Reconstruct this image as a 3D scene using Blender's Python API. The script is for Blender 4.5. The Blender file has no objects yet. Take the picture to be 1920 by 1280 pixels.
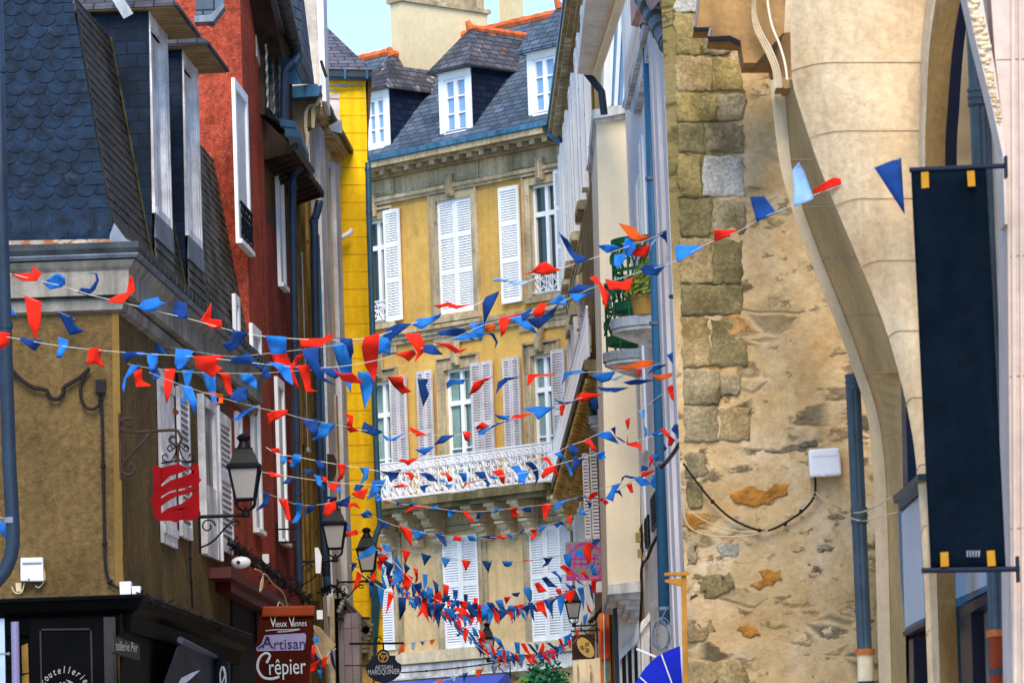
import bpy, bmesh, math, random
from mathutils import Vector, Matrix
random.seed(11)
SC = bpy.context.scene
COL = SC.collection
R_ = math.radians
# ------------------------------------------------------------------ camera model
FPX = 8000.0                       # focal length in pixels of the 1920 px wide photograph
PITCH = math.atan(938.0 / FPX)
ROLL = math.atan(0.036)
CAM = Vector((0, 0, 1.6))
cp, sp, cr, sr = math.cos(PITCH), math.sin(PITCH), math.cos(ROLL), math.sin(ROLL)
FWD = Vector((0, cp, sp)); R0 = Vector((1, 0, 0)); U0 = Vector((0, -sp, cp))
RGT = R0 * cr - U0 * sr
UPV = R0 * sr + U0 * cr
UP = Vector((0, 0, 1))
def ray(px, py): return FWD * FPX + RGT * (px - 960) - UPV * (py - 640)
def at(px, py, Y):                 # the point seen there at distance Y down the street
    d = ray(px, py); return CAM + d * (Y / d.y)
def atz(px, py, z):                # the point seen there at height z
    d = ray(px, py); return CAM + d * ((z - CAM.z) / d.z)
def heading(vx):                   # street direction whose lines run together at pixel column vx
    d = ray(vx, 1578 - 0.036 * (vx - 960)); d.z = 0; return d.normalized()
class Plane:
    """a vertical wall: u along it, z up, d out of it"""
    def __init__(s, p, u, flip=False):
        s.p = Vector((p.x, p.y, 0)); s.u = u.normalized()
        n = Vector((s.u.y, -s.u.x, 0))
        s.n = -n if flip else n
    def q(s, px, py, d=0.0):
        o = s.p + s.n * d; r = ray(px, py)
        return CAM + r * ((o - CAM).dot(s.n) / r.dot(s.n))
    def uz(s, px, py, d=0.0):
        w = s.q(px, py, d); return ((w - s.p).dot(s.u), w.z)
    def P(s, u, z, d=0.0):
        v = s.p + s.u * u + s.n * d; return Vector((v.x, v.y, z))
    def rect(s, x0, y0, x1, y1, d=0.0):
        xc, yc = (x0 + x1) / 2, (y0 + y1) / 2
        return s.uz(x0, yc, d)[0], s.uz(x1, yc, d)[0], s.uz(xc, y1, d)[1], s.uz(xc, y0, d)[1]
def facing(Y, vx=None):            # a wall that faces the camera at distance Y
    return Plane(Vector((0, Y, 0)), Vector((1, 0, 0)))
# ------------------------------------------------------------------ objects
OFF = {}
def setp(o, label=None, cat=None, group=None, kind=None):
    if label: o['label'] = label
    if cat: o['category'] = cat
    if group: o['group'] = group
    if kind: o['kind'] = kind
    return o
def thing(name, label, cat, loc, group=None):
    o = bpy.data.objects.new(name, None); COL.objects.link(o)
    o.location = loc; o.empty_display_size = .2
    OFF[o.name] = Vector(loc)
    return setp(o, label, cat, group)
def copy_thing(src, loc, label, scale=1.0, rz=0.0, group=None):
    c = src.copy(); COL.objects.link(c); c.location = loc; c.scale = (scale,) * 3; c.rotation_euler = (0, 0, rz)
    c['label'] = label
    if group: c['group'] = group
    for ch in list(src.children):
        d = ch.copy(); COL.objects.link(d); d.parent = c
        for g in list(ch.children):
            e = g.copy(); COL.objects.link(e); e.parent = d
    return c
class MB:
    def __init__(s): s.v = []; s.f = []
    def add(s, vs, fs):
        b = len(s.v); s.v += [Vector(x) for x in vs]; s.f += [tuple(i + b for i in f) for f in fs]; return s
    def poly(s, pts): return s.add(pts, [tuple(range(len(pts)))])
    def hexa(s, a, b):             # two quads, back and front
        n = len(a); fs = [tuple(range(n))[::-1], tuple(range(n, 2 * n))]
        for i in range(n):
            j = (i + 1) % n; fs.append((i, j, j + n, i + n))
        return s.add(list(a) + list(b), fs)
    def box(s, pl, u0, u1, z0, z1, d0, d1):
        P = pl.P
        return s.hexa([P(u0, z0, d0), P(u1, z0, d0), P(u1, z1, d0), P(u0, z1, d0)],
                      [P(u0, z0, d1), P(u1, z0, d1), P(u1, z1, d1), P(u0, z1, d1)])
    def pbox(s, pl, x0, y0, x1, y1, d0, d1):
        u0, u1, z0, z1 = pl.rect(x0, y0, x1, y1, d1)
        return s.box(pl, u0, u1, z0, z1, d0, d1)
    def slab(s, pl, pts, d0, d1):
        f = [pl.q(x, y, d1) for x, y in pts]; b = [w - pl.n * (d1 - d0) for w in f]
        return s.hexa(b, f)
    def wbox(s, x0, x1, y0, y1, z0, z1):
        return s.hexa([(x0, y0, z0), (x1, y0, z0), (x1, y1, z0), (x0, y1, z0)], [(x0, y0, z1), (x1, y0, z1), (x1, y1, z1), (x0, y1, z1)])
    def prism(s, foot, z0, z1):
        return s.hexa([Vector((p[0], p[1], z0)) for p in foot], [Vector((p[0], p[1], z1)) for p in foot])
    def tube(s, path, r, n=8, cap=True, r1=None):
        path = [Vector(p) for p in path]; m = len(path); vs = []; fs = []
        ref = None
        for i, p in enumerate(path):
            t = (path[min(i + 1, m - 1)] - path[max(i - 1, 0)])
            if t.length < 1e-9: t = Vector((0, 0, 1))
            t.normalize()
            if ref is None:
                ref = Vector((0, 0, 1)) if abs(t.z) < .9 else Vector((1, 0, 0))
            a = (ref - t * ref.dot(t))
            if a.length < 1e-6: a = t.orthogonal()
            a.normalize(); b = t.cross(a); ref = a
            rr = r if r1 is None else r + (r1 - r) * i / max(1, m - 1)
            for k in range(n):
                g = 2 * math.pi * k / n; vs.append(p + a * math.cos(g) * rr + b * math.sin(g) * rr)
        for i in range(m - 1):
            for k in range(n):
                k2 = (k + 1) % n; fs.append((i * n + k, i * n + k2, (i + 1) * n + k2, (i + 1) * n + k))
        if cap: fs += [tuple(range(n))[::-1], tuple((m - 1) * n + k for k in range(n))]
        return s.add(vs, fs)
    def lathe(s, c, prof, n=14, sq=False):     # prof: (radius, z); sq = four-sided
        vs = []; fs = []; c = Vector(c); m = len(prof)
        if sq: n = 4
        for r, z in prof:
            for k in range(n):
                g = 2 * math.pi * k / n + (math.pi / 4 if sq else 0); vs.append(c + Vector((math.cos(g) * r, math.sin(g) * r, z)))
        for i in range(m - 1):
            for k in range(n):
                k2 = (k + 1) % n; fs.append((i * n + k, i * n + k2, (i + 1) * n + k2, (i + 1) * n + k))
        fs += [tuple(range(n))[::-1], tuple((m - 1) * n + k for k in range(n))]
        return s.add(vs, fs)
    def ball(s, c, r, sub=2, sq=(1, 1, 1), jit=0):
        bm = bmesh.new(); bmesh.ops.create_icosphere(bm, subdivisions=sub, radius=1)
        vs = [Vector((v.co.x * sq[0], v.co.y * sq[1], v.co.z * sq[2])) * r * (1 + random.uniform(-jit, jit)) + Vector(c) for v in bm.verts]
        fs = [tuple(v.index for v in f.verts) for f in bm.faces]; bm.free()
        return s.add(vs, fs)
    def loft(s, A, B):
        n = len(A); return s.add(list(A) + list(B), [(i, i + 1, n + i + 1, n + i) for i in range(n - 1)])
    def text(s, txt, o, u, v, size, depth=.004, sx=1.0, arc=None, shear=0.0):
        """lettering on the plane (u, v) centred on o; arc = radius of a circle the words follow"""
        def one(t):
            cu = bpy.data.curves.new('t', 'FONT'); cu.body = t; cu.size = 1; cu.resolution_u = 3
            cu.align_x = 'CENTER'; cu.align_y = 'CENTER' if arc is None else 'BOTTOM_BASELINE'; cu.shear = shear
            ob = bpy.data.objects.new('t', cu); COL.objects.link(ob)
            dg = bpy.context.evaluated_depsgraph_get(); me = bpy.data.meshes.new_from_object(ob.evaluated_get(dg))
            vs = [w.co.copy() for w in me.vertices]; fs = [tuple(p.vertices) for p in me.polygons]
            bpy.data.objects.remove(ob); bpy.data.curves.remove(cu); bpy.data.meshes.remove(me)
            return vs, fs
        n = u.cross(v).normalized(); o = Vector(o)
        if arc is None:
            vs, fs = one(txt)
            s.add([o + u * (w.x * size * sx) + v * (w.y * size) + n * depth for w in vs], fs)
        else:
            tot = len(txt); step = size * .62 * sx / arc
            for i, ch in enumerate(txt):
                if ch == ' ': continue
                g = -(i - (tot - 1) / 2) * step
                uu = u * math.cos(g) + v * math.sin(g); vv = v * math.cos(g) - u * math.sin(g)
                vs, fs = one(ch); c = o + vv * arc
                s.add([c + uu * (w.x * size * sx) + vv * (w.y * size) + n * depth for w in vs], fs)
        return s
    def build(s, name, mat, parent=None, smooth=False, solid=0.0, bevel=0.0, keep=False, recalc=True):
        if not s.v: return None
        root = parent
        while root is not None and root.parent is not None: root = root.parent
        if root is not None: off = OFF[root.name]
        else:
            zs = min(w.z for w in s.v); off = Vector((sum(w.x for w in s.v) / len(s.v), sum(w.y for w in s.v) / len(s.v), zs))
        me = bpy.data.meshes.new(name); me.from_pydata([w - off for w in s.v], [], s.f)
        if recalc:
            bm = bmesh.new(); bm.from_mesh(me); bmesh.ops.recalc_face_normals(bm, faces=bm.faces); bm.to_mesh(me); bm.free()
        uv = me.uv_layers.new(name='UVMap')
        for p in me.polygons:
            n = p.normal; t = Vector((-n.y, n.x, 0))
            if t.length < 1e-3: t = Vector((1, 0, 0))
            t.normalize(); b = n.cross(t)
            for li in p.loop_indices:
                w = me.vertices[me.loops[li].vertex_index].co; uv.data[li].uv = (w.dot(t), w.dot(b))
        me.materials.append(mat)
        if smooth:
            for p in me.polygons: p.use_smooth = True
        o = bpy.data.objects.new(name, me); COL.objects.link(o)
        if parent is None: o.location = off; OFF[o.name] = off
        else: o.parent = parent
        if solid:
            m = o.modifiers.new('s', 'SOLIDIFY'); m.thickness = solid; m.offset = 0
        if bevel:
            m = o.modifiers.new('b', 'BEVEL'); m.width = bevel; m.segments = 2; m.limit_method = 'ANGLE'
        return o
def pathz(pl, pts, d=0.0): return [pl.q(x, y, d) for x, y in pts]
def smoothpath(pts, k=5):
    """Catmull-Rom through points"""
    P = [Vector(p) for p in pts]
    if len(P) < 3: return P
    out = []
    for i in range(len(P) - 1):
        p0 = P[max(i - 1, 0)]; p1 = P[i]; p2 = P[i + 1]; p3 = P[min(i + 2, len(P) - 1)]
        for j in range(k):
            t = j / k
            out.append(.5 * ((2 * p1) + (p2 - p0) * t + (2 * p0 - 5 * p1 + 4 * p2 - p3) * t * t + (3 * p1 - p0 - 3 * p2 + p3) * t ** 3))
    out.append(P[-1]); return out
def volute(c, u, v, r0, r1, a0, a1, n=22):
    """spiral about c in plane (u, v)"""
    return [c + (u * math.cos(a0 + (a1 - a0) * i / n) + v * math.sin(a0 + (a1 - a0) * i / n)) * (r0 + (r1 - r0) * i / n) for i in range(n + 1)]
# ------------------------------------------------------------------ materials
def lin(r, g, b):
    f = lambda c: (c / 255 / 12.92) if c / 255 <= .04045 else ((c / 255 + .055) / 1.055) ** 2.4
    return (f(r), f(g), f(b))
MATS = {}
def mat(name, col, rough=.8, var=.25, vs=2.5, col2=None, bump=.0, bs=60., brick=None, metal=0., spec=.12, streak=0., fine=.12, clump=None, alpha=None, sheen=0., spots=None):
    if name in MATS: return MATS[name]
    m = bpy.data.materials.new(name); m.use_nodes = True; MATS[name] = m
    nt = m.node_tree; N = nt.nodes; L = nt.links
    bs_ = N['Principled BSDF']; bs_.inputs['Roughness'].default_value = rough; bs_.inputs['Metallic'].default_value = metal
    bs_.inputs['Specular IOR Level'].default_value = spec
    if sheen: bs_.inputs['Sheen Weight'].default_value = sheen
    tc = N.new('ShaderNodeTexCoord')
    def noise(scale, detail=6, rough_=.6, src=None, sc3=None):
        n = N.new('ShaderNodeTexNoise'); n.inputs['Scale'].default_value = scale; n.inputs['Detail'].default_value = detail; n.inputs['Roughness'].default_value = rough_
        if sc3:
            mp = N.new('ShaderNodeMapping'); mp.inputs['Scale'].default_value = sc3; L.new(tc.outputs['Object'], mp.inputs['Vector']); L.new(mp.outputs[0], n.inputs['Vector'])
        else: L.new(src or tc.outputs['Object'], n.inputs['Vector'])
        return n
    def ramp(fac, a, b, p0=.35, p1=.65):
        r = N.new('ShaderNodeValToRGB'); r.color_ramp.elements[0].position = p0; r.color_ramp.elements[1].position = p1
        r.color_ramp.elements[0].color = (*a, 1); r.color_ramp.elements[1].color = (*b, 1); L.new(fac, r.inputs[0]); return r.outputs[0]
    def mix(fac, a, b, mode='MIX', f=1.0):
        x = N.new('ShaderNodeMix'); x.data_type = 'RGBA'; x.blend_type = mode
        if fac is None: x.inputs[0].default_value = f
        else: L.new(fac, x.inputs[0])
        for k, w in ((6, a), (7, b)):
            if isinstance(w, tuple): x.inputs[k].default_value = (*w, 1)
            else: L.new(w, x.inputs[k])
        return x.outputs[2]
    lo = tuple(c * (1 - var) for c in col); hi = col2 if col2 else tuple(min(1, c * (1 + var)) for c in col)
    c = ramp(noise(vs).outputs[0], lo, hi)
    if fine:
        g = ramp(noise(vs * 14, 3).outputs[0], (1 - fine,) * 3, (1 + fine * .6,) * 3, .3, .7); c = mix(None, c, g, 'MULTIPLY')
    if streak:
        g = ramp(noise(1, 5, .6, sc3=(5, 5, .35)).outputs[0], (1 - streak,) * 3, (1, 1, 1), .35, .6); c = mix(None, c, g, 'MULTIPLY')
    if spots:                      # (colour, scale, threshold)
        sc_, ss, th = spots; r = ramp(noise(ss, 8, .7).outputs[0], (0, 0, 0), (1, 1, 1), th, th + .04); c = mix(r, c, sc_)
    hb = None
    if brick:                      # (width, height, joint colour, joint size, tone variation, offset)
        bw, bh, jc, js, tv, of = brick
        b = N.new('ShaderNodeTexBrick'); L.new(tc.outputs['UV'], b.inputs['Vector'])
        b.inputs['Scale'].default_value = 1; b.inputs['Brick Width'].default_value = bw; b.inputs['Row Height'].default_value = bh
        b.inputs['Mortar Size'].default_value = js; b.inputs['Mortar Smooth'].default_value = .1; b.offset = of
        b.inputs['Color1'].default_value = (1 - tv,) * 3 + (1,); b.inputs['Color2'].default_value = (1 + tv,) * 3 + (1,); b.inputs['Mortar'].default_value = (1, 1, 1, 1)
        c = mix(None, c, b.outputs['Color'], 'MULTIPLY'); c = mix(b.outputs['Fac'], c, jc)
        iv = N.new('ShaderNodeMath'); iv.operation = 'SUBTRACT'; iv.inputs[0].default_value = 1; L.new(b.outputs['Fac'], iv.inputs[1]); hb = iv.outputs[0]
    L.new(c, bs_.inputs['Base Color'])
    nrm = None
    if bump:
        bp = N.new('ShaderNodeBump'); bp.inputs['Strength'].default_value = bump; bp.inputs['Distance'].default_value = .02
        L.new(noise(bs, 4).outputs[0], bp.inputs['Height']); nrm = bp.outputs[0]
    if hb:
        bp = N.new('ShaderNodeBump'); bp.inputs['Strength'].default_value = .6; bp.inputs['Distance'].default_value = .01
        L.new(hb, bp.inputs['Height'])
        if nrm: L.new(nrm, bp.inputs['Normal'])
        nrm = bp.outputs[0]
    if nrm: L.new(nrm, bs_.inputs['Normal'])
    if alpha is not None: bs_.inputs['Alpha'].default_value = alpha
    return m
def glass(name, tint, rough=.08, trans=.0):
    if name in MATS: return MATS[name]
    m = bpy.data.materials.new(name); m.use_nodes = True; MATS[name] = m
    b = m.node_tree.nodes['Principled BSDF']; b.inputs['Base Color'].default_value = (*tint, 1); b.inputs['Roughness'].default_value = rough
    b.inputs['Specular IOR Level'].default_value = .6; b.inputs['Transmission Weight'].default_value = trans
    return m
# ------------------------------------------------------------------ camera, sky, sun
cd = bpy.data.cameras.new('camera'); co = bpy.data.objects.new('camera', cd); COL.objects.link(co)
cd.sensor_width = 36; cd.lens = FPX / 1920 * 36; cd.clip_start = .5; cd.clip_end = 5000
cd.dof.use_dof = True; cd.dof.focus_distance = 60; cd.dof.aperture_fstop = 6.5
M4 = Matrix((RGT, UPV, -FWD)).transposed().to_4x4(); M4.translation = CAM
co.matrix_world = M4; SC.camera = co
SUN_EL, SUN_AZ = R_(47), R_(179)       # azimuth measured clockwise from +Y
W = bpy.data.worlds.new('World'); SC.world = W; W.use_nodes = True
wn = W.node_tree; bg = wn.nodes['Background']
sky = wn.nodes.new('ShaderNodeTexSky'); sky.sky_type = 'NISHITA'; sky.sun_disc = False
sky.sun_elevation = SUN_EL; sky.sun_rotation = SUN_AZ; sky.air_density = .7; sky.dust_density = 0; sky.ozone_density = 2.2
tint = wn.nodes.new('ShaderNodeMix'); tint.data_type = 'RGBA'; tint.blend_type = 'MULTIPLY'; tint.inputs[0].default_value = 1; tint.inputs[7].default_value = (.84, .95, 1.0, 1)
wn.links.new(sky.outputs[0], tint.inputs[6]); wn.links.new(tint.outputs[2], bg.inputs[0]); bg.inputs[1].default_value = .138
sl = bpy.data.lights.new('sun', 'SUN'); so = bpy.data.objects.new('sun', sl); COL.objects.link(so)
sl.energy = 2.0; sl.angle = R_(35); sl.color = (1, .89, .70)
sd = Vector((math.sin(SUN_AZ) * math.cos(SUN_EL), math.cos(SUN_AZ) * math.cos(SUN_EL), math.sin(SUN_EL)))
so.rotation_euler = sd.to_track_quat('Z', 'Y').to_euler(); so.location = (0, -20, 40)
vs_ = SC.view_settings; vs_.view_transform = 'Standard'; vs_.look = 'None'; vs_.gamma = 1; vs_.use_curve_mapping = False; vs_.exposure = 1.47
# ------------------------------------------------------------------ materials
m_ochre = mat('ochre_roughcast', (.150,.096,.038), .92, .25, .9, bump=1.0, bs=26, streak=.16, fine=.36, spots=((.080, .052, .024), 1.3, .60))
m_ochre_s = mat('ochre_smooth_band', (.21,.125,.035), .9, .15, 1.2, bump=.2, bs=30, streak=.25)
m_slate_b = mat('blue_slate', (.005,.018,.043), .6, .55, 6, bump=.35, bs=25, spec=.10, fine=.4, streak=.2, spots=((.014, .030, .050), 4.5, .60))
m_slate_d = mat('dark_cheek_slate', (.007,.016,.034), .65, .35, 3, brick=(.24, .16, (.006, .008, .014), .008, .25, .5), bump=.2)
m_slate_br = mat('weathered_brown_slate', (.040,.030,.023), .6, .45, 1.5, bump=.4, bs=30, spec=.2, fine=.3, spots=((.12, .11, .07), 9, .64))
m_slate_far = mat('grey_slate_roof', (.085,.115,.165), .5, .3, 1.2, brick=(.30, .15, (.02, .025, .035), .012, .3, .5), bump=.25, spots=((.16, .16, .15), 5, .62))
m_slate_lich = mat('lichen_slate_roof', (.085, .085, .10), .6, .35, 1.5, brick=(.26, .14, (.02, .022, .03), .012, .3, .5), bump=.3, spots=((.42, .17, .05), 1.7, .60))
m_slate_pale = mat('pale_lichen_slate_roof', (.085, .08, .095), .6, .35, 1.5, brick=(.26, .14, (.02, .022, .03), .012, .3, .5), bump=.3, spots=((.34, .30, .26), 3.0, .56))
m_slate_navy = mat('navy_dormer_slate', (.010, .018, .040), .5, .3, 2, brick=(.24, .13, (.004, .006, .014), .010, .3, .5), bump=.2, spots=((.09, .10, .13), 8, .72))
m_ridge = mat('orange_ridge_tile', (.62, .14, .045), .75, .3, 5, bump=.3, bs=40)
m_zinc = mat('zinc_lead', (.20, .23, .29), .5, .25, 2.2, metal=.3, bump=.1, streak=.3)
m_zinc_d = mat('dark_zinc_gutter', (.055, .065, .075), .5, .3, 3, metal=.3, streak=.3)
m_zinc_b = mat('blue_zinc', (.055, .16, .27), .5, .25, 2.5, metal=.2, streak=.2)
m_pipe_d = mat('slate_blue_pipe', (.020,.036,.066), .42, .25, 1.5, spec=.22, streak=.25)
m_pipe_b = mat('blue_pipe', (.035,.135,.25), .42, .18, 1.2, spec=.22, streak=.2)
m_moss = mat('mossy_lead', (.050,.050,.020), .9, .5, 6, bump=.5)
m_oldwood = mat('weathered_white_wood', (.74,.71,.72), .8, .28, 2.5, bump=.3, bs=50, streak=.30, spots=((.24, .15, .09), 4.5, .72))
m_soffit = mat('brown_board_soffit', (.34, .22, .10), .8, .25, 3, brick=(6, .10, (.04, .03, .02), .008, .15, .5))
m_fascia = mat('dirty_white_fascia', (.30,.275,.24), .75, .25, 1.2, bump=.2, streak=.45, spots=((.16, .12, .09), 4, .70))
m_rust = mat('rusty_flashing', (.40, .30, .22), .7, .3, 3, col2=(.55, .50, .45), spots=((.33, .12, .04), 5, .50))
m_red = mat('red_roughcast', (.36,.062,.034), .9, .25, 1.0, bump=1.0, bs=30, fine=.45, streak=.22, spots=((.56, .20, .13), 34, .60))
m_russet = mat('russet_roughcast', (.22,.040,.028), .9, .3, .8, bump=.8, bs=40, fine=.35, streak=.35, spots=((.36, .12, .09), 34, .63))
m_russet_shade = mat('eave_shaded_russet', (.10,.055,.025), .9, .3, 1.5, bump=.5, bs=40, streak=.35)
m_white = mat('white_paint', (.84,.85,.87), .6, .05, 2, fine=.03, streak=.08)
m_shut = mat('white_shutter_paint', (.86,.87,.90), .6, .05, 2.5, fine=.06, streak=.16)
m_shut_grey = mat('chalky_grey_shutter_paint', (.60, .56, .58), .75, .15, 2.5, fine=.1, streak=.28)
m_darkgap = mat('shadow_dark_opening', (.012, .012, .016), .8, .2, 3)
m_timber = mat('ochre_timber', (.25, .145, .035), .85, .35, 1.4, bump=.4, bs=30, streak=.4, spots=((.10, .055, .02), 2.2, .60))
m_darkwood = mat('dark_brown_wood', (.045, .026, .018), .75, .4, 3, bump=.3, streak=.35)
m_cream = mat('cream_grey_render', (.66,.58,.50), .9, .22, .9, bump=.35, bs=30, streak=.38)
m_cream_y = mat('cream_cornice_stone', (.58, .45, .27), .9, .22, 1.5, bump=.35, bs=30, streak=.25)
m_greyst = mat('grey_white_pilaster', (.62,.60,.62), .9, .22, 1.0, bump=.4, bs=30, streak=.4)
m_yel = mat('bright_yellow_render', (.93,.535,.012), .85, .12, .8, bump=.25, bs=30, streak=.22, fine=.10, spots=((.74, .42, .010), 1.6, .66))
m_plast = mat('golden_plaster', (.64,.38,.10), .9, .16, .5, bump=.2, bs=30, streak=.14, spots=((.46, .26, .07), .8, .62))
m_beige = mat('beige_plaster', (.66,.47,.245), .9, .16, .45, bump=.2, bs=30, streak=.18, spots=((.62, .52, .36), .9, .60))
m_stone = mat('weathered_limestone', (.50,.395,.25), .9, .3, 1.1, bump=.4, bs=25, streak=.42, fine=.2, spots=((.20, .16, .10), 2.6, .63))
m_stone_l = mat('pale_limestone', (.66,.54,.36), .9, .2, 1.0, bump=.3, bs=25, streak=.25, fine=.15)
m_stone_g = mat('golden_stone', (.58,.36,.10), .9, .35, 1.5, bump=.4, bs=25, streak=.35)
m_stone_dk = mat('mossy_stone_slab', (.20, .17, .085), .9, .45, 1.4, bump=.5, bs=25, streak=.5)
m_chim = mat('chimney_render', (.66, .54, .33), .9, .10, .6, bump=.25, bs=20, fine=.08)
m_baycream = mat('pale_cream_render', (.92,.76,.53), .9, .07, .6, bump=.08, fine=.04, streak=.08)
m_baywhite = mat('off_white_render', (.88,.82,.75), .85, .10, .8, fine=.05, streak=.16)
m_lilac = mat('pale_lilac_render', (.66,.585,.57), .85, .10, .8, fine=.06, streak=.18)
m_ledge = mat('stained_white_ledge', (.74,.72,.70), .85, .25, 1.4, bump=.3, streak=.5)
m_conc = mat('grey_concrete', (.36, .34, .32), .9, .3, 2.0, bump=.3, streak=.4)
m_rail = mat('white_iron', (.78, .78, .82), .5, .06, 4, streak=.1)
m_iron = mat('black_iron', (.006,.006,.010), .5, .3, 5, spec=.12)
m_iron_br = mat('rust_brown_iron', (.045, .026, .024), .6, .35, 5)
m_green = mat('green_iron', (.008,.080,.030), .45, .3, 3, spec=.22)
m_black = mat('black_shop_paint', (.0018,.0018,.0022), .55, .35, 2.0, spec=.035, bump=.08)
m_darkgrey = mat('dark_grey_paint', (.030,.027,.030), .5, .2, 2)
m_wine = mat('wine_red_paint', (.085,.005,.007), .42, .3, 2, spec=.25, streak=.3)
m_signred = mat('sign_red', (.20,.002,.004), .6, .15, 3, spec=.05, streak=.12)
m_pot = mat('terracotta_red', (.040,.004,.001), .6, .35, 1.4, spec=.05)
m_pot_rim = mat('terracotta_rim', (.20,.030,.005), .5, .25, 2)
m_lav = mat('lavender_panel', (.22,.20,.36), .5, .1, 2)
m_silver = mat('pale_letter_paint', (.42,.46,.52), .5, .1, 3)
m_ink = mat('dark_letter_paint', (.03, .02, .05), .5, .1, 3)
m_navy = mat('navy_sign_paint', (.004,.006,.022), .4, .2, 3, spec=.22)
m_magenta = mat('magenta_sign', (.52, .03, .24), .5, .15, 3)
m_signgrey = mat('grey_sign_face', (.22,.20,.22), .5, .15, 3)
m_maroon = mat('dark_maroon_sign', (.055, .016, .012), .5, .2, 3)
m_gold = mat('gold_sign_paint', (.62, .40, .11), .5, .12, 3)
m_orange = mat('orange_shop_paint', (.72, .17, .035), .55, .3, 2.2)
m_och_iron = mat('ochre_steel', (.42, .18, .018), .5, .25, 2, spec=.2)
m_awn = mat('royal_blue_canvas', (.008, .020, .42), .75, .18, 2, bump=.1, bs=200)
m_bluefab = mat('blue_awning_canvas', (.06, .09, .42), .7, .15, 2)
m_plas = mat('white_plastic', (.72, .71, .76), .4, .05, 2, spec=.22, fine=.03)
m_cable = mat('black_cable', (.014, .012, .014), .5, .2, 5)
m_cable_w = mat('cream_cable', (.56, .46, .28), .5, .1, 5)
m_cable_g = mat('grey_cable', (.22, .26, .33), .5, .1, 5)
m_wallst = mat('lime_render_rubble', (.46,.285,.12), .95, .25, 1.4, col2=(.64, .49, .34), bump=1.0, bs=9, fine=.3, spots=((.30, .185, .07), 1.5, .63))
m_quoin = [mat('quoin_stone_' + n, c, .95, .4, 2.2, col2=c2, bump=1.0, bs=16, fine=.4, streak=.15, spots=sp_) for n, c, c2, sp_ in (
    ('mossy', (.20, .150, .055), (.42, .31, .12), ((.40, .33, .20), 3.5, .58)), ('grey', (.21, .16, .085), (.42, .33, .20), ((.12, .10, .035), 3, .58)), ('tan', (.38, .25, .10), (.46, .34, .18), ((.17, .13, .05), 3, .58)),
    ('dark', (.17, .135, .06), (.30, .235, .11), ((.34, .25, .10), 4, .60)), ('pale', (.44, .38, .30), (.56, .52, .46), ((.22, .17, .11), 4, .60)))]
m_brickor = mat('orange_brick', (.38,.165,.035), .95, .35, 7, bump=1.0, bs=22, fine=.3)
m_dkrub = mat('grey_rubble', (.20, .165, .12), .95, .4, 5, bump=1.0, bs=20, fine=.3)
m_tanrub = mat('tan_rubble', (.40, .27, .12), .95, .3, 5, bump=1.0, bs=16, fine=.3)
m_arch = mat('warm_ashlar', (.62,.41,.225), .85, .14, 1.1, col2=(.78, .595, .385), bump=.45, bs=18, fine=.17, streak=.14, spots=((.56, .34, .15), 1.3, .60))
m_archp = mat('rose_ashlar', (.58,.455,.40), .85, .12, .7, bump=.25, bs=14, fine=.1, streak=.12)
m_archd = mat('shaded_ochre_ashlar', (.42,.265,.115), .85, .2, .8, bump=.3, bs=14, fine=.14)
m_joint = mat('stone_joint', (.40,.27,.16), .95, .3, 6)
m_banner = mat('navy_banner_fabric', (.0026,.0065,.0125), .8, .25, 2.5, bump=.1, bs=120, spots=((.003, .005, .010), 6, .56), spec=.02)
m_tape = mat('orange_tape', (.42,.19,.010), .6, .1, 4)
m_glassd = glass('dark_window_glass', (.02, .04, .04), .06)
m_glasst = glass('teal_curtain_glass', (.045, .13, .12), .12)
m_glassb = glass('sky_blue_glass', (.20, .34, .55), .10)
m_glassp = glass('pale_panel_glass', (.38, .48, .62), .25)
m_glassl = glass('lantern_glass', (.45, .43, .42), .12, .35)
m_curt = mat('olive_curtain', (.20, .19, .05), .9, .2, 3)
m_red_f = mat('red_bunting_cloth', (.92, .026, .008), .75, .16, 7, fine=.10, sheen=.1)
m_or_f = mat('orange_bunting_cloth', (.92, .13, .012), .75, .16, 7, fine=.10, sheen=.1)
m_blu_f = mat('azure_bunting_cloth', (.022, .22, .72), .75, .16, 7, fine=.10, sheen=.1)
m_nav_f = mat('navy_bunting_cloth', (.010, .060, .27), .75, .16, 7, fine=.10, sheen=.1)
m_pal_f = mat('pale_blue_bunting_cloth', (.30, .52, .86), .75, .16, 7, fine=.10, sheen=.1)
m_cord = mat('white_cord', (.72, .70, .62), .8, .1, 6)
m_leaf = [mat('leaf_' + n, c, .55, .3, 6, spec=.2) for n, c in (('green', (.03, .20, .035)), ('light_green', (.12, .38, .05)), ('blue_green', (.012, .13, .09)), ('teal', (.03, .24, .20)))]
m_hedge = mat('box_shrub_leaf', (.24,.28,.045), .7, .3, 8)
m_tpot = mat('ochre_plant_pot', (.34, .20, .05), .8, .2, 4)
m_dried = mat('dried_plant', (.25, .12, .10), .9, .4, 8)
m_street = mat('street_paving', (.50,.46,.40), .9, .2, 1, brick=(.3, .2, (.2, .18, .16), .01, .2, .5))
m_ground = mat('earth_ground', (.16, .15, .12), .95, .2, .2)
m_pipe_f = mat('grey_blue_cast_iron', (.050, .078, .105), .45, .3, 3, spec=.25, streak=.35)
m_rib = mat('pale_cream_ashlar', (.80, .68, .50), .85, .10, .9, bump=.25, bs=14, fine=.08, streak=.12)
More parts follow.
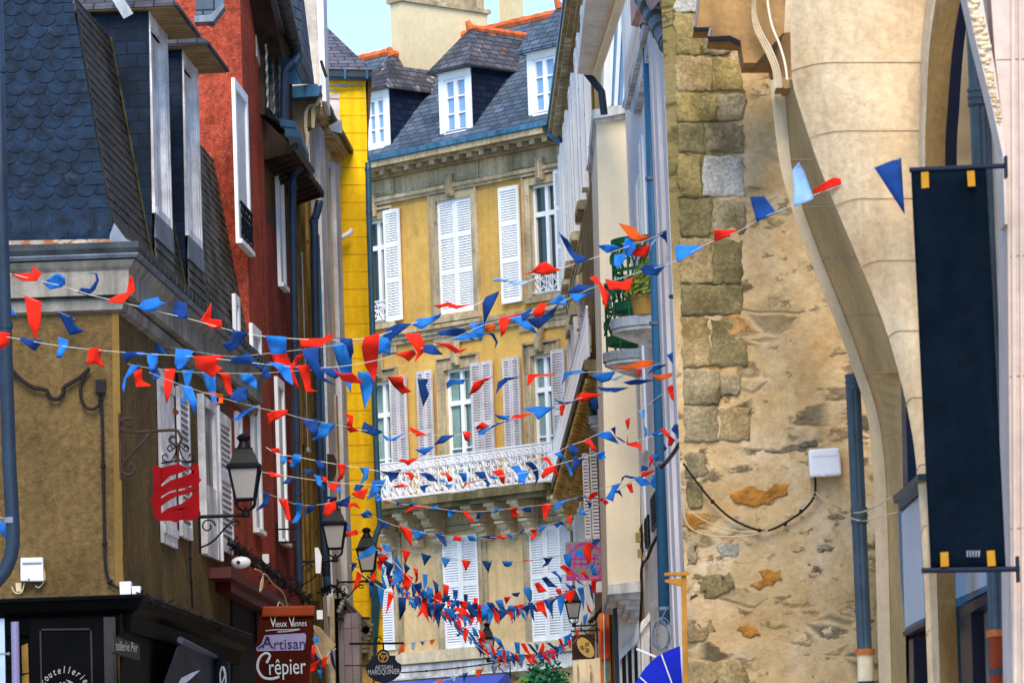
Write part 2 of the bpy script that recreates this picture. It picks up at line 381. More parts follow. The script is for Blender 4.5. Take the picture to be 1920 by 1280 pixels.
for m_ in (m_red_f, m_or_f, m_blu_f, m_nav_f, m_pal_f):        # thin cloth lets some light through
    nt_ = m_.node_tree; pb = nt_.nodes['Principled BSDF']; tr_ = nt_.nodes.new('ShaderNodeBsdfTranslucent'); mx = nt_.nodes.new('ShaderNodeMixShader'); mx.inputs[0].default_value = .3
    nt_.links.new(pb.inputs['Base Color'].links[0].from_socket, tr_.inputs[0]); nt_.links.new(pb.outputs[0], mx.inputs[1]); nt_.links.new(tr_.outputs[0], mx.inputs[2]); nt_.links.new(mx.outputs[0], nt_.nodes['Material Output'].inputs[0])
def rubble_material():
    m = bpy.data.materials.new('worn_rubble_masonry'); m.use_nodes = True; nt = m.node_tree; N = nt.nodes; L = nt.links; B = N['Principled BSDF']; B.inputs['Roughness'].default_value = .95; B.inputs['Specular IOR Level'].default_value = .08
    tc = N.new('ShaderNodeTexCoord'); obj = tc.outputs['Object']
    def noise(s, d=7, r=.62, off=(0, 0, 0), sc=(1, 1, 1)):
        mp = N.new('ShaderNodeMapping'); mp.inputs['Location'].default_value = off; mp.inputs['Scale'].default_value = sc; L.new(obj, mp.inputs[0])
        n = N.new('ShaderNodeTexNoise'); n.inputs['Scale'].default_value = s; n.inputs['Detail'].default_value = d; n.inputs['Roughness'].default_value = r; L.new(mp.outputs[0], n.inputs['Vector']); return n.outputs[0]
    def ramp(f, *st):
        r = N.new('ShaderNodeValToRGB'); e = r.color_ramp.elements
        while len(e) < len(st): e.new(.5)
        for k, (p, c) in enumerate(st): e[k].position = p; e[k].color = (*(c if isinstance(c, tuple) else (c, c, c)), 1)
        L.new(f, r.inputs[0]); return r.outputs[0]
    def mix(f, a, b, mode='MIX'):
        x = N.new('ShaderNodeMix'); x.data_type = 'RGBA'; x.blend_type = mode
        if isinstance(f, float): x.inputs[0].default_value = f
        else: L.new(f, x.inputs[0])
        for k, w in ((6, a), (7, b)):
            if isinstance(w, tuple): x.inputs[k].default_value = (*w, 1)
            else: L.new(w, x.inputs[k])
        return x.outputs[2]
    def math_(op, a, b):
        x = N.new('ShaderNodeMath'); x.operation = op
        for k, w in enumerate((a, b)):
            if isinstance(w, (int, float)): x.inputs[k].default_value = w
            else: L.new(w, x.inputs[k])
        return x.outputs[0]
    # distorted stone cells, wider than tall
    wob = N.new('ShaderNodeTexNoise'); wob.inputs['Scale'].default_value = 3; L.new(obj, wob.inputs['Vector'])
    add = N.new('ShaderNodeMix'); add.data_type = 'VECTOR'; add.inputs[0].default_value = .10; L.new(obj, add.inputs[4]); L.new(wob.outputs['Color'], add.inputs[5])
    mp = N.new('ShaderNodeMapping'); mp.inputs['Scale'].default_value = (2.3, .01, 5.6); L.new(add.outputs[1], mp.inputs[0])
    def vor(feat):
        v = N.new('ShaderNodeTexVoronoi'); v.feature = feat; v.inputs['Scale'].default_value = 1; v.inputs['Randomness'].default_value = .8; L.new(mp.outputs[0], v.inputs['Vector']); return v
    ve, vc = vor('DISTANCE_TO_EDGE'), vor('F1')
    sep = N.new('ShaderNodeSeparateColor'); L.new(vc.outputs['Color'], sep.inputs[0])
    stone = ramp(sep.outputs[0], (0, (.13, .10, .055)), (.3, (.26, .20, .12)), (.55, (.40, .27, .12)), (.8, (.52, .40, .25)), (1, (.44, .22, .06)))
    stone = mix(1.0, stone, ramp(noise(9, 8, .7), (.3, .62), (.7, 1.22)), 'MULTIPLY')
    rend = ramp(noise(1.3), (.30, (.44, .27, .115)), (.5, (.55, .38, .20)), (.70, (.66, .52, .37)))
    rend = mix(1.0, rend, ramp(noise(14, 6, .7), (.3, .80), (.7, 1.12)), 'MULTIPLY')
    rend = mix(ramp(noise(1.6, 8, .65, (4, 0, 2)), (.58, 0.), (.66, .8)), rend, (.40, .21, .055))
    edge = ramp(ve.outputs['Distance'], (.02, 0.), (.13, 1.))
    msk = ramp(math_('ADD', noise(1.5, 9, .68, (9, 0, 4), (1, 1, 1.6)), math_('MULTIPLY', sep.outputs[1], .16)), (.615, 0.), (.655, 1.))
    both = math_('MULTIPLY', msk, edge)
    c = mix(both, rend, stone)
    crack = ramp(noise(2.2, 10, .75, (1, 5, 3), (1, 1, 2.5)), (.492, 1.), (.50, .45), (.508, 1.)); c = mix(.55, c, mix(1.0, c, crack, 'MULTIPLY'))
    sx = N.new('ShaderNodeSeparateXYZ'); L.new(obj, sx.inputs[0])
    left = ramp(math_('ADD', math_('MULTIPLY', sx.outputs[0], -1.6), math_('MULTIPLY', noise(2.4, 6), .8)), (.72, 0.), (.95, 1.)); high = ramp(math_('MULTIPLY', sx.outputs[2], .13), (.46, 0.), (.60, 1.))
    moss = math_('MULTIPLY', math_('MULTIPLY', left, high), .75); c = mix(moss, c, (.13, .115, .035))
    L.new(c, B.inputs['Base Color'])
    h = math_('ADD', math_('MULTIPLY', both, .55), math_('ADD', math_('MULTIPLY', noise(10, 8, .7), .55), math_('MULTIPLY', noise(45, 4, .6), .18)))
    bp = N.new('ShaderNodeBump'); bp.inputs['Strength'].default_value = 1; bp.inputs['Distance'].default_value = .035; L.new(h, bp.inputs['Height']); L.new(bp.outputs[0], B.inputs['Normal'])
    return m
m_wallst = rubble_material()
m_leadl = mat('pale_lead_edge', (.42, .45, .48), .5, .25, 3, metal=.2, streak=.3)
m_slate_lt = mat('pale_weathered_slate', (.115, .105, .092), .75, .4, 2.0, bump=.4, bs=30, fine=.3, streak=.45, spots=((.05, .045, .04), 3, .60))
# ------------------------------------------------------------------ ground and street
g = MB(); g.poly([(-600, -200, -.012), (600, -200, -.012), (600, 1500, -.012), (-600, 1500, -.012)]); setp(g.build('ground', m_ground), kind='structure')
g = MB(); g.poly([(-4.2, -10, 0), (4.2, -10, 0), (3.0, 90, 0), (-6, 90, 0)]); setp(g.build('street', m_street), kind='structure')
# ------------------------------------------------------------------ golden mansion closing the street
E = Plane(at(870, 700, 88), -heading(-6880))
uC = E.uz(1073, 700)[0]; cornerE = E.P(uC, 0)
Fw = Plane(cornerE, -heading(850))
uL_ = E.uz(640, 700)[0]
zE = lambda y, d=0: E.uz(870, y, d)[1]
mans = thing('mansion', 'golden plastered mansion with stone trim and white shutters closing the end of the street', 'building', E.P(uC - 3, 0))
def holes_wall(mb, rv, pl, u0, u1, z0, z1, holes, depth=.22):
    us = sorted({u0, u1, *[h[0] for h in holes], *[h[1] for h in holes]}); zs = sorted({z0, z1, *[h[2] for h in holes], *[h[3] for h in holes]})
    us = [u for u in us if u0 <= u <= u1]; zs = [z for z in zs if z0 <= z <= z1]
    for a, b in zip(us, us[1:]):
        for c, d in zip(zs, zs[1:]):
            um, zm = (a + b) / 2, (c + d) / 2
            if any(h[0] < um < h[1] and h[2] < zm < h[3] for h in holes): continue
            mb.poly([pl.P(a, c), pl.P(b, c), pl.P(b, d), pl.P(a, d)])
    for a, b, c, d in holes:
        P = pl.P; rv = MB()
        for p, q in (((a, c), (a, d)), ((b, c), (b, d)), ((a, c), (b, c)), ((a, d), (b, d))):
            rv.poly([P(*p, .002), P(*q, .002), P(*q, -depth), P(*p, -depth)])
        rv.build('window_reveal', m_stone_l, mans)
H = {k: E.rect(*v) for k, v in dict(W1=(688, 412, 730, 604), W2=(822, 373, 888, 587), W3=(998, 343, 1050, 550), W4=(700, 715, 740, 945), W5=(838, 690, 892, 925), W6=(1001, 664, 1044, 905),
    S1=(700, 1018, 741, 1218), S2=(835, 1003, 901, 1213), S3=(998, 986, 1072, 1200)).items()}
zsplit = zE(925); ztop = zE(300)
up = MB(); lo = MB(); rv = MB()
holes_wall(up, rv, E, uL_, uC, zsplit, ztop, [H[k] for k in ('W1', 'W2', 'W3', 'W4', 'W5', 'W6')])
holes_wall(lo, rv, E, uL_, uC, 0, zsplit, [H[k] for k in ('S1', 'S2', 'S3')])
# wing along the street
uFe = Fw.uz(1140, 700)[0] + 6
up.poly([Fw.P(0, zsplit), Fw.P(uFe, zsplit), Fw.P(uFe, ztop), Fw.P(0, ztop)]); lo.poly([Fw.P(0, 0), Fw.P(uFe, 0), Fw.P(uFe, zsplit), Fw.P(0, zsplit)])
up.build('upper_wall', m_plast, mans, recalc=False); lo.build('lower_wall', m_beige, mans, recalc=False)
# stone trim: bands and surrounds
def band(y0, y1, d, m=None, dz=0):
    st.box(E, uL_, uC + .01 + d * .0, zE(y1, d), zE(y0, d), .0, d)
    st.box(Fw, -.01, uFe, zE(y1, d), zE(y0, d), .0, d * .5)
st = MB()
band(268, 279, .62); band(279.5, 287, .46); band(287.5, 297, .26); band(297.5, 304, .15)
band(339, 346, .14); band(346.3, 353, .09); band(304.5, 338, .02)
band(600, 607, .20); band(607.3, 616, .13); band(616.3, 626, .07)
x = 694
while x < 1062:                     # blocks under the cornice
    u = E.uz(x, 305 - .205 * (x - 870))[0]; st.box(E, u, u + .14, zE(296, .44), zE(288, .44), .26, .47); x += 23.5
for i in range(26):
    u = .3 + i * .42
    if u < uFe: st.box(Fw, u, u + .16, zE(296, .44), zE(288, .44), .131, .25)
st.build('cornice', m_stone, mans)
tr = MB()
def surround(h, w=.15, d=.05, top=.16, key=True, hood=0.0):
    a, b, c, e = h
    tr.box(E, a - w, a, c - .05, e + top, .003, d); tr.box(E, b, b + w, c - .05, e + top, .003, d); tr.box(E, a, b, e, e + top, .003, d)
    tr.box(E, a - w - .04, a - w, c - .05, e + top + .03, .003, d + .03); tr.box(E, b + w, b + w + .04, c - .05, e + top + .03, .003, d + .03)
    tr.box(E, a - w - .04, b + w + .04, e + top + .031, e + top + .08, .003, d + .05)
    tr.box(E, a - w - .06, b + w + .06, c - .17, c - .052, .003, .14)            # sill
    if key:
        m = (a + b) / 2; tr.box(E, m - .10, m + .10, e + .06, e + top + .36, d + .003, d + .10); tr.box(E, m - .065, m + .065, e + .10, e + top + .30, d + .1, d + .13)
    if hood: tr.box(E, a - .25, b + .25, e + top + .40, e + top + .74, .022, .05); tr.box(E, a - .19, b + .19, e + top + .46, e + top + .68, .05, .062)
for k in ('W1', 'W2', 'W3'): surround(H[k], hood=0)
for k in ('W4', 'W5', 'W6'): surround(H[k], top=.2)
for k in ('S1', 'S2', 'S3'):
    a, b, c, e = H[k]; tr.box(E, a - .1, a, c, e + .06, .003, .05); tr.box(E, b, b + .12, c, e + .06, .003, .05); tr.box(E, a - .22, a - .11, c - .05, e + .12, .003, .03); tr.box(E, b + .13, b + .24, c - .05, e + .12, .003, .03)
    tr.box(E, a - .25, b + .25, e + .10, e + .2, .031, .09); tr.box(E, a - .15, b + .15, e + .22, e + .55, .003, .06)
for x0, x1, y0, y1 in ((640, 741, 340, 366), (802, 900, 304, 342), (963, 1058, 270, 312)):   # frieze panels
    u0, u1, z0, z1 = E.rect(x0, y0, x1, y1); tr.box(E, u0, u1, zE(337), zE(305.5), .021, .045); tr.box(E, u0 + .08, u1 - .08, zE(333), zE(310), .045, .06)
for x0, x1, y in ((690, 745, 634), (815, 905, 602), (975, 1066, 575)):          # aprons under the second floor sills
    u0, u1, z0, z1 = E.rect(x0, y, x1, y + 20); tr.box(E, u0, u1, zE(640), zE(626.5), .003, .05)
tr.build('window_surround', m_stone, mans)
bt = MB(); bt.box(E, uL_, uC, zE(1236), zE(1214), .0, .12); bt.box(Fw, 0, uFe, zE(1236), zE(1214), 0, .12); bt.build('stone_band', m_stone_l, mans)
bt = MB(); bt.box(E, uL_, uC, zE(1262), zE(1239), .0, .07); bt.box(E, uL_, uC, zE(1266), zE(1262.5), .0, .16); bt.build('shop_fascia', m_ledge, mans)
# windows
def casement(pl, h, par, name='window', d=-.14, glassm=None, leaves=2, transom=.32, bar=0):
    a, b, c, e = h; f = MB(); w = .055
    f.box(pl, a, a + w, c, e, d, d + .07); f.box(pl, b - w, b, c, e, d, d + .07); f.box(pl, a + w, b - w, c, c + w, d, d + .07); f.box(pl, a + w, b - w, e - w, e, d, d + .07)
    m = (a + b) / 2; f.box(pl, m - .045, m + .045, c + w, e - w, d, d + .085)
    zt = e - (e - c) * transom; f.box(pl, a + w, m - .045, zt - .05, zt + .05, d, d + .08); f.box(pl, m + .045, b - w, zt - .05, zt + .05, d, d + .08)
    for i in range(bar):
        z = c + (zt - c) * (i + 1) / (bar + 1); f.box(pl, a + w, m - .045, z - .015, z + .015, d + .005, d + .06); f.box(pl, m + .045, b - w, z - .015, z + .015, d + .005, d + .06)
    fo = f.build(name, m_white, par); g = MB(); g.poly([pl.P(a + .02, c + .02, d + .02), pl.P(b - .02, c + .02, d + .02), pl.P(b - .02, e - .02, d + .02), pl.P(a + .02, e - .02, d + .02)])
    g.build('pane', glassm or m_glasst, fo); return fo
def shutter(pl, a, b, z0, z1, par, m=None, d0=.03, d1=.075, fr=.055, pitch=.052, mids=(.36, .68), name='shutter', solid=None):
    s = MB(); w = min(fr, (b - a) * .2); dm = (d0 + d1) / 2
    s.box(pl, a, a + w, z0, z1, d0, d1); s.box(pl, b - w, b, z0, z1, d0, d1)
    rails = [z0 + w * .7] + [z0 + (z1 - z0) * t for t in mids] + [z1 - w * .7]
    for r in rails: s.box(pl, a + w, b - w, r - w * .8, r + w * .8, d0, d1 - .002)
    s.poly([pl.P(a + w, z0, d0 + .004), pl.P(b - w, z0, d0 + .004), pl.P(b - w, z1, d0 + .004), pl.P(a + w, z1, d0 + .004)])
    for k, (r0, r1) in enumerate(zip(rails, rails[1:])):
        lo_, hi_ = r0 + w * .8, r1 - w * .8
        n = max(2, int((hi_ - lo_) / pitch)); st_ = (hi_ - lo_) / n
        for i in range(n):
            z = lo_ + i * st_
            s.poly([pl.P(a + w, z + .004, d1 - .006), pl.P(b - w, z + .004, d1 - .006), pl.P(b - w, z + st_ * .78, d0 + .012), pl.P(a + w, z + st_ * .78, d0 + .012)])
    return s.build(name, m or m_shut, par)
for k, gm in (('W1', m_glassd), ('W3', m_glassd), ('W4', m_glasst), ('W5', m_glasst), ('W6', m_glasst)):
    casement(E, H[k], mans, glassm=gm, transom=.27, bar=1 if k in ('W4', 'W5', 'W6') else 0)
for k in ('W1', 'W3'):
    a, b, c, e = H[k]; cu = MB()
    for s in (0, 1):
        u0 = a + .07 if s == 0 else b - .42 * (b - a) * .8
        cu.poly([E.P(u0, c, -.1205), E.P(u0 + (b - a) * .30, c, -.1205), E.P(u0 + (b - a) * .26, e - .1, -.1205), E.P(u0, e - .1, -.1205)])
    cu.build('curtain', m_curt, mans)
for k in ('W4', 'W5', 'W6'):
    a, b, c, e = H[k]; cu = MB(); n = 9
    for s in (0, 1):
        u0 = a + .07 if s == 0 else b - .07 - (b - a) * .26
        for i in range(n): cu.poly([E.P(u0 + (b - a) * .26 * i / n, c, -.119 + (.006 if i % 2 else 0)), E.P(u0 + (b - a) * .26 * (i + 1) / n, c, -.119 + (0 if i % 2 else .006)), E.P(u0 + (b - a) * .26 * (i + 1) / n, e - .1, -.119 + (0 if i % 2 else .006)), E.P(u0 + (b - a) * .26 * i / n, e - .1, -.119 + (.006 if i % 2 else 0))])
    cu.build('curtain', mat('pale_teal_curtain', (.20, .30, .28), .9, .2, 3), mans, recalc=False)
def leaf(x0, y0, x1, y1, m=None, mids=(.36, .68), n=1, d=0.0, pl=None):
    pl = pl or E
    a, b, c, e = pl.rect(x0, y0, x1, y1)
    for i in range(n):
        shutter(pl, a + (b - a) * i / n + .006, a + (b - a) * (i + 1) / n - .006, c, e, mans, m, .06 + d, .105 + d, mids=mids)
leaf(727, 393, 757, 602); leaf(943, 350, 981, 568); leaf(1047, 318, 1071, 545)
leaf(823, 373, 888, 586, n=2, d=-.1)
leaf(739, 705, 770, 935, m_shut_grey, n=2, mids=(.5,)); leaf(790, 695, 819, 925, m_shut_grey, n=2, mids=(.5,)); leaf(891, 678, 932, 912, m_shut_grey, n=2, mids=(.5,))
leaf(951, 670, 983, 902, m_shut_grey, n=2, mids=(.5,)); leaf(1042, 655, 1068, 895, m_shut_grey, mids=(.5,))
leaf(702, 1018, 741, 1217, mids=(.56,), d=-.05); leaf(835, 1003, 901, 1213, n=2, mids=(.56,), d=-.05); leaf(998, 986, 1057, 1200, n=2, mids=(.56,), d=-.05); leaf(1057, 980, 1081, 1192, mids=(.56,), d=.03)
# white shutters folded back along the wing, seen edge on
zt3, zb3 = H['W3'][3] + .05, H['W3'][2]
for u0 in (.75, 2.1, 4.5, 5.9, 8.4, 9.8, 12.2, 13.6, 16):
    if u0 < uFe - .6: shutter(Fw, u0, u0 + .62, zb3 - .1, zt3 + .25, mans, None, .05, .16)
for u0 in (.45, 1.5, 3.6, 5.0, 8.0):
    shutter(Fw, u0, u0 + .62, H['S3'][2], H['S3'][3], mans, None, .03, .12, mids=(.56,))
    shutter(Fw, u0 + .1, u0 + .62, H['W6'][2] + .1, H['W6'][3], mans, m_shut_grey, .03, .12, mids=(.5,))
for u0 in (1.6, 4.0, 7.8, 11.6):
    tw = MB(); tw.box(Fw, u0 - .1, u0 + 1.5, zb3 - .30, zb3 - .16, 0, .22); tw.box(Fw, u0 - .1, u0 + 1.5, H['W6'][3] + .05, H['W6'][3] + .3, 0, .16); tw.build('stone_sill', m_stone, mans)
# small iron rails of the second floor windows
def scrolls(mb, pl, u0, u1, z0, z1, d, unit=.26, r=.013):
    n = max(1, round((u1 - u0) / unit)); w = (u1 - u0) / n; h = z1 - z0; U = pl.u
    for i in range(n):
        c = u0 + (i + .5) * w; o = pl.P(c, z0, d); k = w * .24
        for sx in (-1, 1):
            mb.tube(volute(o + U * (sx * k) + UP * h * .16, U * sx, UP, k * .95, k * .2, -2.4, 3.6, 14), r, 4)
            mb.tube(volute(o + U * (sx * k) + UP * h * .82, U * sx, UP, k * .95, k * .2, 2.4, -3.6, 14), r, 4)
            mb.tube([o + U * (sx * k * .25) + UP * h * .12, o + U * (sx * k * 1.4) + UP * h * .42, o + U * (sx * k * .7) + UP * h * .6, o + U * (sx * k * .1) + UP * h * .78], r, 4)
            mb.tube([o + UP * h * .08, o + U * (sx * k * .9) + UP * h * .34, o + U * (sx * k * 1.75) + UP * h * .46], r * .8, 4)
            mb.tube(volute(o + U * (sx * k * 1.1) + UP * h * .52, U * sx, UP, k * .6, k * .15, -1.2, 4.4, 10), r * .8, 4)
        mb.tube([o, o + UP * h], r, 4); mb.tube([o + U * w * .5, o + U * w * .5 + UP * h], r * 1.1, 4)
for k in ('W1', 'W3'):
    a, b, c, e = H[k]; rl = MB(); scrolls(rl, E, a + .04, b - .04, c + .04, c + .42, .03, .3); rl.box(E, a, b, c + .42, c + .45, .02, .05); rl.box(E, a, b, c + .03, c + .05, .02, .05); rl.build('window_rail', m_rail, mans)
# gutter along the cornice
gt = MB(); gt.box(E, uL_, uC + .3, zE(267.5, .6), zE(258, .6), .25, .66); gt.box(Fw, -.3, uFe, zE(267.5, .6), zE(258, .6), .1, .34)
x = uL_
while x < uC: gt.box(E, x, x + .02, zE(267, .66), zE(257, .66), .661, .69); x += .3
gt.build('gutter', m_zinc_b, mans)
hop = MB(); P0 = [E.q(x, y, .45) for x, y in ((1026, 232), (1030, 247), (1040, 258), (1054, 266))]
hop.tube(smoothpath(P0), .075, 8); hp = E.q(1061, 268, .4); hop.lathe(hp - UP * .2, [(.06, -.12), (.10, 0), (.16, .14), (.17, .2)], 12); hop.tube([hp - UP * .3, hp - UP * .75], .055, 8); hop.build('rain_hopper', m_zinc_b, mans)
# balcony
dB = .85; dF = .52; zsl1, zsl0 = zE(921, dB), zE(945, dB); uFb = Fw.uz(1094, 640, dF)[0]; ce = E.P(uC, 0, 0)
sb = MB(); sb.box(E, uL_, uC - .05, zsl0 + .1, zsl1, 0, dB); sb.box(E, uL_, uC - .03, zsl0, zsl0 + .098, 0, dB - .08); sb.box(Fw, .05, uFb, zsl0 + .102, zsl1 - .003, .002, dF); sb.box(Fw, .05, uFb, zsl0 + .003, zsl0 + .098, .002, dF - .06)
bal = sb.build('balcony_slab', m_stone_dk, mans)
zr = zE(847, dB)
uJ = E.uz(1034, 840, dB - .06)[0]; vJ = Fw.uz(1037, 850, dF - .06)[0]
rl = MB(); scrolls(rl, E, uL_ + 1.2, uJ, zsl1 + .04, zr - .20, dB - .07, .40, .017); scrolls(rl, E, uL_ + 1.2, uJ, zr - .19, zr - .03, dB - .07, .2, .012)
for z, t in ((zr, .03), (zr - .19, .018), (zsl1 + .05, .025)):
    rl.box(E, uL_ + 1.2, uJ, z - t, z, dB - .09, dB - .05); rl.box(Fw, vJ, uFb, z - t, z, dF - .09, dF - .05)
rl.build('balcony_rail', m_rail, mans)
rl = MB(); scrolls(rl, Fw, vJ, uFb, zsl1 + .04, zr - .20, dF - .07, .40, .022); scrolls(rl, Fw, vJ, uFb, zr - .19, zr - .03, dF - .07, .2, .014); rl.build('balcony_rail', m_rail, mans)
def console(pl, u, z, m, w=.24, s=1.0):
    b = MB(); prof = [(0, 0), (.62, 0), (.66, -.06), (.62, -.14), (.50, -.17), (.52, -.26), (.44, -.34), (.30, -.36), (.30, -.40), (.34, -.43), (.33, -.50), (.24, -.55), (.25, -.62), (.17, -.70), (.06, -.72), (0, -.72)]
    pr = [(d * s, z + h * s) for d, h in prof]
    A = [pl.P(u, h, d) for d, h in pr]; B = [pl.P(u + w, h, d) for d, h in pr]; b.hexa(A, B)
    for du in (.04, .10, .16):       # rolls on the front
        for (d, h, r) in ((.56, -.10, .065), (.43, -.28, .06), (.27, -.49, .055), (.19, -.64, .045)):
            b.tube([pl.P(u + du, z + h * s, d * s), pl.P(u + du + .045, z + h * s, d * s)], r * s, 10)
    b.box(pl, u - .03, u + w + .03, z - .075, z + .0, .0, .70 * s); b.box(pl, u - .02, u + w + .02, z - .42, z - .37, .0, .42 * s)
    return b.build('bracket', m, mans)
for x in (697, 750, 790, 878, 921, 965, 1040):
    y = 958 - .12 * (x - 870); console(E, E.uz(x, y, .5)[0], zsl0 + .002, m_stone_l)
u = .55
while u < uFb - .4: console(Fw, u, zsl0 + .003, m_stone_g, .26, .72); u += .62
# roof, dormers, chimneys
zg = zE(259, .4); slope = R_(47)
rb0 = [E.P(uL_ - 2, zg, .30), E.P(uC + .25, zg, .30)]
dn = -E.n * math.cos(slope) + UP * math.sin(slope)
LR = 4.0
rf = MB(); rf.poly([rb0[0], rb0[1], rb0[1] + dn * LR, rb0[0] + dn * LR])
f0 = [Fw.P(-.3, zg, .30), Fw.P(uFe, zg, .30)]; dnf = -Fw.n * math.cos(slope) + UP * math.sin(slope)
rf.poly([f0[0], f0[1], f0[1] + dnf * LR, f0[0] + dnf * LR]); rf.poly([rb0[0] + dn * LR, rb0[1] + dn * LR, rb0[1] + dn * LR - E.n * 5 - UP * 5, rb0[0] + dn * LR - E.n * 5 - UP * 5])
roof = rf.build('roof', m_slate_far, mans)
rd = MB()
def ridge(mb, a, b, r=.12, step=.33):
    n = max(1, int((b - a).length / step)); t = (b - a).normalized()
    for i in range(n):
        p = a + (b - a) * i / n; mb.tube([p, p + t * step * 1.08], r, 8, r1=r * .82)
ridge(rd, rb0[0] + dn * LR, rb0[1] + dn * LR, .11); rd.build('ridge_tiles', m_ridge, roof)
def dormer(x0, x1, yt, yb, depth, lich, apex, yr):
    """front from pixel column x0 to x1, head yt, sill yb; apex = ridge start pixel, rise of the little roof"""
    d = .05; a, b, c, e = E.rect(x0, yt, x1, yb, d)
    f = MB(); w = .16
    f.box(E, a, a + w, c, e, d - .1, d); f.box(E, b - w, b, c, e, d - .1, d); f.box(E, a + w, b - w, e - .17, e, d - .1, d); f.box(E, a + w, b - w, c, c + .16, d - .1, d + .04)
    f.box(E, a - .02, b + .03, e - .04, e + .05, d, d + .07)
    dm = f.build('dormer', m_white, roof if False else mans)
    casement(E, (a + w, b - w, c + .16, e - .17), dm, 'window', d - .1, m_glassb, transom=.33, bar=1) if False else None
    wf = MB(); A, B, C, D_ = a + w, b - w, c + .16, e - .17; m = (A + B) / 2
    wf.box(E, A, A + .06, C, D_, d - .09, d - .03); wf.box(E, B - .06, B, C, D_, d - .09, d - .03); wf.box(E, A + .06, B - .06, C, C + .07, d - .09, d - .03); wf.box(E, A + .06, B - .06, D_ - .06, D_, d - .09, d - .03); wf.box(E, m - .05, m + .05, C + .07, D_ - .06, d - .09, d - .02)
    for t in (.35, .66): z = C + (D_ - C) * t; wf.box(E, A + .06, m - .05, z - .015, z + .015, d - .085, d - .035); wf.box(E, m + .05, B - .06, z - .015, z + .015, d - .085, d - .035)
    wf.build('window_frame', m_white, dm)
    gl = MB(); gl.poly([E.P(A, C, d - .07), E.P(B, C, d - .07), E.P(B, D_, d - .07), E.P(A, D_, d - .07)]); gl.build('pane', m_glassb, dm)
    ck = MB()
    for uu in (a, b):
        ck.hexa([E.P(uu - .02, c - .1, d - .02), E.P(uu - .02, e, d - .02), E.P(uu - .02, e, d - depth), E.P(uu - .02, c - .1, d - depth)], [E.P(uu + .02, c - .1, d - .02), E.P(uu + .02, e, d - .02), E.P(uu + .02, e, d - depth), E.P(uu + .02, c - .1, d - depth)])
    ck.build('dormer_cheek', m_slate_navy, dm)
    o = .16; m = (a + b) / 2; h = yr; rr = MB()
    A = E.P(a - o, e + .02, d + .18); B = E.P(b + o, e + .02, d + .18); C = E.P(b + o, e + .02, d - depth); D = E.P(a - o, e + .02, d - depth)
    R1 = E.P(m, e + h, d - .52); R2 = E.P(m, e + h, d - depth)
    rr.poly([A, B, R1]); rr.poly([B, C, R2, R1]); rr.poly([D, A, R1, R2]); rr.poly([A, D, C, B]); rr.box(E, a - o, b + o, e - .03, e + .018, d - depth, d + .17)
    rr.build('dormer_roof', lich, dm)
    rt = MB(); ridge(rt, R1, R2, .085, .26); rt.tube([R1 - UP * .02, R1 + UP * .14 + E.n * .08], .09, 8, r1=.05); rt.build('ridge_tiles', m_ridge, dm)
dormer(680, 730, 170, 288, 2.0, m_slate_pale, None, .85)
dormer(823, 884, 131, 262, 2.2, m_slate_lich, None, .95)
dormer(989, 1052, 92, 226, 2.0, m_slate_far, None, .95)
sk = MB(); 
ck_ = E.q(757, 108, -1.2)
Cx = Plane(ck_, E.u)
def stack(x0, x1, ybase, ytop, wide, dp, name):
    pl = Plane(at(x1, ybase, dp), E.u); a = pl.uz(x0, (ybase + ytop) / 2)[0]; zb, zt = pl.uz((x0 + x1) / 2, ybase)[1] - 1.5, pl.uz((x0 + x1) / 2, ytop)[1]
    b = MB(); b.box(pl, a, 0, zb, zt, -wide, 0); o = b.build(name, m_chim, mans)
    c = MB(); c.box(pl, a - .06, .06, zt + .003, zt + .10, -wide - .06, .06); c.box(pl, a + .05, -.05, zt + .103, zt + .7, -wide + .05, -.05); c.build('chimney_cap', m_stone, o)
stack(733, 757, 112, 5, 2.55, 90, 'chimney'); stack(936, 962, 62, -30, .34, 91.5, 'chimney')
# lightning wire and blue shop awning
aw = MB(); z1 = zE(1266.5, .2); aw.hexa([E.P(uL_, z1 - .02, .17), E.P(E.uz(968, 1270)[0], z1 - .02, .17), E.P(E.uz(968, 1270)[0], z1 - .35, .17), E.P(uL_, z1 - .35, .17)],
                                      [E.P(uL_, z1 - .03, .30), E.P(E.uz(968, 1270)[0], z1 - .03, .30), E.P(E.uz(968, 1270)[0], z1 - .45, .9), E.P(uL_, z1 - .45, .9)]); aw.build('shop_awning', m_bluefab, mans)
# ------------------------------------------------------------------ narrow balcony house between the mansion and the bay house
GD = heading(850)
KW = Plane(at(1112, 700, 66), -GD)                     # its wall, running along the street
kh = thing('balcony_house', 'narrow ochre house with stone window boxes and green railings between mansion and cream bay', 'building', KW.P(0, 0))
b = MB(); b.box(KW, -3.2, 4.5, 0, at(1112, 380, 66).z, -.5, -.004); b.build('wall', m_timber, kh)
def leaf_f(x0, y0, x1, y1, Y, par, m, **k):
    pl = facing(Y); a, bb, c, e = pl.rect(x0, y0, x1, y1); return shutter(pl, a, bb, c, e, par, m, 0, .045, **k)
leaf_f(1103, 405, 1119, 598, 67, kh, m_shut_grey, mids=(.5,)); leaf_f(1122 - 20, 700, 1121, 790, 66.4, kh, m_shut_grey, mids=(.5,)) if False else None
leaf_f(1108, 838, 1124, 1010, 66, kh, m_shut_grey, mids=(.5,)); leaf_f(1094, 850, 1106, 1010, 67.2, kh, m_shut_grey, mids=(.5,))
pl = facing(66.3)
b = MB(); b.slab(pl, [(1098, 612), (1128, 606), (1128, 640), (1122, 650), (1101, 648)], -1.1, 0); b.slab(pl, [(1102, 648), (1122, 650), (1126, 660), (1106, 660)], -.9, -.02); b.build('window_box', m_conc, kh)
b = MB(); 
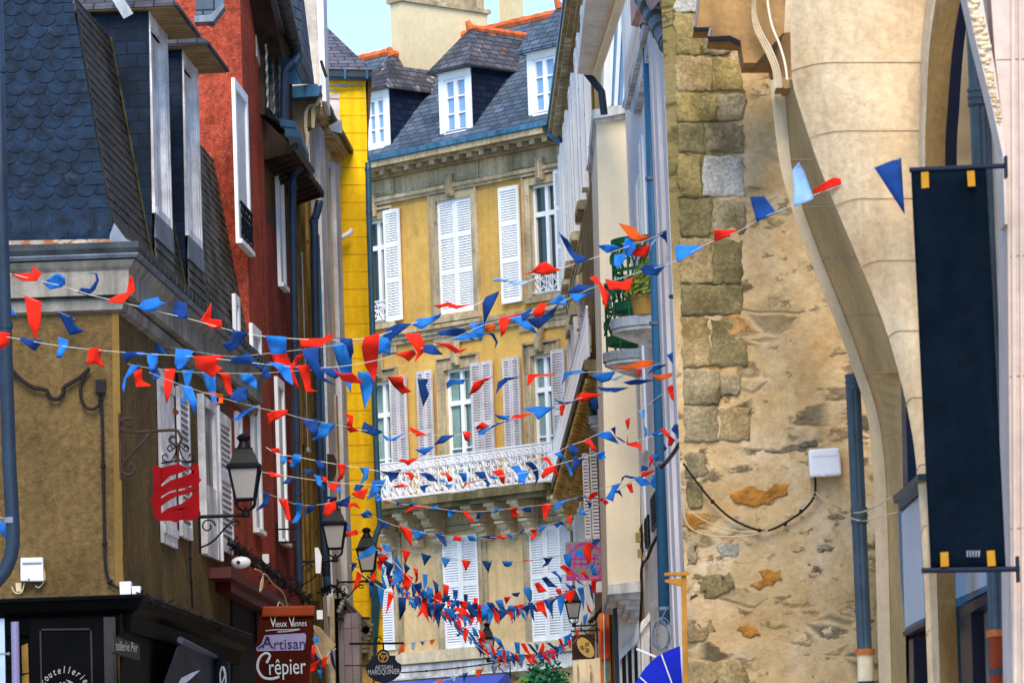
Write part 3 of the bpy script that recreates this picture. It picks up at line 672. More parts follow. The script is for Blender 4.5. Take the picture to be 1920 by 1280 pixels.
for i in range(90):
    p = pl.q(random.uniform(1090, 1128), random.uniform(594, 622) if random.random() < .7 else random.uniform(600, 640), random.uniform(-.9, .05))
    q = p + Vector((random.uniform(-.08, .08), random.uniform(-.05, .05), random.uniform(-.10, .12))); b.tube([p, q], .008, 3); b.ball(q, random.uniform(.012, .03), 1)
setp(b.build('dried_plant', m_dried), 'dried brown plants spilling from the lower concrete window box beside the cream bay', 'plant')
b = MB(); b.slab(pl, [(1110, 310), (1124, 306), (1124, 345), (1108, 350)], -1.2, 0); b.slab(pl, [(1107, 238), (1120, 234), (1120, 262), (1105, 266)], -1.2, 0); b.build('window_box', m_conc, kh)
b = MB()
for i in range(50):
    p = pl.q(random.uniform(1108, 1124), random.uniform(285, 312), random.uniform(-.9, .05)); q = p + Vector((random.uniform(-.06, .06), 0, random.uniform(0, .25))); b.tube([p, q], .007, 3); b.ball(q, .025, 1)
setp(b.build('dried_plant', mat('rust_red_plant', (.42, .10, .05), .9, .3, 8)), 'rust red plants in the upper window box beside the cream bay', 'plant')
# green half round balcony of that house, mostly behind the cream bay
def round_balcony(par, c, R, zs, hr, n=4, a0=math.pi * .5, a1=math.pi * 1.55, slab_m=None, full=True):
    sl = MB(); N = 20
    ring = lambda r, z: [Vector((c.x + math.cos(a0 + (a1 - a0) * i / N) * r, c.y + math.sin(a0 + (a1 - a0) * i / N) * r, z)) for i in range(N + 1)]
    A, B_ = ring(R, zs), ring(R, zs - .16); C0 = Vector((c.x, c.y, zs)); D0 = Vector((c.x, c.y, zs - .36))
    D = ring(R * .55, zs - .26)
    for i in range(N):
        sl.poly([A[i], A[i + 1], B_[i + 1], B_[i]]); sl.poly([C0, A[i], A[i + 1]]); sl.poly([B_[i], B_[i + 1], D[i + 1], D[i]]); sl.poly([D[i], D[i + 1], D0])
    o = sl.build('balcony', slab_m or m_ledge, par)
    lead = MB(); A2, B2 = ring(R + .02, zs + .01), ring(R + .02, zs - .11)
    for i in range(N): lead.poly([A2[i], A2[i + 1], B2[i + 1], B2[i]])
    lead.build('lead_edge', m_leadl, o, recalc=False)
    rl = MB()
    for z, t in ((zs + hr, .06), (zs + .22, .08), (zs + hr * .62, .03)):
        A3, B3 = ring(R - .03, zs + z - zs), ring(R - .03, z - t * 1.3)
        for i in range(N):
            rl.hexa([A3[i], A3[i + 1], B3[i + 1], B3[i]], [p - (p - Vector((c.x, c.y, p.z))).normalized() * .03 for p in (A3[i], A3[i + 1], B3[i + 1], B3[i])])
    for i in range(n + 1):
        g = a0 + (a1 - a0) * i / n; p = Vector((c.x + math.cos(g) * (R - .04), c.y + math.sin(g) * (R - .04), zs)); rl.tube([p, p + UP * hr], .016, 5)
        if i < n:
            g2 = a0 + (a1 - a0) * (i + .5) / n; tng = Vector((-math.sin(g2), math.cos(g2), 0)); q = Vector((c.x + math.cos(g2) * (R - .045), c.y + math.sin(g2) * (R - .045), zs))
            w = R * (a1 - a0) / n * .5
            for s in (-1, 1):
                rl.tube([q + UP * .25 + tng * (s * w * .8), q + UP * hr * .55 - tng * (s * w * .3), q + UP * (hr * .9) + tng * (s * w * .2)], .013, 4)
                rl.tube(volute(q + UP * hr * .78 + tng * (s * w * .45), tng * s, UP, w * .4, w * .1, -1, 4, 12), .011, 4); rl.tube(volute(q + UP * hr * .38 + tng * (s * w * .45), tng * s, UP, w * .4, w * .1, 1, -4, 12), .011, 4)
    rl.build('railing', m_green, o); return o
cK = at(1136, 800, 65); round_balcony(kh, cK, .24 * 1.0, at(1120, 782, 65).z, .75, 4)
b = MB(); b.slab(facing(65.4), [(1104, 690), (1122, 688), (1124, 780), (1104, 782)], -.05, 0); b.build('window', m_glassd, kh)
# ------------------------------------------------------------------ cream bay house
GW = Plane(at(1187, 600, 58), -GD)
bay = thing('bay_house', 'cream rendered house with a tall square bay jutting over the street and a stained ledge', 'building', GW.P(0, 0))
GF = facing(58)
b = MB(); b.slab(GF, [(1118, 224), (1186, 212), (1203, 1104), (1140, 1112)], -4.5, 0); b.build('bay_wall', m_baycream, bay)
b = MB(); b.slab(GF, [(1110, 206), (1170, 196), (1172, 212), (1112, 223)], -4.5, .14); b.slab(GF, [(1113, 223.5), (1187, 212), (1187, 219), (1118, 231)], -4.5, .06); b.build('bay_ledge', m_ledge, bay)
b = MB(); b.slab(GW, [(1171, 198), (1188, 214), (1222, 62), (1207, 52)], 0, .09); b.slab(GW, [(1166, 200), (1171, 206), (1209, 48), (1205, 40)], 0, .15); b.build('string_course', m_ledge, bay)
b = MB(); b.slab(GF, [(1140, 1096), (1203, 1088), (1204, 1108), (1139, 1114)], -4.5, .05)
for i, (x0, x1, y0, y1) in enumerate(((1142, 1203, 1112, 1122), (1160, 1203, 1121, 1132), (1172, 1203, 1131, 1142), (1182, 1203, 1141, 1152))): b.slab(GF, [(x0, y0), (x1, y0 - 4), (x1, y1), (x0, y1)], -4.2 + i * .1, -.05 - i * .12)
b.build('stepped_corbel', m_ledge, bay)
uG1 = GW.uz(1262, 600)[0]
zb_ = at(1187, 1130, 58).z
b = MB(); b.box(GW, .01, uG1, 0, at(1187, -60, 58).z + 1.5, -.5, 0); b.build('side_wall', m_baywhite, bay)
# white set back storey above the ledge and the big eaves
b = MB(); pl = facing(58.6); b.slab(pl, [(1138, -40), (1204, -40), (1192, 206), (1130, 208)], -3.5, 0)
b.build('attic_wall', m_baywhite, bay)
b = MB()
for x0, x1, x2, x3 in ((1150, 1156, 1146, 1140), (1163, 1170, 1158, 1151), (1178, 1183, 1172, 1167), (1190, 1194, 1181, 1177)): b.slab(pl, [(x0, -30), (x1, -30), (x2, 198), (x3, 200)], 0, .10)
b.build('window_frame', m_white, bay)
b = MB()
for x0, x1, x2, x3 in ((1157, 1163, 1151, 1146), (1171, 1178, 1167, 1158)): b.slab(pl, [(x0, -30), (x1, -30), (x2, 196), (x3, 196)], -.02, .02)
b.build('pane', m_glassb, bay)
zev = at(1083, 138, 57.2).z
b = MB(); q = [atz(x, y, zev) for x, y in ((1083, 138), (1114, 143), (1163, -30), (1101, -30))]; b.hexa(q, [p + UP * .22 for p in q]); b.build('eaves', m_baywhite, bay)
b = MB(); q = [atz(x, y, zev - .02) for x, y in ((1106, 140), (1122, 146), (1180, -30), (1158, -30))]; b.hexa(q, [p + UP * .12 for p in q])
q = [atz(x, y, zev - .12) for x, y in ((1114, 142), (1124, 146), (1184, -30), (1168, -30))]; b.hexa(q, [p + UP * .09 for p in q]); b.build('eaves_moulding', m_baycream, bay)
b = MB(); b.tube([at(1100, 137, 57.4), at(1123, 165, 57.4), at(1128, 172, 57.4), at(1133, 215, 57.4)], .05, 8); b.build('rainwater_pipe', m_pipe_d, bay)
# windows along the side wall (seen at a grazing angle)
def strip(pl, x0, x1, y0, y1, d0, d1, m, name, par, sl=.036):
    u0, u1, z0, z1 = pl.rect(x0, y0, x1, y1, d1); b = MB(); b.box(pl, u0, u1, z0, z1, d0, d1); return b.build(name, m, par)
for (x0, x1, y0, y1) in ((1192, 1199, 330, 470), (1199, 1206, 250, 470), (1199, 1207, 640, 860), (1203, 1208, 880, 1060)):
    strip(GW, x0, x1, y0, y1, .0, .03, m_white, 'window_frame', bay); strip(GW, x0 + 1.5, x1 - 1.5, y0 + 4, y1 - 4, .02, .035, m_glassb, 'pane', bay)
for (x0, x1, y0, y1) in ((1199, 1215, 975, 1033), (1219, 1231, 924, 990)):
    f_ = strip(GW, x0, x1, y0, y1, .0, .03, m_iron, 'window_shutter', bay); strip(GW, x0 + 2, x1 - 2, y0 + 4, y1 - 4, .02, .034, m_darkgap, 'louvre', bay)
# two half round green balconies
for nm, (x, y, Y, R, hr) in {'u': (1224, 600, 53.2, .52, 1.02), 'l': (1203, 662, 56.4, .50, .95)}.items():
    round_balcony(bay, at(x, y, Y), R, at(x, y, Y).z, hr)
pt = thing('potted_shrub', 'clipped yellow green box shrub in an ochre pot on the upper green balcony', 'plant', at(1203, 594, 52.8))
c = at(1203, 594, 52.8) + Vector((.06, 0, 0)); b = MB(); b.lathe(c, [(.13, 0), (.16, .02), (.19, .22), (.20, .23), (.20, .27), (.17, .27)], 16); b.build('pot', m_tpot, pt)
b = MB()
for i in range(1500):
    a, t = random.uniform(0, 6.283), random.random() ** .8; r = .25 * (1 - t) * random.uniform(.7, 1.02) + .02; p = c + Vector((math.cos(a) * r, math.sin(a) * r, 0.26 + t * .50)); s = .034
    n = Vector((random.gauss(0, 1), random.gauss(0, 1), random.gauss(0, 1))).normalized(); t1 = n.orthogonal().normalized(); t2 = n.cross(t1); b.poly([p + t1 * s, p + t2 * s * .6, p - t1 * s, p - t2 * s * .6])
b.build('foliage', m_hedge, pt, recalc=False)
# ground floor below the bay
b = MB(); pl = facing(60.5); b.slab(pl, [(1160, 1130), (1200, 1130), (1204, 1300), (1160, 1300)], -2, 0); b.build('shop_wall', m_baywhite, bay)
for x0, x1, y0 in ((1166, 1173, 1232), (1177, 1184, 1222), (1189, 1195, 1214)):
    b = MB(); b.slab(pl, [(x0, y0), (x1, y0 - 6), (x1 + 2, 1300), (x0 + 2, 1300)], -.2, .03); b.build('shop_window', m_darkgap, bay)
b = MB(); b.slab(pl, [(1160, 1222), (1200, 1182), (1200, 1196), (1160, 1240)], 0, .08); b.build('shop_lintel', m_ledge, bay)
b = MB(); pl = facing(59.2); b.slab(pl, [(1149, 1140), (1157, 1138), (1163, 1300), (1154, 1300)], -.1, 0); b.build('corner_post', m_pipe_d, bay)
b = MB(); pl = facing(56.5); b.slab(pl, [(1202, 1165), (1218, 1150), (1220, 1300), (1205, 1300)], -.8, 0); b.slab(pl, [(1201, 1172), (1218, 1146), (1219, 1162), (1201, 1186)], -.7, .09); b.build('pilaster', m_baywhite, bay)
b = MB(); b.slab(pl, [(1205, 1192), (1217, 1190), (1219, 1300), (1208, 1300)], 0, .05); b.build('rain_pipe', m_lilac, bay)
b = MB(); pl = facing(54.5); b.slab(pl, [(1218, 1135), (1234, 1112), (1236, 1185), (1221, 1196)], -.1, 0); b.build('stone_panel', m_conc, bay)
b = MB()
for k in range(3):
    b.tube(smoothpath([GW.q(x + k * 1.2, y + k * 2, .06) for x, y in ((1231, 1004), (1222, 1020), (1212, 1045), (1204, 1054), (1201, 1075), (1202, 1110), (1200, 1150), (1199, 1185), (1203, 1210))]), .009, 4)
b.build('cable_bundle', m_darkwood, bay)
b = MB(); b.pbox(facing(57.3), 1192, 998, 1201, 1015, -.15, 0); b.pbox(facing(57.3), 1196, 1029, 1203, 1044, -.15, 0); b.build('meter_box', m_stone_g, bay)
# tall blue down pipe
dp = thing('blue_drainpipe', 'tall bright blue down pipe running the full height beside the green balconies', 'drainpipe', at(1232, 1150, 50.5))
b = MB(); path = [at(1214.5, 70, 50.5), at(1232, 600, 50.5), at(1246, 1170, 50.5)]; b.tube(path, .068, 14); b.build('pipe', m_pipe_b, dp, smooth=True)
b = MB()
for y in (86, 335, 606, 868, 1140):
    x = 1214.5 + (y - 70) * .0287; c = at(x, y, 50.5); b = MB(); b.tube([c - UP * .02, c + UP * .02], .080, 14); b.build('pipe_clip', m_zinc, dp)
b = MB(); b.tube([at(1199, 20, 50.4), at(1207, 50, 50.5), at(1214.5, 72, 50.5)], .05, 10); b.build('pipe_elbow', m_pipe_d, dp)
# ------------------------------------------------------------------ lilac pilastered house
JW = Plane(at(1236, 600, 50), -GD)
lil = thing('lilac_house', 'pale lilac house front with tall narrow pilasters between bay house and rubble wall', 'building', JW.P(0, 0))
b = MB(); b.box(JW, .05, 9, 0, at(1240, -60, 50).z, -.5, 0); b.build('wall', m_lilac, lil)
for x0, x1, d in ((1237, 1241, .05), (1244, 1250, .07), (1258, 1264, .06), (1268, 1275, .08)): strip(JW, x0, x1, -30, 1300, 0, d, m_lilac, 'pilaster', lil)
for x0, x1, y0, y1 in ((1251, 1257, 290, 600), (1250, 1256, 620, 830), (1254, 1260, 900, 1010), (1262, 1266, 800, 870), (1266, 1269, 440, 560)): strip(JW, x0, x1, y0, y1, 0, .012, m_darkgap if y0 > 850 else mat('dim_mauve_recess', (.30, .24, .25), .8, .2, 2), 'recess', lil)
b = MB(); q = [at(x, y, Y) for x, y, Y in ((1183, 48, 50), (1196, 52, 50), (1262, -30, 42), (1215, -30, 46), )]; b.hexa(q, [p + UP * .3 for p in q]); b.build('eaves', mat('pinkish_eaves', (.50, .30, .26), .8, .2, 2), lil)
b = MB(); b.tube([at(1200, -20, 49), at(1225, 30, 47), at(1258, 88, 44)], .11, 12)
for t in (.15, .35, .55, .75, .95): p = at(1200, -20, 49).lerp(at(1258, 88, 44), t); b.tube([p, p + (at(1258, 88, 44) - at(1200, -20, 49)).normalized() * .03], .122, 12)
b.build('gutter', m_zinc_d, lil)
b = MB(); b.tube(smoothpath([at(1285, 815, 44), at(1262, 850, 45), at(1246, 870, 46), at(1240, 876, 46)]), .022, 6); b.build('cable', m_cable, lil)
b = MB(); b.tube([at(1257, 556, 43), at(1280, 556, 40)], .022, 6); b.build('iron_stub', m_iron, lil)
# ------------------------------------------------------------------ rubble wall facing the camera
HP = facing(38)
rub = thing('rubble_stone_wall', 'lime rendered rubble gable wall with mossy corner stones and orange brick patches', 'stone wall', at(1450, 1400, 38))
from mathutils import noise as mn
def lumpy(mb, pl, x0, y0, x1, y1, d, amp, n=None, sc=2.2, edge=None):
    """uneven masonry face: a fine grid pushed in and out by noise"""
    u0, u1, z0, z1 = pl.rect(x0, y0, x1, y1); nx = n or max(2, int((u1 - u0) / .03)); nz = max(2, int((z1 - z0) / .03)); vs = []; fs = []
    for j in range(nz + 1):
        for i in range(nx + 1):
            u = u0 + (u1 - u0) * i / nx; z = z0 + (z1 - z0) * j / nz; v = Vector((u * sc, z * sc, 3.1))
            h = mn.fractal(v, .9, 2.1, 6); h2 = mn.noise(Vector((u * 1.1, z * 3.2, 7)))
            vs.append(pl.P(u, z, d + amp * (h * .6 + max(-.4, h2) * .5)))
    for j in range(nz):
        for i in range(nx): a = j * (nx + 1) + i; fs.append((a, a + 1, a + nx + 2, a + nx + 1))
    return mb.add(vs, fs)
b = MB(); lumpy(b, HP, 1266, -30, 1665, 1310, -.02, .035); b.build('render_face', m_wallst, rub, smooth=True, recalc=False)
b = MB(); b.slab(HP, [(1264, -40), (1680, -40), (1690, 1400), (1292, 1400)], -.7, -.09); b.build('wall_core', m_tanrub, rub)
def rock(pts, d0, d1, m, name, jit=2.0, pl=HP):
    """an irregular stone: outline in photograph pixels, rounded and roughened"""
    cx = sum(p[0] for p in pts) / len(pts); cy = sum(p[1] for p in pts) / len(pts); out = []
    n = len(pts)
    for i in range(n):
        a, c = pts[i], pts[(i + 1) % n]; L_ = math.hypot(c[0] - a[0], c[1] - a[1]); k = max(2, int(L_ / 9))
        for j in range(k): t = j / k; out.append((a[0] + (c[0] - a[0]) * t + random.uniform(-jit, jit), a[1] + (c[1] - a[1]) * t + random.uniform(-jit, jit)))
    mb = MB(); rings = []
    for f, dd in ((1.0, d0), (.992, d1 - .010), (.965, d1), (.8, d1 + .003), (.6, d1 + .002), (.4, d1 + .004), (.2, d1 + .002)):
        rings.append([pl.q(cx + (x - cx) * f, cy + (y - cy) * f, dd + (random.uniform(-.004, .004) if f < 1 else 0)) for x, y in out])
    n = len(out); vs = sum(rings, []); fs = []
    for r in range(len(rings) - 1):
        for i in range(n): j = (i + 1) % n; fs.append((r * n + i, r * n + j, (r + 1) * n + j, (r + 1) * n + i))
    fs.append(tuple((len(rings) - 1) * n + i for i in range(n)))
    mb.add(vs, fs); return mb.build(name, m, rub, smooth=True)
rows = [(-20, 22, 122, 4), (24, 104, 108, 0), (106, 172, 122, 2), (174, 228, 130, 0), (230, 288, 128, 3), (290, 370, 128, 0), (372, 445, 122, 3), (447, 532, 118, 2), (534, 592, 118, 3), (594, 688, 118, 2), (690, 760, 72, 1), (762, 828, 122, 1)]
for i, (y0, y1, w, k) in enumerate(rows):
    xl = 1263 + (y0 + 20) * .024
    split = xl + w * random.uniform(.42, .6)
    if i == 5: split = xl + 46
    if i in (8, 10): split = None
    if split:
        rock([(xl, y0), (split - 1.5, y0 + random.uniform(-2, 2)), (split - 1, y1), (xl + 2, y1)], -.1, random.uniform(-.006, .004), m_quoin[k], 'corner_stone', 3.2); rock([(split + 1.5, y0 + random.uniform(0, 3)), (xl + w + random.uniform(-8, 8), y0 + 4), (xl + w + random.uniform(-8, 8), y1 - 2), (split + 1, y1 - 1)], -.1, random.uniform(-.008, .001), m_quoin[4 if i == 5 else (k + (1 if i % 2 else 2)) % 4], 'corner_stone', 3.5)
    else: rock([(xl, y0), (xl + w, y0 + 2), (xl + w - 4, y1 - 2), (xl + 2, y1)], -.1, .005, m_quoin[k], 'corner_stone')
for pts, k in (([(1284, 846), (1322, 850), (1330, 884), (1300, 900), (1285, 898)], 1), ([(1286, 905), (1318, 902), (1316, 948), (1290, 955)], 3), ([(1289, 1012), (1306, 1018), (1304, 1056), (1290, 1060)], 1), ([(1290, 1078), (1372, 1074), (1380, 1100), (1350, 1120), (1292, 1122)], 3),
               ([(1288, 1160), (1330, 1158), (1342, 1180), (1318, 1202), (1290, 1205)], 2), ([(1290, 1240), (1385, 1236), (1405, 1262), (1398, 1290), (1292, 1290)], 2), ([(1340, 1020), (1385, 1018), (1388, 1040), (1350, 1048)], 4), ([(1350, 700), (1388, 702), (1384, 740), (1352, 744)], 1)): rock(pts, -.09, -.010, m_quoin[k], 'corner_stone', 4)
for pts in ([(1370, 925), (1425, 906), (1480, 908), (1476, 925), (1448, 940), (1430, 948), (1400, 946), (1372, 940)], [(1405, 1094), (1428, 1088), (1424, 1072), (1462, 1066), (1466, 1088), (1440, 1098), (1420, 1104)], [(1380, 1176), (1420, 1174), (1424, 1192), (1394, 1194)], [(1287, 966), (1326, 964), (1330, 974), (1306, 992), (1288, 996)]): rock(pts, -.09, -.013, m_brickor, 'brick_patch', 4)
for pts, m in (([(1440, 845), (1490, 835), (1532, 824), (1536, 832), (1490, 846), (1450, 852)], m_dkrub), ([(1462, 1022), (1500, 1024), (1540, 1018), (1566, 1022), (1562, 1032), (1510, 1036), (1464, 1034)], m_dkrub)): rock(pts, -.09, -.0215, m, 'bare_stone', 4)
jb = thing('junction_box', 'white square plastic junction box fixed on the rubble stone wall', 'junction box', HP.q(1547, 895, .04))
b = MB(); b.slab(HP, [(1516, 842), (1574, 838), (1579, 890), (1519, 894)], -.02, .12); b.build('box', m_plas, jb, bevel=.02); b = MB(); b.slab(HP, [(1522, 850), (1570, 847), (1571, 853), (1523, 856)], .12, .126); b.slab(HP, [(1541, 884), (1548, 884), (1548, 892), (1541, 892)], .12, .132); b.build('lid_ridge', m_plas, jb)
cb = thing('black_cable', 'black cable sagging across the rubble wall from corner to junction box', 'cable', HP.q(1425, 995, .06))
b = MB(); b.tube(smoothpath([HP.q(x, y, .05) for x, y in ((1281, 868), (1300, 895), (1336, 940), (1375, 974), (1424, 994), (1450, 991), (1480, 975), (1508, 955), (1527, 930), (1529, 906), (1528, 893))]), .011, 5)
for x, y in ((1336, 940), (1424, 994), (1472, 982), (1502, 958)): b.ball(HP.q(x, y, .05), .022, 1)
b.build('strand', m_cable, cb)
cb = thing('cream_wires', 'pair of thin cream wires looping from junction box to shopfront and corner', 'cable', HP.q(1560, 970, .06))
b = MB()
for pts in (((1527, 930), (1560, 955), (1600, 972), (1622, 976), (1640, 972), (1672, 962), (1684, 960)), ((1528, 922), (1560, 945), (1590, 958), (1612, 960), (1640, 950), (1660, 938), (1672, 932)), ((1281, 920), (1284, 970), (1300, 993), (1340, 1005), (1400, 1004), (1440, 994)), ((1280, 930), (1292, 955), (1330, 980), (1372, 994), (1420, 997))):
    b.tube(smoothpath([HP.q(x, y, .07) if x < 1600 else at(x, y, 36.4) for x, y in pts]), .006, 4)
b.build('strand', m_cable_w, cb)
# fluted dark pipe at the right end of the wall
def fluted(name, label, path, r, joints, base, m=None):
    t = thing(name, label, 'drainpipe', path[-1]); b = MB(); n = 24
    vs = []; fs = []
    for i, p in enumerate(path):
        for k in range(n): g = 2 * math.pi * k / n; rr = r * (1.0 if k % 3 else .90); vs.append(p + Vector((math.cos(g) * rr, math.sin(g) * rr, 0)))
    for i in range(len(path) - 1):
        for k in range(n): k2 = (k + 1) % n; fs.append((i * n + k, i * n + k2, (i + 1) * n + k2, (i + 1) * n + k))
    b.add(vs, fs); b.build('pipe', m or m_pipe_f, t); c = MB()
    for p in joints:
        for dz in (-.05, 0, .05): c.tube([p + UP * (dz - .012), p + UP * (dz + .012)], r * 1.16, 16)
        c.tube([p - UP * .07, p + UP * .07], r * 1.06, 16)
    if joints: c.build('collar', m or m_pipe_f, t)
    if base:
        p, q = base; b = MB(); b.tube([p, q], r * 1.05, 16); b.build('base_pipe', m_pot_rim if r > .07 else m_stone_l, t); b = MB(); b.tube([p, p - UP * .05], r * 1.3, 16); b.build('rusty_cap', mat('rust_cap', (.40, .12, .03), .8, .4, 6), t); b = MB(); z = p - UP * .28; b.tube([z, z - UP * .035], r * 1.2, 16); b.build('strap', m_pipe_d, t)
    return t
fluted('fluted_drainpipe', 'slim fluted blue grey drainpipe at the right end of the rubble wall', [at(1599, 708, 37.2), at(1621, 1216, 37.2)], .066, [at(1600.5, 716, 37.2), at(1611, 966, 37.2)], (at(1621.5, 1216, 37.2), at(1627, 1400, 37.2)))
# ------------------------------------------------------------------ curved ashlar shop building at the right
shop = thing('ashlar_shop_building', 'warm ashlar building with sweeping curved bracket, arches and blue framed shop windows', 'building', at(1760, 1400, 33))
nearc = [(1478, -30), (1482, 60), (1485, 145), (1497, 195), (1518, 260), (1543, 330), (1583, 425), (1625, 525), (1660, 615), (1684, 695), (1703, 775), (1716, 855), (1726, 975), (1733, 1100), (1741, 1310)]
nearr = [(1744, -30), (1734, 60), (1730, 145), (1729, 195), (1731, 260), (1734, 330), (1736, 425), (1738, 525), (1740, 615), (1742, 695), (1744, 775), (1746, 855), (1750, 975), (1753, 1100), (1760, 1310)]
farl = [(1440, 120), (1447, 180), (1454, 250), (1467, 330), (1496, 425), (1534, 525), (1571, 615), (1600, 695), (1625, 775), (1635, 860), (1640, 975), (1643, 1100), (1649, 1310)]
farr = [(1468, 150), (1473, 190), (1478, 250), (1488, 330), (1518, 425), (1556, 525), (1592, 615), (1620, 695), (1645, 775), (1658, 860), (1664, 975), (1667, 1100), (1672, 1310)]
def ycurve(c, ys):
    out = []
    for y in ys:
        for (x0, y0), (x1, y1) in zip(c, c[1:]):
            if y0 <= y <= y1: out.append((x0 + (x1 - x0) * (y - y0) / (y1 - y0), y)); break
    return out
def sm(c, k=4): return [(p.x, p.y) for p in smoothpath([Vector((x, y, 0)) for x, y in c], k)]
nearc, nearr, farl, farr = sm(nearc), sm(nearr), sm(farl), sm(farr)
YN, YF = 33.0, 37.0
# swelling near bracket: a face that rounds away to the street side at the top
b = MB(); ys = [-30 + i * 13.4 for i in range(100)]; A = ycurve(nearc, ys); B = ycurve(nearr, ys); n = min(len(A), len(B)); cols = 14
vs = []; fs = []
for i in range(n):
    y = A[i][1]; wid = B[i][0] - A[i][0]; dep = .55 * min(1, max(.06, wid / 240))
    for j in range(cols + 1):
        t = j / cols; s = 1 - math.cos(min(1, t / .75) * math.pi / 2)       # rounding
        Y = YN + dep * (1 - math.sin(min(1, t / .8) * math.pi / 2)); vs.append(at(A[i][0] + wid * t, y, Y))
for i in range(n - 1):
    for j in range(cols): a = i * (cols + 1) + j; fs.append((a, a + 1, a + cols + 2, a + cols + 1))
b.add(vs, fs)
b.build('curved_bracket', m_arch, shop, smooth=True, recalc=False)
j_ = MB()
for y in (117, 245, 372, 488, 620, 745, 870, 985, 1180):
    ln = []
    a = ycurve(nearc, [y])[0]; c = ycurve(nearr, [y])[0]; wid = c[0] - a[0]; dep = .55 * min(1, max(.06, wid / 240))
    for k in range(13):
        t = k / 12; Y = YN + dep * (1 - math.sin(min(1, t / .8) * math.pi / 2)) - .004; ln.append(at(a[0] + wid * t, y + 16 * (1 - min(1, t * 3)) ** 2, Y))
    j_ = MB(); j_.tube(ln, .0036, 4); j_.build('stone_joint', m_joint, shop)
# far rib
b = MB(); ys = [150 + i * 11.5 for i in range(100)]; A = ycurve(farl, ys); B = ycurve(farr, ys); n = min(len(A), len(B))
b.loft([at(x, y, YF - .06) for x, y in A[:n]], [at(x, y, YF) for x, y in B[:n]]); b.loft([at(x, y, YF - .06) for x, y in A[:n]], [at(x, y, YF + .5) for x, y in A[:n]]); o = b.build('curved_rib', m_rib, shop, smooth=False, recalc=False)
# brown hollow between rib and bracket
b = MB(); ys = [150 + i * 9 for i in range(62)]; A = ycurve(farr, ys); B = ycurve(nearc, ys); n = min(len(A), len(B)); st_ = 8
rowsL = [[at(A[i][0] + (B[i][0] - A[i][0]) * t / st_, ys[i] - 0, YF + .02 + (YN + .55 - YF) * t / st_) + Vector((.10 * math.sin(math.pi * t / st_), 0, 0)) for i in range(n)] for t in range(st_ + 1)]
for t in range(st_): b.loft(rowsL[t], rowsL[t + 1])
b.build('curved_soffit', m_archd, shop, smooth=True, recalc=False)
j_ = MB()
for y in (300, 388, 484, 592, 700, 812):
    a = ycurve(farr, [y])[0]; c = ycurve(nearc, [y])[0]
    j_ = MB()
    if y < 700: j_.tube([at(a[0] + (c[0] - a[0]) * t / 8, y, YF + .02 + (YN + .55 - YF) * t / 8 - .03) + Vector((.10 * math.sin(math.pi * t / 8), 0, 0)) for t in range(9)], .007, 4)
    else: j_.tube([at(a[0], y, YF - .05), at(1690, y - 2, 36)], .005, 4)
    j_.build('stone_joint', m_joint, shop)
IW = Plane(at(1690, 900, 36), -heading(990))
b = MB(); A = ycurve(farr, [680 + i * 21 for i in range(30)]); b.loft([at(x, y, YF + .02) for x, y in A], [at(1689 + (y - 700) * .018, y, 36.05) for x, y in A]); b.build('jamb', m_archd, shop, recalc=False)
b = MB(); b.slab(IW, [(1688, 690), (1745, 640), (1775, 1320), (1698, 1320)], -.3, -.12); b.build('glazing', m_glassd, shop)
b = MB(); b.slab(IW, [(1689, 700), (1697, 695), (1702, 905), (1693, 912)], -.12, .02); b.slab(IW, [(1674, 930), (1722, 888), (1722, 900), (1676, 944)], -.1, .16); b.slab(IW, [(1683, 946), (1722, 908), (1722, 920), (1685, 957)], -.1, .05); b.build('window_frame', m_pipe_d, shop)
b = MB(); b.slab(IW, [(1684, 958), (1724, 920), (1733, 1170), (1692, 1190)], -.05, .02); b.build('shop_panel', m_pipe_b, shop)
b = MB(); b.slab(IW, [(1690, 962), (1724, 930), (1732, 1158), (1697, 1176)], .02, .03); b.build('frosted_pane', m_glassp, shop)
b = MB(); b.slab(IW, [(1692, 1184), (1733, 1164), (1734, 1172), (1693, 1192)], .0, .08); b.slab(IW, [(1704, 1200), (1712, 1196), (1715, 1320), (1706, 1320)], -.1, .03); b.build('door_frame', m_navy, shop)
b = MB(); b.slab(IW, [(1668, 1020), (1688, 1010), (1704, 1195), (1712, 1320), (1672, 1320)], -.3, -.02); b.build('lower_wall', mat('brown_grey_plinth', (.16, .12, .10), .9, .3, 2, bump=.4, streak=.3), shop)
# arched window right of the bracket
c1 = [(1760, -30), (1750, 30), (1742, 100), (1737, 200), (1735, 320), (1745, 700), (1756, 1080), (1764, 1320)]
c2 = [(1808, -30), (1795, 30), (1785, 100), (1777, 200), (1772, 320), (1778, 700), (1790, 1080), (1799, 1320)]
c3 = [(1822, -30), (1812, 30), (1803, 100), (1796, 200), (1791, 320), (1798, 700), (1812, 1080), (1822, 1320)]
c0 = [(1742, -30), (1733, 30), (1727, 100), (1725, 200), (1724, 320), (1730, 700), (1742, 1080), (1752, 1320)]
b = MB(); b.loft([at(x, y, 32.9) for x, y in sm(c0)], [at(x, y, 32.5) for x, y in sm(c1)]); b.build('arch_edge', m_arch, shop, recalc=False)
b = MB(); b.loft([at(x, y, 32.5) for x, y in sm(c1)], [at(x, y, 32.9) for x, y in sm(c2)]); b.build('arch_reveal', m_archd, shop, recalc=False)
b = MB(); b.loft([at(x, y, 32.9) for x, y in sm(c2) if y < 1000], [at(x + 3, y, 32.92) for x, y in sm(c3) if y < 1000]); b.build('arch_frame', m_navy, shop, recalc=False)
IG = Plane(at(1796, 200, 33.6), -heading(990))
b = MB(); b.slab(IG, [(1790, -40), (1885, -40), (1895, 1040), (1800, 1040)], -.1, -.05); b.build('arch_glass', mat('grey_green_glass', (.30, .33, .26), .2, .1, 1, spec=.6), shop)
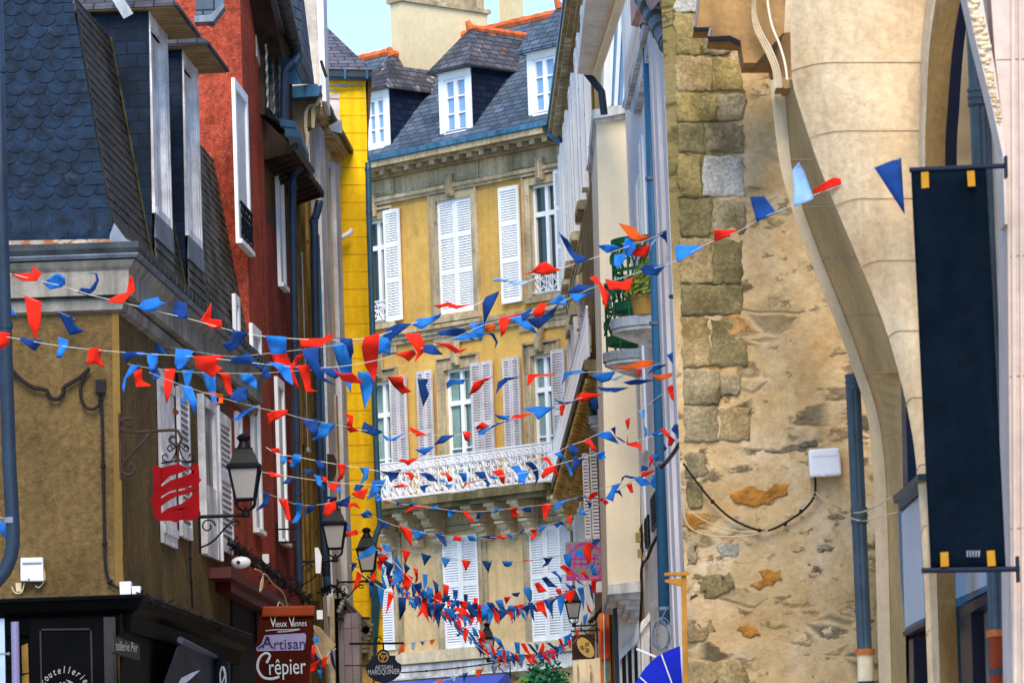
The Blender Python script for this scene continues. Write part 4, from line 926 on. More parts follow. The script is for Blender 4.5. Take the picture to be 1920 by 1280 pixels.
IB = Plane(at(1786, 1100, 34.6), -heading(990))
b = MB(); b.slab(IB, [(1785, 1068), (1852, 1062), (1852, 1106), (1787, 1140)], -.05, .02); b.build('shop_panel', m_pipe_b, shop); b = MB(); b.slab(IB, [(1791, 1068), (1852, 1062), (1852, 1096), (1792, 1122)], .02, .03); b.build('frosted_pane', m_glassp, shop)
b = MB(); b.slab(IB, [(1797, 1140), (1852, 1110), (1852, 1128), (1800, 1160)], -.1, .05); b.slab(IB, [(1799, 1150), (1820, 1140), (1826, 1320), (1804, 1320)], -.1, .04); b.build('door_frame', m_navy, shop)
b = MB(); b.slab(IB, [(1755, 1080), (1790, 1070), (1808, 1320), (1760, 1320)], -.25, -.06); b.slab(IB, [(1820, 1140), (1860, 1120), (1862, 1320), (1826, 1320)], -.2, -.06); b.build('lower_wall', mat('grey_door_pane', (.24, .23, .22), .5, .2, 2), shop)
fluted('fluted_drainpipe', 'thick fluted dark blue drainpipe with orange base behind the navy banner', [at(1827, -40, 30.6), at(1836, 150, 30.6), at(1874, 1180, 30.6)], .078, [at(1837, 182, 30.6)], (at(1875, 1180, 30.6), at(1881, 1400, 30.6)))
# rose pilaster and carved swag
pk = facing(29.2)
b = MB(); b.slab(pk, [(1830, -400), (2700, -400), (2700, 1330), (1900, 1330), (1893, 900), (1889, 420), (1882, 250), (1866, 110)], -.6, 0)
for x0, x1, x2, x3 in ((1896, 1903, 1908, 1901), (1910, 1914, 1921, 1917)): b.slab(pk, [(x0, -40), (x1, -40), (x2, 1330), (x3, 1330)], 0, .03)
b.build('rose_pilaster', m_archp, shop); b = MB(); b.wbox(3.95, 15, 36, 46, 0, 13); b.build('rear_wing', m_archp, shop); b = MB()
for y in (112, 480, 705, 990): b = MB(); b.tube([pk.q(1868 if y < 200 else 1894, y, .004), pk.q(1930, y - 2, .004)], .003, 4); b.build('stone_joint', m_joint, shop)
sw = MB(); sw.slab(pk, [(1806, -30), (1838, -30), (1846, 20), (1866, 130), (1884, 260), (1890, 420), (1884, 420), (1880, 290), (1858, 190), (1828, 70)], -.25, .06); sw.build('carved_swag', m_archp, shop); sw = MB()
for i in range(130):
    t = random.random() ** 1.2; x = 1822 + 54 * t + random.uniform(-11, 11) * (1 - t * .75); y = -20 + 255 * t + random.uniform(-6, 6); sw.ball(pk.q(x, y, .06), random.uniform(.012, .032) * (1.25 - t * .7), 1, (1, 1, .7), .2)
sw.build('carved_leaves', m_arch, shop, smooth=True)
# heavy corbelled cornice at the top left
b = MB(); ck = facing(36.6)
b.slab(ck, [(1313, -40), (1302, 52), (1333, 52), (1329, 72), (1388, 76), (1395, 118), (1418, 118), (1470, 60), (1475, -40)], -.5, 0); b.build('corbelled_cornice', mat('brown_carved_stone', (.34, .19, .075), .9, .3, 1.8, bump=.5, bs=20, streak=.3), shop)
b = MB(); b.slab(ck, [(1301, 52), (1333, 51), (1333, 58), (1301, 58)], -.02, .02); b.slab(ck, [(1328, 69), (1368, 67), (1388, 76), (1388, 86), (1368, 76), (1328, 77)], -.02, .02); b.build('lead_flashing', m_darkgap, shop)
b = MB(); b.slab(ck, [(1301, 50), (1304, 50), (1316, -40), (1313, -40)], -.1, .03); b.slab(ck, [(1327, 68), (1330, 52), (1334, 52), (1331, 68)], -.1, .03); b.build('zinc_edge', m_zinc, shop)
b = MB(); bk = facing(37.2); b.slab(bk, [(1390, 70), (1490, 60), (1490, 150), (1450, 150), (1446, 122), (1396, 122)], -.4, 0); b.build('corbel_wall', mat('brown_corbel_stone', (.30, .17, .075), .9, .25, 1.6, bump=.4, bs=20), shop)
vl = [(1414, -30), (1409, 20), (1414, 55), (1432, 92), (1447, 128), (1452, 165)]; vr = [(1420, -30), (1418, 10), (1428, 48), (1448, 84), (1462, 120), (1468, 165)]
vl, vr = sm(vl, 6), sm(vr, 6); b = MB(); K = 7
for k in range(K):
    f0, f1 = k / K, (k + 1) / K
    b.loft([at(l[0] + (r[0] - l[0]) * f0, l[1], 36.45 + (.03 if k % 2 else 0)) for l, r in zip(vl, vr)], [at(l[0] + (r[0] - l[0]) * f1, l[1], 36.45 + (0 if k % 2 else .03)) for l, r in zip(vl, vr)])
b.build('volute_moulding', m_rib, shop, recalc=False)
b = MB(); b.tube([at(x, y, 36.3) for x, y in sm([(1437, -30), (1440, 10), (1448, 50), (1462, 85), (1472, 120), (1476, 150)], 5)], .010, 6); b.build('volute_bead', m_rib, shop)
b = MB(); b.slab(facing(36.5), [(1457, 158), (1464, 146), (1486, 146), (1490, 165), (1470, 166), (1470, 162), (1457, 162)], -.4, 0); b.build('impost', m_archd, shop)
# ------------------------------------------------------------------ navy banner
bn = thing('hanging_banner', 'long plain navy banner on two iron bars projecting from the rose pilaster', 'banner', at(1820, 1070, 28.8)); bp = facing(28.8)
b = MB(); b.tube([bp.q(1705, 319, 0), bp.q(1888, 311, 0)], .018, 10); b.slab(bp, [(1884, 292), (1889, 292), (1890, 332), (1885, 332)], -.06, .03); b.build('top_bar', m_navy, bn)
b = MB(); b.tube([bp.q(1728, 1069, 0), bp.q(1912, 1066, 0)], .019, 10); b.slab(bp, [(1906, 1042), (1911, 1042), (1913, 1090), (1908, 1090)], -.06, .03); b.build('bottom_bar', m_navy, bn)
vs = []; fs = []; b = MB(); nx, ny = 10, 40
for j in range(ny + 1):
    for i in range(nx + 1):
        t, s = i / nx, j / ny; x = (1708 + 37 * s) + (141 + 0 * s) * t; y = (322 - 5 * t) + (742 + 4 * t) * s; vs.append(bp.q(x, y, math.sin(math.pi * s) ** .5 * 1.9 * (.016 * math.sin(t * 5 + s * 3) + .012 * math.sin(s * 9 + t * 4) + .008 * math.sin(t * 13 - s * 6)) if 0 < s < 1 else 0))
for j in range(ny):
    for i in range(nx): a = j * (nx + 1) + i; fs.append((a, a + 1, a + nx + 2, a + nx + 1))
b.add(vs, fs); b.build('banner_cloth', m_banner, bn, smooth=True, solid=.006)
for pts in ([(1727, 323), (1741, 322), (1742, 352), (1728, 353)], [(1813, 321), (1827, 320), (1829, 349), (1815, 350)], [(1763, 1035), (1778, 1034), (1779, 1061), (1764, 1062)], [(1850, 1032), (1865, 1031), (1867, 1060), (1852, 1061)]):
    b = MB(); b.slab(bp, pts, .018, .024); b.build('tape_strap', m_tape, bn)
b = MB()
for k in range(5): x = 1812 + k * 5.4; b.slab(bp, [(x, 1032), (x + 4, 1031), (x + 3.2, 1043), (x + .6, 1044)], .018, .022)
b.build('faded_mark', mat('faded_print', (.16, .17, .22), .7, .3, 9), bn)
# ------------------------------------------------------------------ ochre bracket, parasol awning, cable coil
ob = thing('ochre_post', 'ochre steel post with arms standing against the edge of the rubble wall', 'post', at(1286, 1400, 37.6)); pf = facing(37.6)
b = MB(); b.slab(pf, [(1278, 1078), (1287, 1078), (1291, 1400), (1282, 1400)], -.06, 0); b.build('upright', m_och_iron, ob); b = MB(); b.slab(pf, [(1246, 1073), (1288, 1071), (1288, 1078), (1246, 1078)], -.10, .03); b.slab(pf, [(1247, 1086), (1279, 1083), (1279, 1098), (1270, 1096), (1247, 1090)], -.08, .01); b.build('arm', m_och_iron, ob)
aw = thing('dome_awning', 'royal blue dome awning with white ribs at the foot of the rubble wall', 'awning', at(1280, 1400, 44))
piv = (1282, 1345); arc = [(1168, 1345), (1180, 1305), (1194, 1278), (1212, 1250), (1240, 1226), (1275, 1211)]
arc = sm(arc, 3); b = MB(); n = len(arc)
near_ = [at(x, y, 44.0) for x, y in arc]; far_ = [p + Vector((0, 1.6, 0)) for p in near_]; pv = at(*piv, 44.0)
mid = [pv.lerp(p, .55) + Vector((0, -.04, 0)) for p in near_]
for i in range(n - 1):
    b.poly([pv, mid[i], mid[i + 1]]); b.poly([mid[i], near_[i], near_[i + 1], mid[i + 1]]); b.poly([near_[i], far_[i], far_[i + 1], near_[i + 1]])
b.build('canvas', m_awn, aw, solid=.01); b = MB()
for i in range(2, n, 5): b.tube([pv + Vector((0, -.03, 0)), mid[i] + Vector((0, -.03, 0)), near_[i] + Vector((0, -.03, 0))], .008, 6)
b.tube([near_[-1] + Vector((0.02, -.03, 0)), pv + Vector((.02, -.03, 0))], .02, 6); b.tube([at(1194, 1216, 44.2), at(1230, 1231, 44)], .012, 6)
b.build('rib', m_plas, aw)
cl = thing('cable_coil', 'coil of grey cable hanging on the foot of the bright blue down pipe', 'cable', at(1243, 1220, 50.2)); b = MB()
for k in range(5):
    c = at(1240 + random.uniform(-3, 3), 1190 + random.uniform(-5, 5), 50.2 - k * .015); rx, rz = .088 + random.uniform(-.02, .02), .16 + random.uniform(-.03, .03); b.tube([c + Vector((math.cos(g * .3) * rx, 0, math.sin(g * .3) * rz)) for g in range(22)], .007, 4)
b.tube([at(1238, 1165, 50.2), at(1250, 1140, 50.2)], .007, 4); b.build('loop', m_cable_g, cl)
# ------------------------------------------------------------------ little shops at the end of the right side
os_ = thing('orange_shopfront', 'narrow orange shopfront with red panels under a shaggy eave, right of the triskel sign', 'shop', at(1132, 1400, 63)); pf = facing(63)
b = MB(); b.slab(pf, [(1122, 1150), (1142, 1142), (1148, 1340), (1126, 1340)], -1.5, 0); b.build('front', m_orange, os_); b = MB(); b.slab(pf, [(1126, 1180), (1140, 1174), (1142, 1220), (1128, 1226)], 0, .03); b.slab(pf, [(1128, 1226), (1142, 1221), (1142, 1234), (1128, 1236)], 0, .05); b.build('panel', mat('vermilion_panel', (.70, .07, .02), .5, .2, 4), os_)
b = MB(); b.slab(pf, [(1130, 1238), (1142, 1234), (1144, 1275), (1132, 1284)], 0, .02); b.build('shop_window', mat('teal_pane', (.12, .28, .22), .3, .3, 9), os_); b = MB(); b.slab(pf, [(1131, 1150), (1133, 1150), (1136, 1330), (1134, 1330)], 0, .06); b.build('trim', m_white, os_)
b = MB()
for i in range(60): p = at(random.uniform(1112, 1142), 0, 62.6); x = random.uniform(1110, 1142); y = 1160 - (x - 1110) * 1.1; b.tube([at(x, y, 62.7), at(x - random.uniform(3, 8), y + random.uniform(3, 14), 62.5)], .013, 3)
b.build('shaggy_eave', m_darkwood, os_); b = MB()
b.slab(facing(64), [(1118, 1090), (1136, 1088), (1136, 1108), (1118, 1110)], -.3, 0); b.build('wall_light', m_plas, os_)
# ------------------------------------------------------------------ left row: ochre corner house with a slate mansard
L = Plane(at(232, 1120, 47), heading(1470)); FA = facing(47)
C0 = L.P(0, 0)
och = thing('ochre_corner_house', 'ochre roughcast corner house with slate mansard above a black shopfront', 'house', C0)
uA = L.uz(436, 1100)[0]
b = MB(); b.prism([C0 + Vector((-9, 0, 0)), C0, L.P(uA, 0), L.P(uA, 0) + Vector((-9, 0, 0))], 0, at(240, 520, 47).z); b.build('wall', m_ochre, och)
b = MB(); b.slab(FA, [(209, 560), (222, 560), (232, 1122), (216, 1122)], 0, .012); b.build('corner_band', m_ochre_s, och)
# eaves cornice: profile carried along the front and round the corner
def run(mb, prof, u1, xl=-9.0):
    """profile of (out, z) swept along the front wall, round the corner and along the side"""
    A = [C0 + Vector((xl, -d, z - 0)) for d, z in prof]; A = [Vector((p.x, p.y, prof[i][1])) for i, p in enumerate(A)]
    B = []
    for d, z in prof: q = C0 + L.n * d + Vector((0, -d, 0)); B.append(Vector((q.x, q.y, z)))
    Cc = [L.P(u1, z, d) for d, z in prof]
    n = len(prof)
    for X, Y_ in ((A, B), (B, Cc)): mb.add(X + Y_, [(i, (i + 1) % n, n + (i + 1) % n, n + i) for i in range(n)])
    mb.add(A, [tuple(range(n))]); mb.add(Cc, [tuple(range(n))])
zg0 = at(245, 480, 46.7).z; px = 1 / 170.0
zc = lambda y: at(240, y, 46.8).z
uE = L.uz(462, 640)[0] + .4
b = MB(); run(b, [(0, zc(580)), (.07, zc(576)), (.09, zc(558)), (.05, zc(552)), (0, zc(552))], uE); b.build('cornice_moulding', m_fascia, och)
b = MB(); run(b, [(0, zc(550)), (.16, zc(550)), (.16, zc(505)), (.20, zc(498)), (.24, zc(487)), (0, zc(487))], uE); b.build('fascia', m_fascia, och)
b = MB(); run(b, [(.13, zc(485)), (.26, zc(484)), (.285, zc(478)), (.285, zc(476)), (.13, zc(476))], uE); b.build('gutter_lip', m_zinc, och)
b = MB(); run(b, [(.11, zc(475)), (.27, zc(475)), (.29, zc(466)), (.29, zc(455)), (.275, zc(455)), (.26, zc(466)), (.11, zc(466))], uE)
u = .3
while u < uE: b.box(L, u, u + .05, zc(474), zc(457), .28, .31); u += .34
b.build('gutter', m_zinc_d, och)
b = MB(); b.slab(facing(46.75), [(-40, 452), (215, 448), (215, 456), (-40, 460)], -.12, 0); b.build('rusty_flashing', m_rust, och)
b = MB(); b.slab(facing(46.9), [(206, 440), (214, 418), (236, 448), (246, 452), (205, 456)], -.1, .16); b.build('lead_corner', m_zinc, och)
# mansard slates, laid one by one
zB = zc(452); zT = zc(-30)
HT = zT - zB
PROF = [(.13, 0), (.02, .12), (-.04, .30), (-.46, HT)]
cum = [0]
for (a, b_), (c, d) in zip(PROF, PROF[1:]): cum.append(cum[-1] + math.hypot(c - a, d - b_))
def prof_at(s):
    for i in range(len(cum) - 1):
        if s <= cum[i + 1] or i == len(cum) - 2:
            t = (s - cum[i]) / (cum[i + 1] - cum[i]); a, b_ = PROF[i]; c, d = PROF[i + 1]
            L_ = cum[i + 1] - cum[i]; return a + (c - a) * t, b_ + (d - b_) * t, Vector(((d - b_) / L_, -(c - a) / L_))   # out, up, outward normal (out, up)
def front(t, s, lift=0.0):
    o, h, n = prof_at(s); o += n.x * lift; h += n.y * lift; hx = (L.n * prof_at(s)[0]).x
    q = C0 + Vector((min(t, hx), -o, 0)); return Vector((q.x, q.y, zB + h))
def side(u, s, lift=0.0):
    o, h, n = prof_at(s); o += n.x * lift; h += n.y * lift; u = max(u, -(o)); return L.P(u, zB + h, o)
STOT = cum[-1]
DS = [dict(x0=284, x1=316, yt=28, ys=402), dict(x0=346, x1=373, yt=100, ys=442)]
uCap = L.uz(376, 270, .03)[0]; zCap = L.q(400, 196, -.28).z
sCap = cum[-2] + (zCap - zB - PROF[-2][1]) / (HT - PROF[-2][1]) * (cum[-1] - cum[-2])
under = MB()
for k in range(24):
    s0, s1 = STOT * k / 24, STOT * (k + 1) / 24
    under.poly([front(-9, s0), front(5, s0), front(5, s1), front(-9, s1)]); under.poly([side(-9, s0), side(uCap, s0), side(uCap, s1), side(-9, s1)]); s0, s1 = min(s0, sCap), min(s1, sCap); under.poly([side(uCap, s0), side(uE, s0), side(uE, s1), side(uCap, s1)])
mz = under.build('mansard_roof', m_darkgap, och, recalc=False)
fs_ = MB()
def slate(mb, fn, a, b_, s0, s1, ln, rounded, jit=.003):
    """one slate from t=a to b_, its foot at s0, covering up to s0+ln"""
    k = random.uniform(0, jit); lf = .020 + k; r = (b_ - a) / 2; top = min(STOT, s0 + ln)
    if rounded:
        m = (a + b_) / 2; pts = [(m + r * math.cos(g), s0 + r * .92 * (1 + math.sin(g))) for g in [math.pi + math.pi * i / 10 for i in range(11)]]
        ring = [(x, min(s, STOT)) for x, s in pts] + [(b_, top), (a, top)]
    else: ring = [(a, s0), (b_, s0 + random.uniform(-.004, .004)), (b_, top), (a, top)]
    lift = lambda s: lf * max(.12, 1 - (s - s0) / max(ln, .01))
    f = [fn(x, s, lift(s)) for x, s in ring]; n = len(f); bk = [fn(x, s, lift(s) - .012) for x, s in ring]
    mb.add(f + bk, [tuple(range(n))] + [(i, (i + 1) % n, n + (i + 1) % n, n + i) for i in range(n)])
W_, EX = .232, .136
s = .0; row = 0
while s < STOT - .02:
    rnd = row >= 3; w = W_; ex = .10 if row < 2 else EX; t = (w / 2 if row % 2 else 0)
    hx = (L.n * prof_at(s)[0]).x
    x = hx - t * 1.0 - (.0 if not rnd else random.uniform(0, .002))
    if rnd: slate(fs_, front, x - .0, hx + .3, s + .02, 0, ex * 2, False) if t > .05 else None
    while x > -1.95:
        slate(fs_, front, x - w + .003, x - .003, s, 0, ex * 2.1, rnd and (hx - x) > .02); x -= w
    s += ex; row += 1
fs_.build('fish_scale_slates', m_slate_b, mz, recalc=False)
# dormers of the side slope
doms = []
for dd in DS:
    u0 = L.uz(dd['x0'], (dd['yt'] + dd['ys']) / 2, .03)[0]; u1 = L.uz(dd['x1'], (dd['yt'] + dd['ys']) / 2, .03)[0]
    zt = L.uz(dd['x0'], dd['yt'], .03)[1]; zs = L.uz((dd['x0'] + dd['x1']) / 2 , (dd['ys'] + 8), .03)[1]; doms.append((u0, u1, zs, zt))
ss = MB(); s2 = MB(); s = 0.0; row = 0
while s < STOT - .02:
    u = -.2 + (.12 if row % 2 else 0) + random.uniform(0, .03); o, h, n = prof_at(s)
    hi = zB + h
    while u < uE:
        w = random.uniform(.19, .27)
        if not any(a - .02 < u + w / 2 < c + .02 and hi > z0_ - .1 for a, c, z0_, z1_ in doms) and not (u > L.uz(412, 215)[0] + 9) and u + w > -o and not (u > uCap and s > sCap):
            slate(s2 if u > uCap - .1 else ss, side, u + .003, u + w - .003, s + random.uniform(-.006, .006), 0, .27, False, .006)
        u += w
    s += .118; row += 1
ss.build('weathered_slates', m_slate_br, mz, recalc=False); s2.build('pale_slates', m_slate_lt, mz, recalc=False)
for i, (u0, u1, zs, zt) in enumerate(doms):
    f = MB(); w = .13
    f.box(L, u0, u0 + w, zs, zt, -.02, .03); f.box(L, u1 - w, u1, zs, zt, -.02, .03); f.box(L, u0 + w, u1 - w, zt - .14, zt, -.02, .03); f.box(L, u0 + w, u1 - w, zs, zs + .1, -.02, .045)
    f.box(L, u0 + w, u0 + w + .05, zs + .1, zt - .14, -.06, .012); f.box(L, u1 - w - .05, u1 - w, zs + .1, zt - .14, -.06, .012); f.box(L, u1 - .06, u1, zs, zt, .031, .045); f.box(L, u0, u0 + .05, zs, zt, .031, .045)
    dm = f.build('dormer', m_oldwood, och)
    g = MB(); g.box(L, u0 + w, u1 - w, zs + .1, zt - .14, -.13, -.05); g.build('boarded_window', m_oldwood, dm)
    c = MB()
    for uu in (u0, u1):
        c.hexa([L.P(uu - .02, zs - .75, .0), L.P(uu - .02, zt, .029), L.P(uu - .02, zt, -.9), L.P(uu - .02, zs - .75, -.5)], [L.P(uu - .001, zs - .75, .0), L.P(uu - .001, zt, .029), L.P(uu + .0, zt, -.9), L.P(uu + .0, zs - .75, -.5)])
    c.build('dormer_cheek', m_slate_d, dm)
    v = MB(); v.tube([side(u0 - .03, s_, .03) for s_ in [STOT * k / 14 for k in range(15)]], .014, 6); v.build('mossy_valley', m_moss, dm)
    a = MB(); a.hexa([L.P(u0 - .05, zs - .30, .03), L.P(u1 + .05, zs - .30, .03), L.P(u1 + .05, zs, .05), L.P(u0 - .05, zs, .05)], [L.P(u0 - .02, zs - .30, .055), L.P(u1 + .02, zs - .30, .055), L.P(u1 + .02, zs, .05), L.P(u0 - .02, zs, .05)]); a.build('lead_apron', m_zinc, dm)
    sl = MB(); 
    for r in range(7):
        z1 = zs - .30 - r * .115; uu = u0
        if z1 < zB: break
        while uu < u1 + .03: sl.hexa([L.P(uu + .003, z1 - .118, .030 + .004), L.P(uu + .22, z1 - .118, .034), L.P(uu + .22, z1, .022), L.P(uu + .003, z1, .022)], [L.P(uu + .003, z1 - .118, .05), L.P(uu + .22, z1 - .118, .05), L.P(uu + .22, z1, .035), L.P(uu + .003, z1, .035)]); uu += .225
    sl.build('apron_slates', m_slate_lt, dm)
    o, h = .34, .03; r_ = MB()
    A = [L.P(u0 - .16, zt + h, .36), L.P(u1 + .35, zt + h, .36), L.P(u1 + .35, zt + h, -.9), L.P(u0 - .16, zt + h, -.9)]; sf = MB(); sf.hexa([p - UP * .03 for p in A], A); sf.build('soffit', m_soffit, dm)
    rz = zt + h + .02; m = (u0 + u1) / 2
    B = [L.P(u0 - .2, rz, .40), L.P(u1 + .4, rz, .40), L.P(u1 + .4, rz, -1), L.P(u0 - .2, rz, -1)]; Tp = [L.P(m - .05, rz + .62, -.35), L.P(m + .05, rz + .62, -.35), L.P(m + .05, rz + .62, -1), L.P(m - .05, rz + .62, -1)]
    r_.hexa(B, Tp); r_.hexa([p - UP * .035 for p in B], [p - UP * .002 for p in B]); r_.build('dormer_roof', mat('dormer_roof_slate', (.07, .068, .082), .6, .4, 2, brick=(.24, .12, (.02, .02, .025), .010, .3, .5), bump=.35, spots=((.15, .14, .12), 7, .64)), dm)
z_ = MB(); z_.poly([at(x, y, 46.6) for x, y in ((198, -20), (232, 36), (250, 26), (222, -20))]); z_.build('zinc_valley', m_leadl, och, solid=.02)
# shutters and casements of the side wall
def louvre_px(x0, x1, yt0, yt1, yb0, yb1, d, par, m=m_oldwood):
    """a shutter seen at a slant: its four corners in the picture"""
    pl = L; a, z1 = pl.uz(x0, yt0, d); a2, z0 = pl.uz(x0, yb0, d); c, _ = pl.uz(x1, yt1, d); return shutter(pl, a, c, z0, z1, par, m, d - .045, d, fr=.09, pitch=.072, mids=(.55,))
def plank(x0, x1, yt, yb, d, par, nm='shutter'):
    a, z1 = L.uz(x0, yt, d); c = L.uz(x1, (yt + yb) / 2, d)[0]; z0 = L.uz(x0, yb, d)[1]; b = MB(); n = 7; w = (c - a) / n
    for i in range(n): b.box(L, a + i * w + .006, a + (i + 1) * w - .006, z0, z1, d - .04, d)
    for t in (.08, .5, .92): z = z0 + (z1 - z0) * t; b.box(L, a + .02, c - .02, z - .05, z + .05, d + .001, d + .02)
    o = b.build(nm, m_oldwood, par); h = MB()
    for t in (.2, .52, .8): z = z0 + (z1 - z0) * t; h.box(L, c - w * 1.5, c + .02, z - .03, z + .03, d + .021, d + .034); h.ball(L.P(c, z, d + .03), .03, 1)
    h.build('rusty_hinge', mat('rusty_iron', (.30, .10, .03), .8, .4, 8), o); return o
plank(299, 329, 690, 1012, .05, och); louvre_px(336, 355, 722, 734, 1000, 1010, .06, och, m_oldwood)
def frame_open(x0, x1, yt, yb):
    a, z1 = L.uz(x0, yt, .03); c = L.uz(x1, (yt + yb) / 2, .03)[0]; z0 = L.uz(x0, yb, .03)[1]; b = MB(); w = .22
    b.box(L, a, a + w, z0, z1, 0, .06); b.box(L, c - w, c, z0, z1, 0, .06); b.box(L, a + w, c - w, z1 - .12, z1, 0, .06); b.box(L, a + w, c - w, z0, z0 + .9, 0, .05); b.box(L, a - .05, a, z0, z1, 0, .09); b.box(L, c, c + .05, z0, z1, 0, .09)
    o = b.build('window', m_oldwood, och); g = MB(); g.box(L, a + w, c - w, z0 + .9, z1 - .12, 0, .012); g.box(L, (a + c) / 2 - .05, (a + c) / 2 + .05, z0 + .9, z1 - .12, .012, .03); g.build('pane', m_conc, o)
frame_open(374, 406, 738, 1034); louvre_px(411, 433, 770, 778, 1026, 1036, .07, och)
b = MB(); a, z1 = L.uz(331, 700, .012); c = L.uz(336, 800, .012)[0]; b.box(L, a, c, L.uz(331, 1005, .012)[1], z1, 0, .02); b.build('window_gap', m_darkgap, och)
# black shopfront
b = MB(); run(b, [(0, zc(1182)), (.07, zc(1182)), (.09, zc(1150)), (.18, zc(1140)), (.22, zc(1124)), (.24, zc(1121)), (.24, zc(1116)), (0, zc(1116))], uA); b.build('shop_cornice', m_black, och)
b = MB(); run(b, [(0, zc(1115.6)), (.235, zc(1115.6)), (.245, zc(1113.8)), (0, zc(1111))], uA); b.build('cornice_flashing', m_zinc_d, och)
b = MB(); b.slab(FA, [(2, 1182), (212, 1182), (214, 1330), (4, 1330)], 0, .03); b.slab(FA, [(55, 1158), (195, 1158), (197, 1330), (58, 1330)], 0.03, .10); b.slab(L, [(228, 1150), (435, 1222), (435, 1500), (228, 1500)], 0, .02); b.build('shopfront', m_black, och)
b = MB(); b.slab(FA, [(78, 1178), (168, 1177), (168, 1180), (78, 1181)], .10, .115); b.slab(FA, [(74, 1182), (77, 1182), (80, 1330), (77, 1330)], .10, .115); b.slab(FA, [(169, 1181), (172, 1181), (175, 1330), (172, 1330)], .10, .115); b.build('panel_moulding', m_darkgrey, och)
b = MB(); cc = FA.q(121, 1303, .104); b.text('coutellerie', cc, Vector((1, 0, 0)), UP, .112, .004, .70, arc=.245, shear=.15); b.build('lettering', mat('grey_letter', (.36, .35, .31), .5, .1, 4), och)
b = MB(); n = 28; b.add([cc + Vector((math.cos(g) * .155, -.003, math.sin(g) * .175)) for g in [2 * math.pi * i / n for i in range(n)]], [tuple(range(n))]); b.build('round_emblem', mat('grey_emblem', (.25, .25, .27), .5, .15, 4), och)
b = MB(); b.tube([cc + Vector((math.cos(g) * .075 - .02, -.008, math.sin(g) * .09 + .08)) for g in [2 * math.pi * i / 16 for i in range(17)]], .012, 4); b.tube([cc + Vector((-.02, -.008, .0)), cc + Vector((-.02, -.008, .17))], .010, 4); b.build('emblem_drawing', m_black, och)
b = MB(); b.slab(FA, [(194, 1156), (216, 1156), (220, 1330), (197, 1330)], .02, .16); b.slab(FA, [(198, 1182), (212, 1180), (215, 1330), (201, 1330)], .16, .18); b.build('grey_post', m_darkgrey, och)
sgn = MB(); pl_s = Plane(at(216, 1190, 46.3), heading(3200)); sgn.slab(pl_s, [(214, 1191), (262, 1208), (262, 1238), (214, 1222)], -.05, 0); sgn.build('name_board', m_darkgrey, och)
b = MB(); o = pl_s.q(237, 1212, .004); b.text('tellerie Per', o, pl_s.u, UP, .150, .004, 1.0); b.build('lettering', mat('dim_letter', (.40, .38, .34), .5, .1, 4), och)
# awning of the cutlery shop
b = MB(); A0 = [(334, 1203), (404, 1237), (432, 1240), (432, 1330), (300, 1330)]
P_ = [at(338, 1201, 49.5), at(402, 1232, 53), at(430, 1240, 53.0), at(432, 1345, 53.0), at(402, 1340, 53), at(300, 1340, 48.8)]
b.poly([at(338, 1200, 49.3), at(401, 1231, 54), at(404, 1340, 53.4), at(286, 1340, 48.6)]); b.poly([at(401, 1231, 54), at(430, 1240, 53.6), at(432, 1340, 53), at(404, 1340, 53.4)]); b.build('awning', mat('night_blue_canvas', (.020, .022, .040), .6, .2, 2, bump=.05), och, solid=.02, recalc=False)
b = MB(); b.poly([at(x, y, 48.2) for x, y in ((340, 1270), (360, 1260), (376, 1255), (362, 1268), (348, 1280), (332, 1284))]); b.build('knife_drawing', m_zinc, och, solid=.004)
b = MB(); b.tube([at(338, 1199, 49.2), at(402, 1231, 53.9)], .04, 8); b.build('awning_case', mat('steel_blue_case', (.06, .08, .13), .45, .2, 3), och)
b = MB(); cc = at(418, 1270, 53.2); U2 = Vector((1, 0, 0)); b.tube([cc + U2 * (math.cos(g) * .035) + UP * (math.sin(g) * .14) for g in [2 * math.pi * i / 20 for i in range(21)]], .009, 4); b.tube([cc + U2 * (math.sin(t * 5) * .022) + UP * (.12 - .24 * t) for t in [i / 14 for i in range(15)]], .008, 4); b.build('round_logo', m_silver, och)
b = MB(); b.slab(facing(55.6), [(403, 1234), (413, 1216), (424, 1202), (427, 1212), (420, 1224), (420, 1240)], -.1, 0); b.build('carved_corbel', m_ochre_s, och)
# grey tubes and brown door at the very left
b = MB(); b.tube([at(28, 1165, 46.8), at(31, 1340, 46.8)], .045, 10); b.build('white_tube', m_lav, och); b = MB(); b.slab(facing(46.9), [(-30, 1145), (8, 1145), (11, 1330), (-30, 1330)], -.1, 0); b.build('glazed_case', m_glassp, och)
b = MB(); b.tube([at(-20, 1225, 46.7), at(14, 1225, 46.7)], .012, 6); b.ball(at(16, 1225, 46.7), .022, 1); b.build('case_handle', m_zinc, och)
b = MB(); b.slab(facing(46.95), [(40, 1210), (52, 1205), (54, 1260), (42, 1262)], -.05, 0); b.slab(facing(46.95), [(41, 1266), (54, 1262), (56, 1330), (43, 1330)], -.05, 0); b.build('bare_stone', m_timber, och)
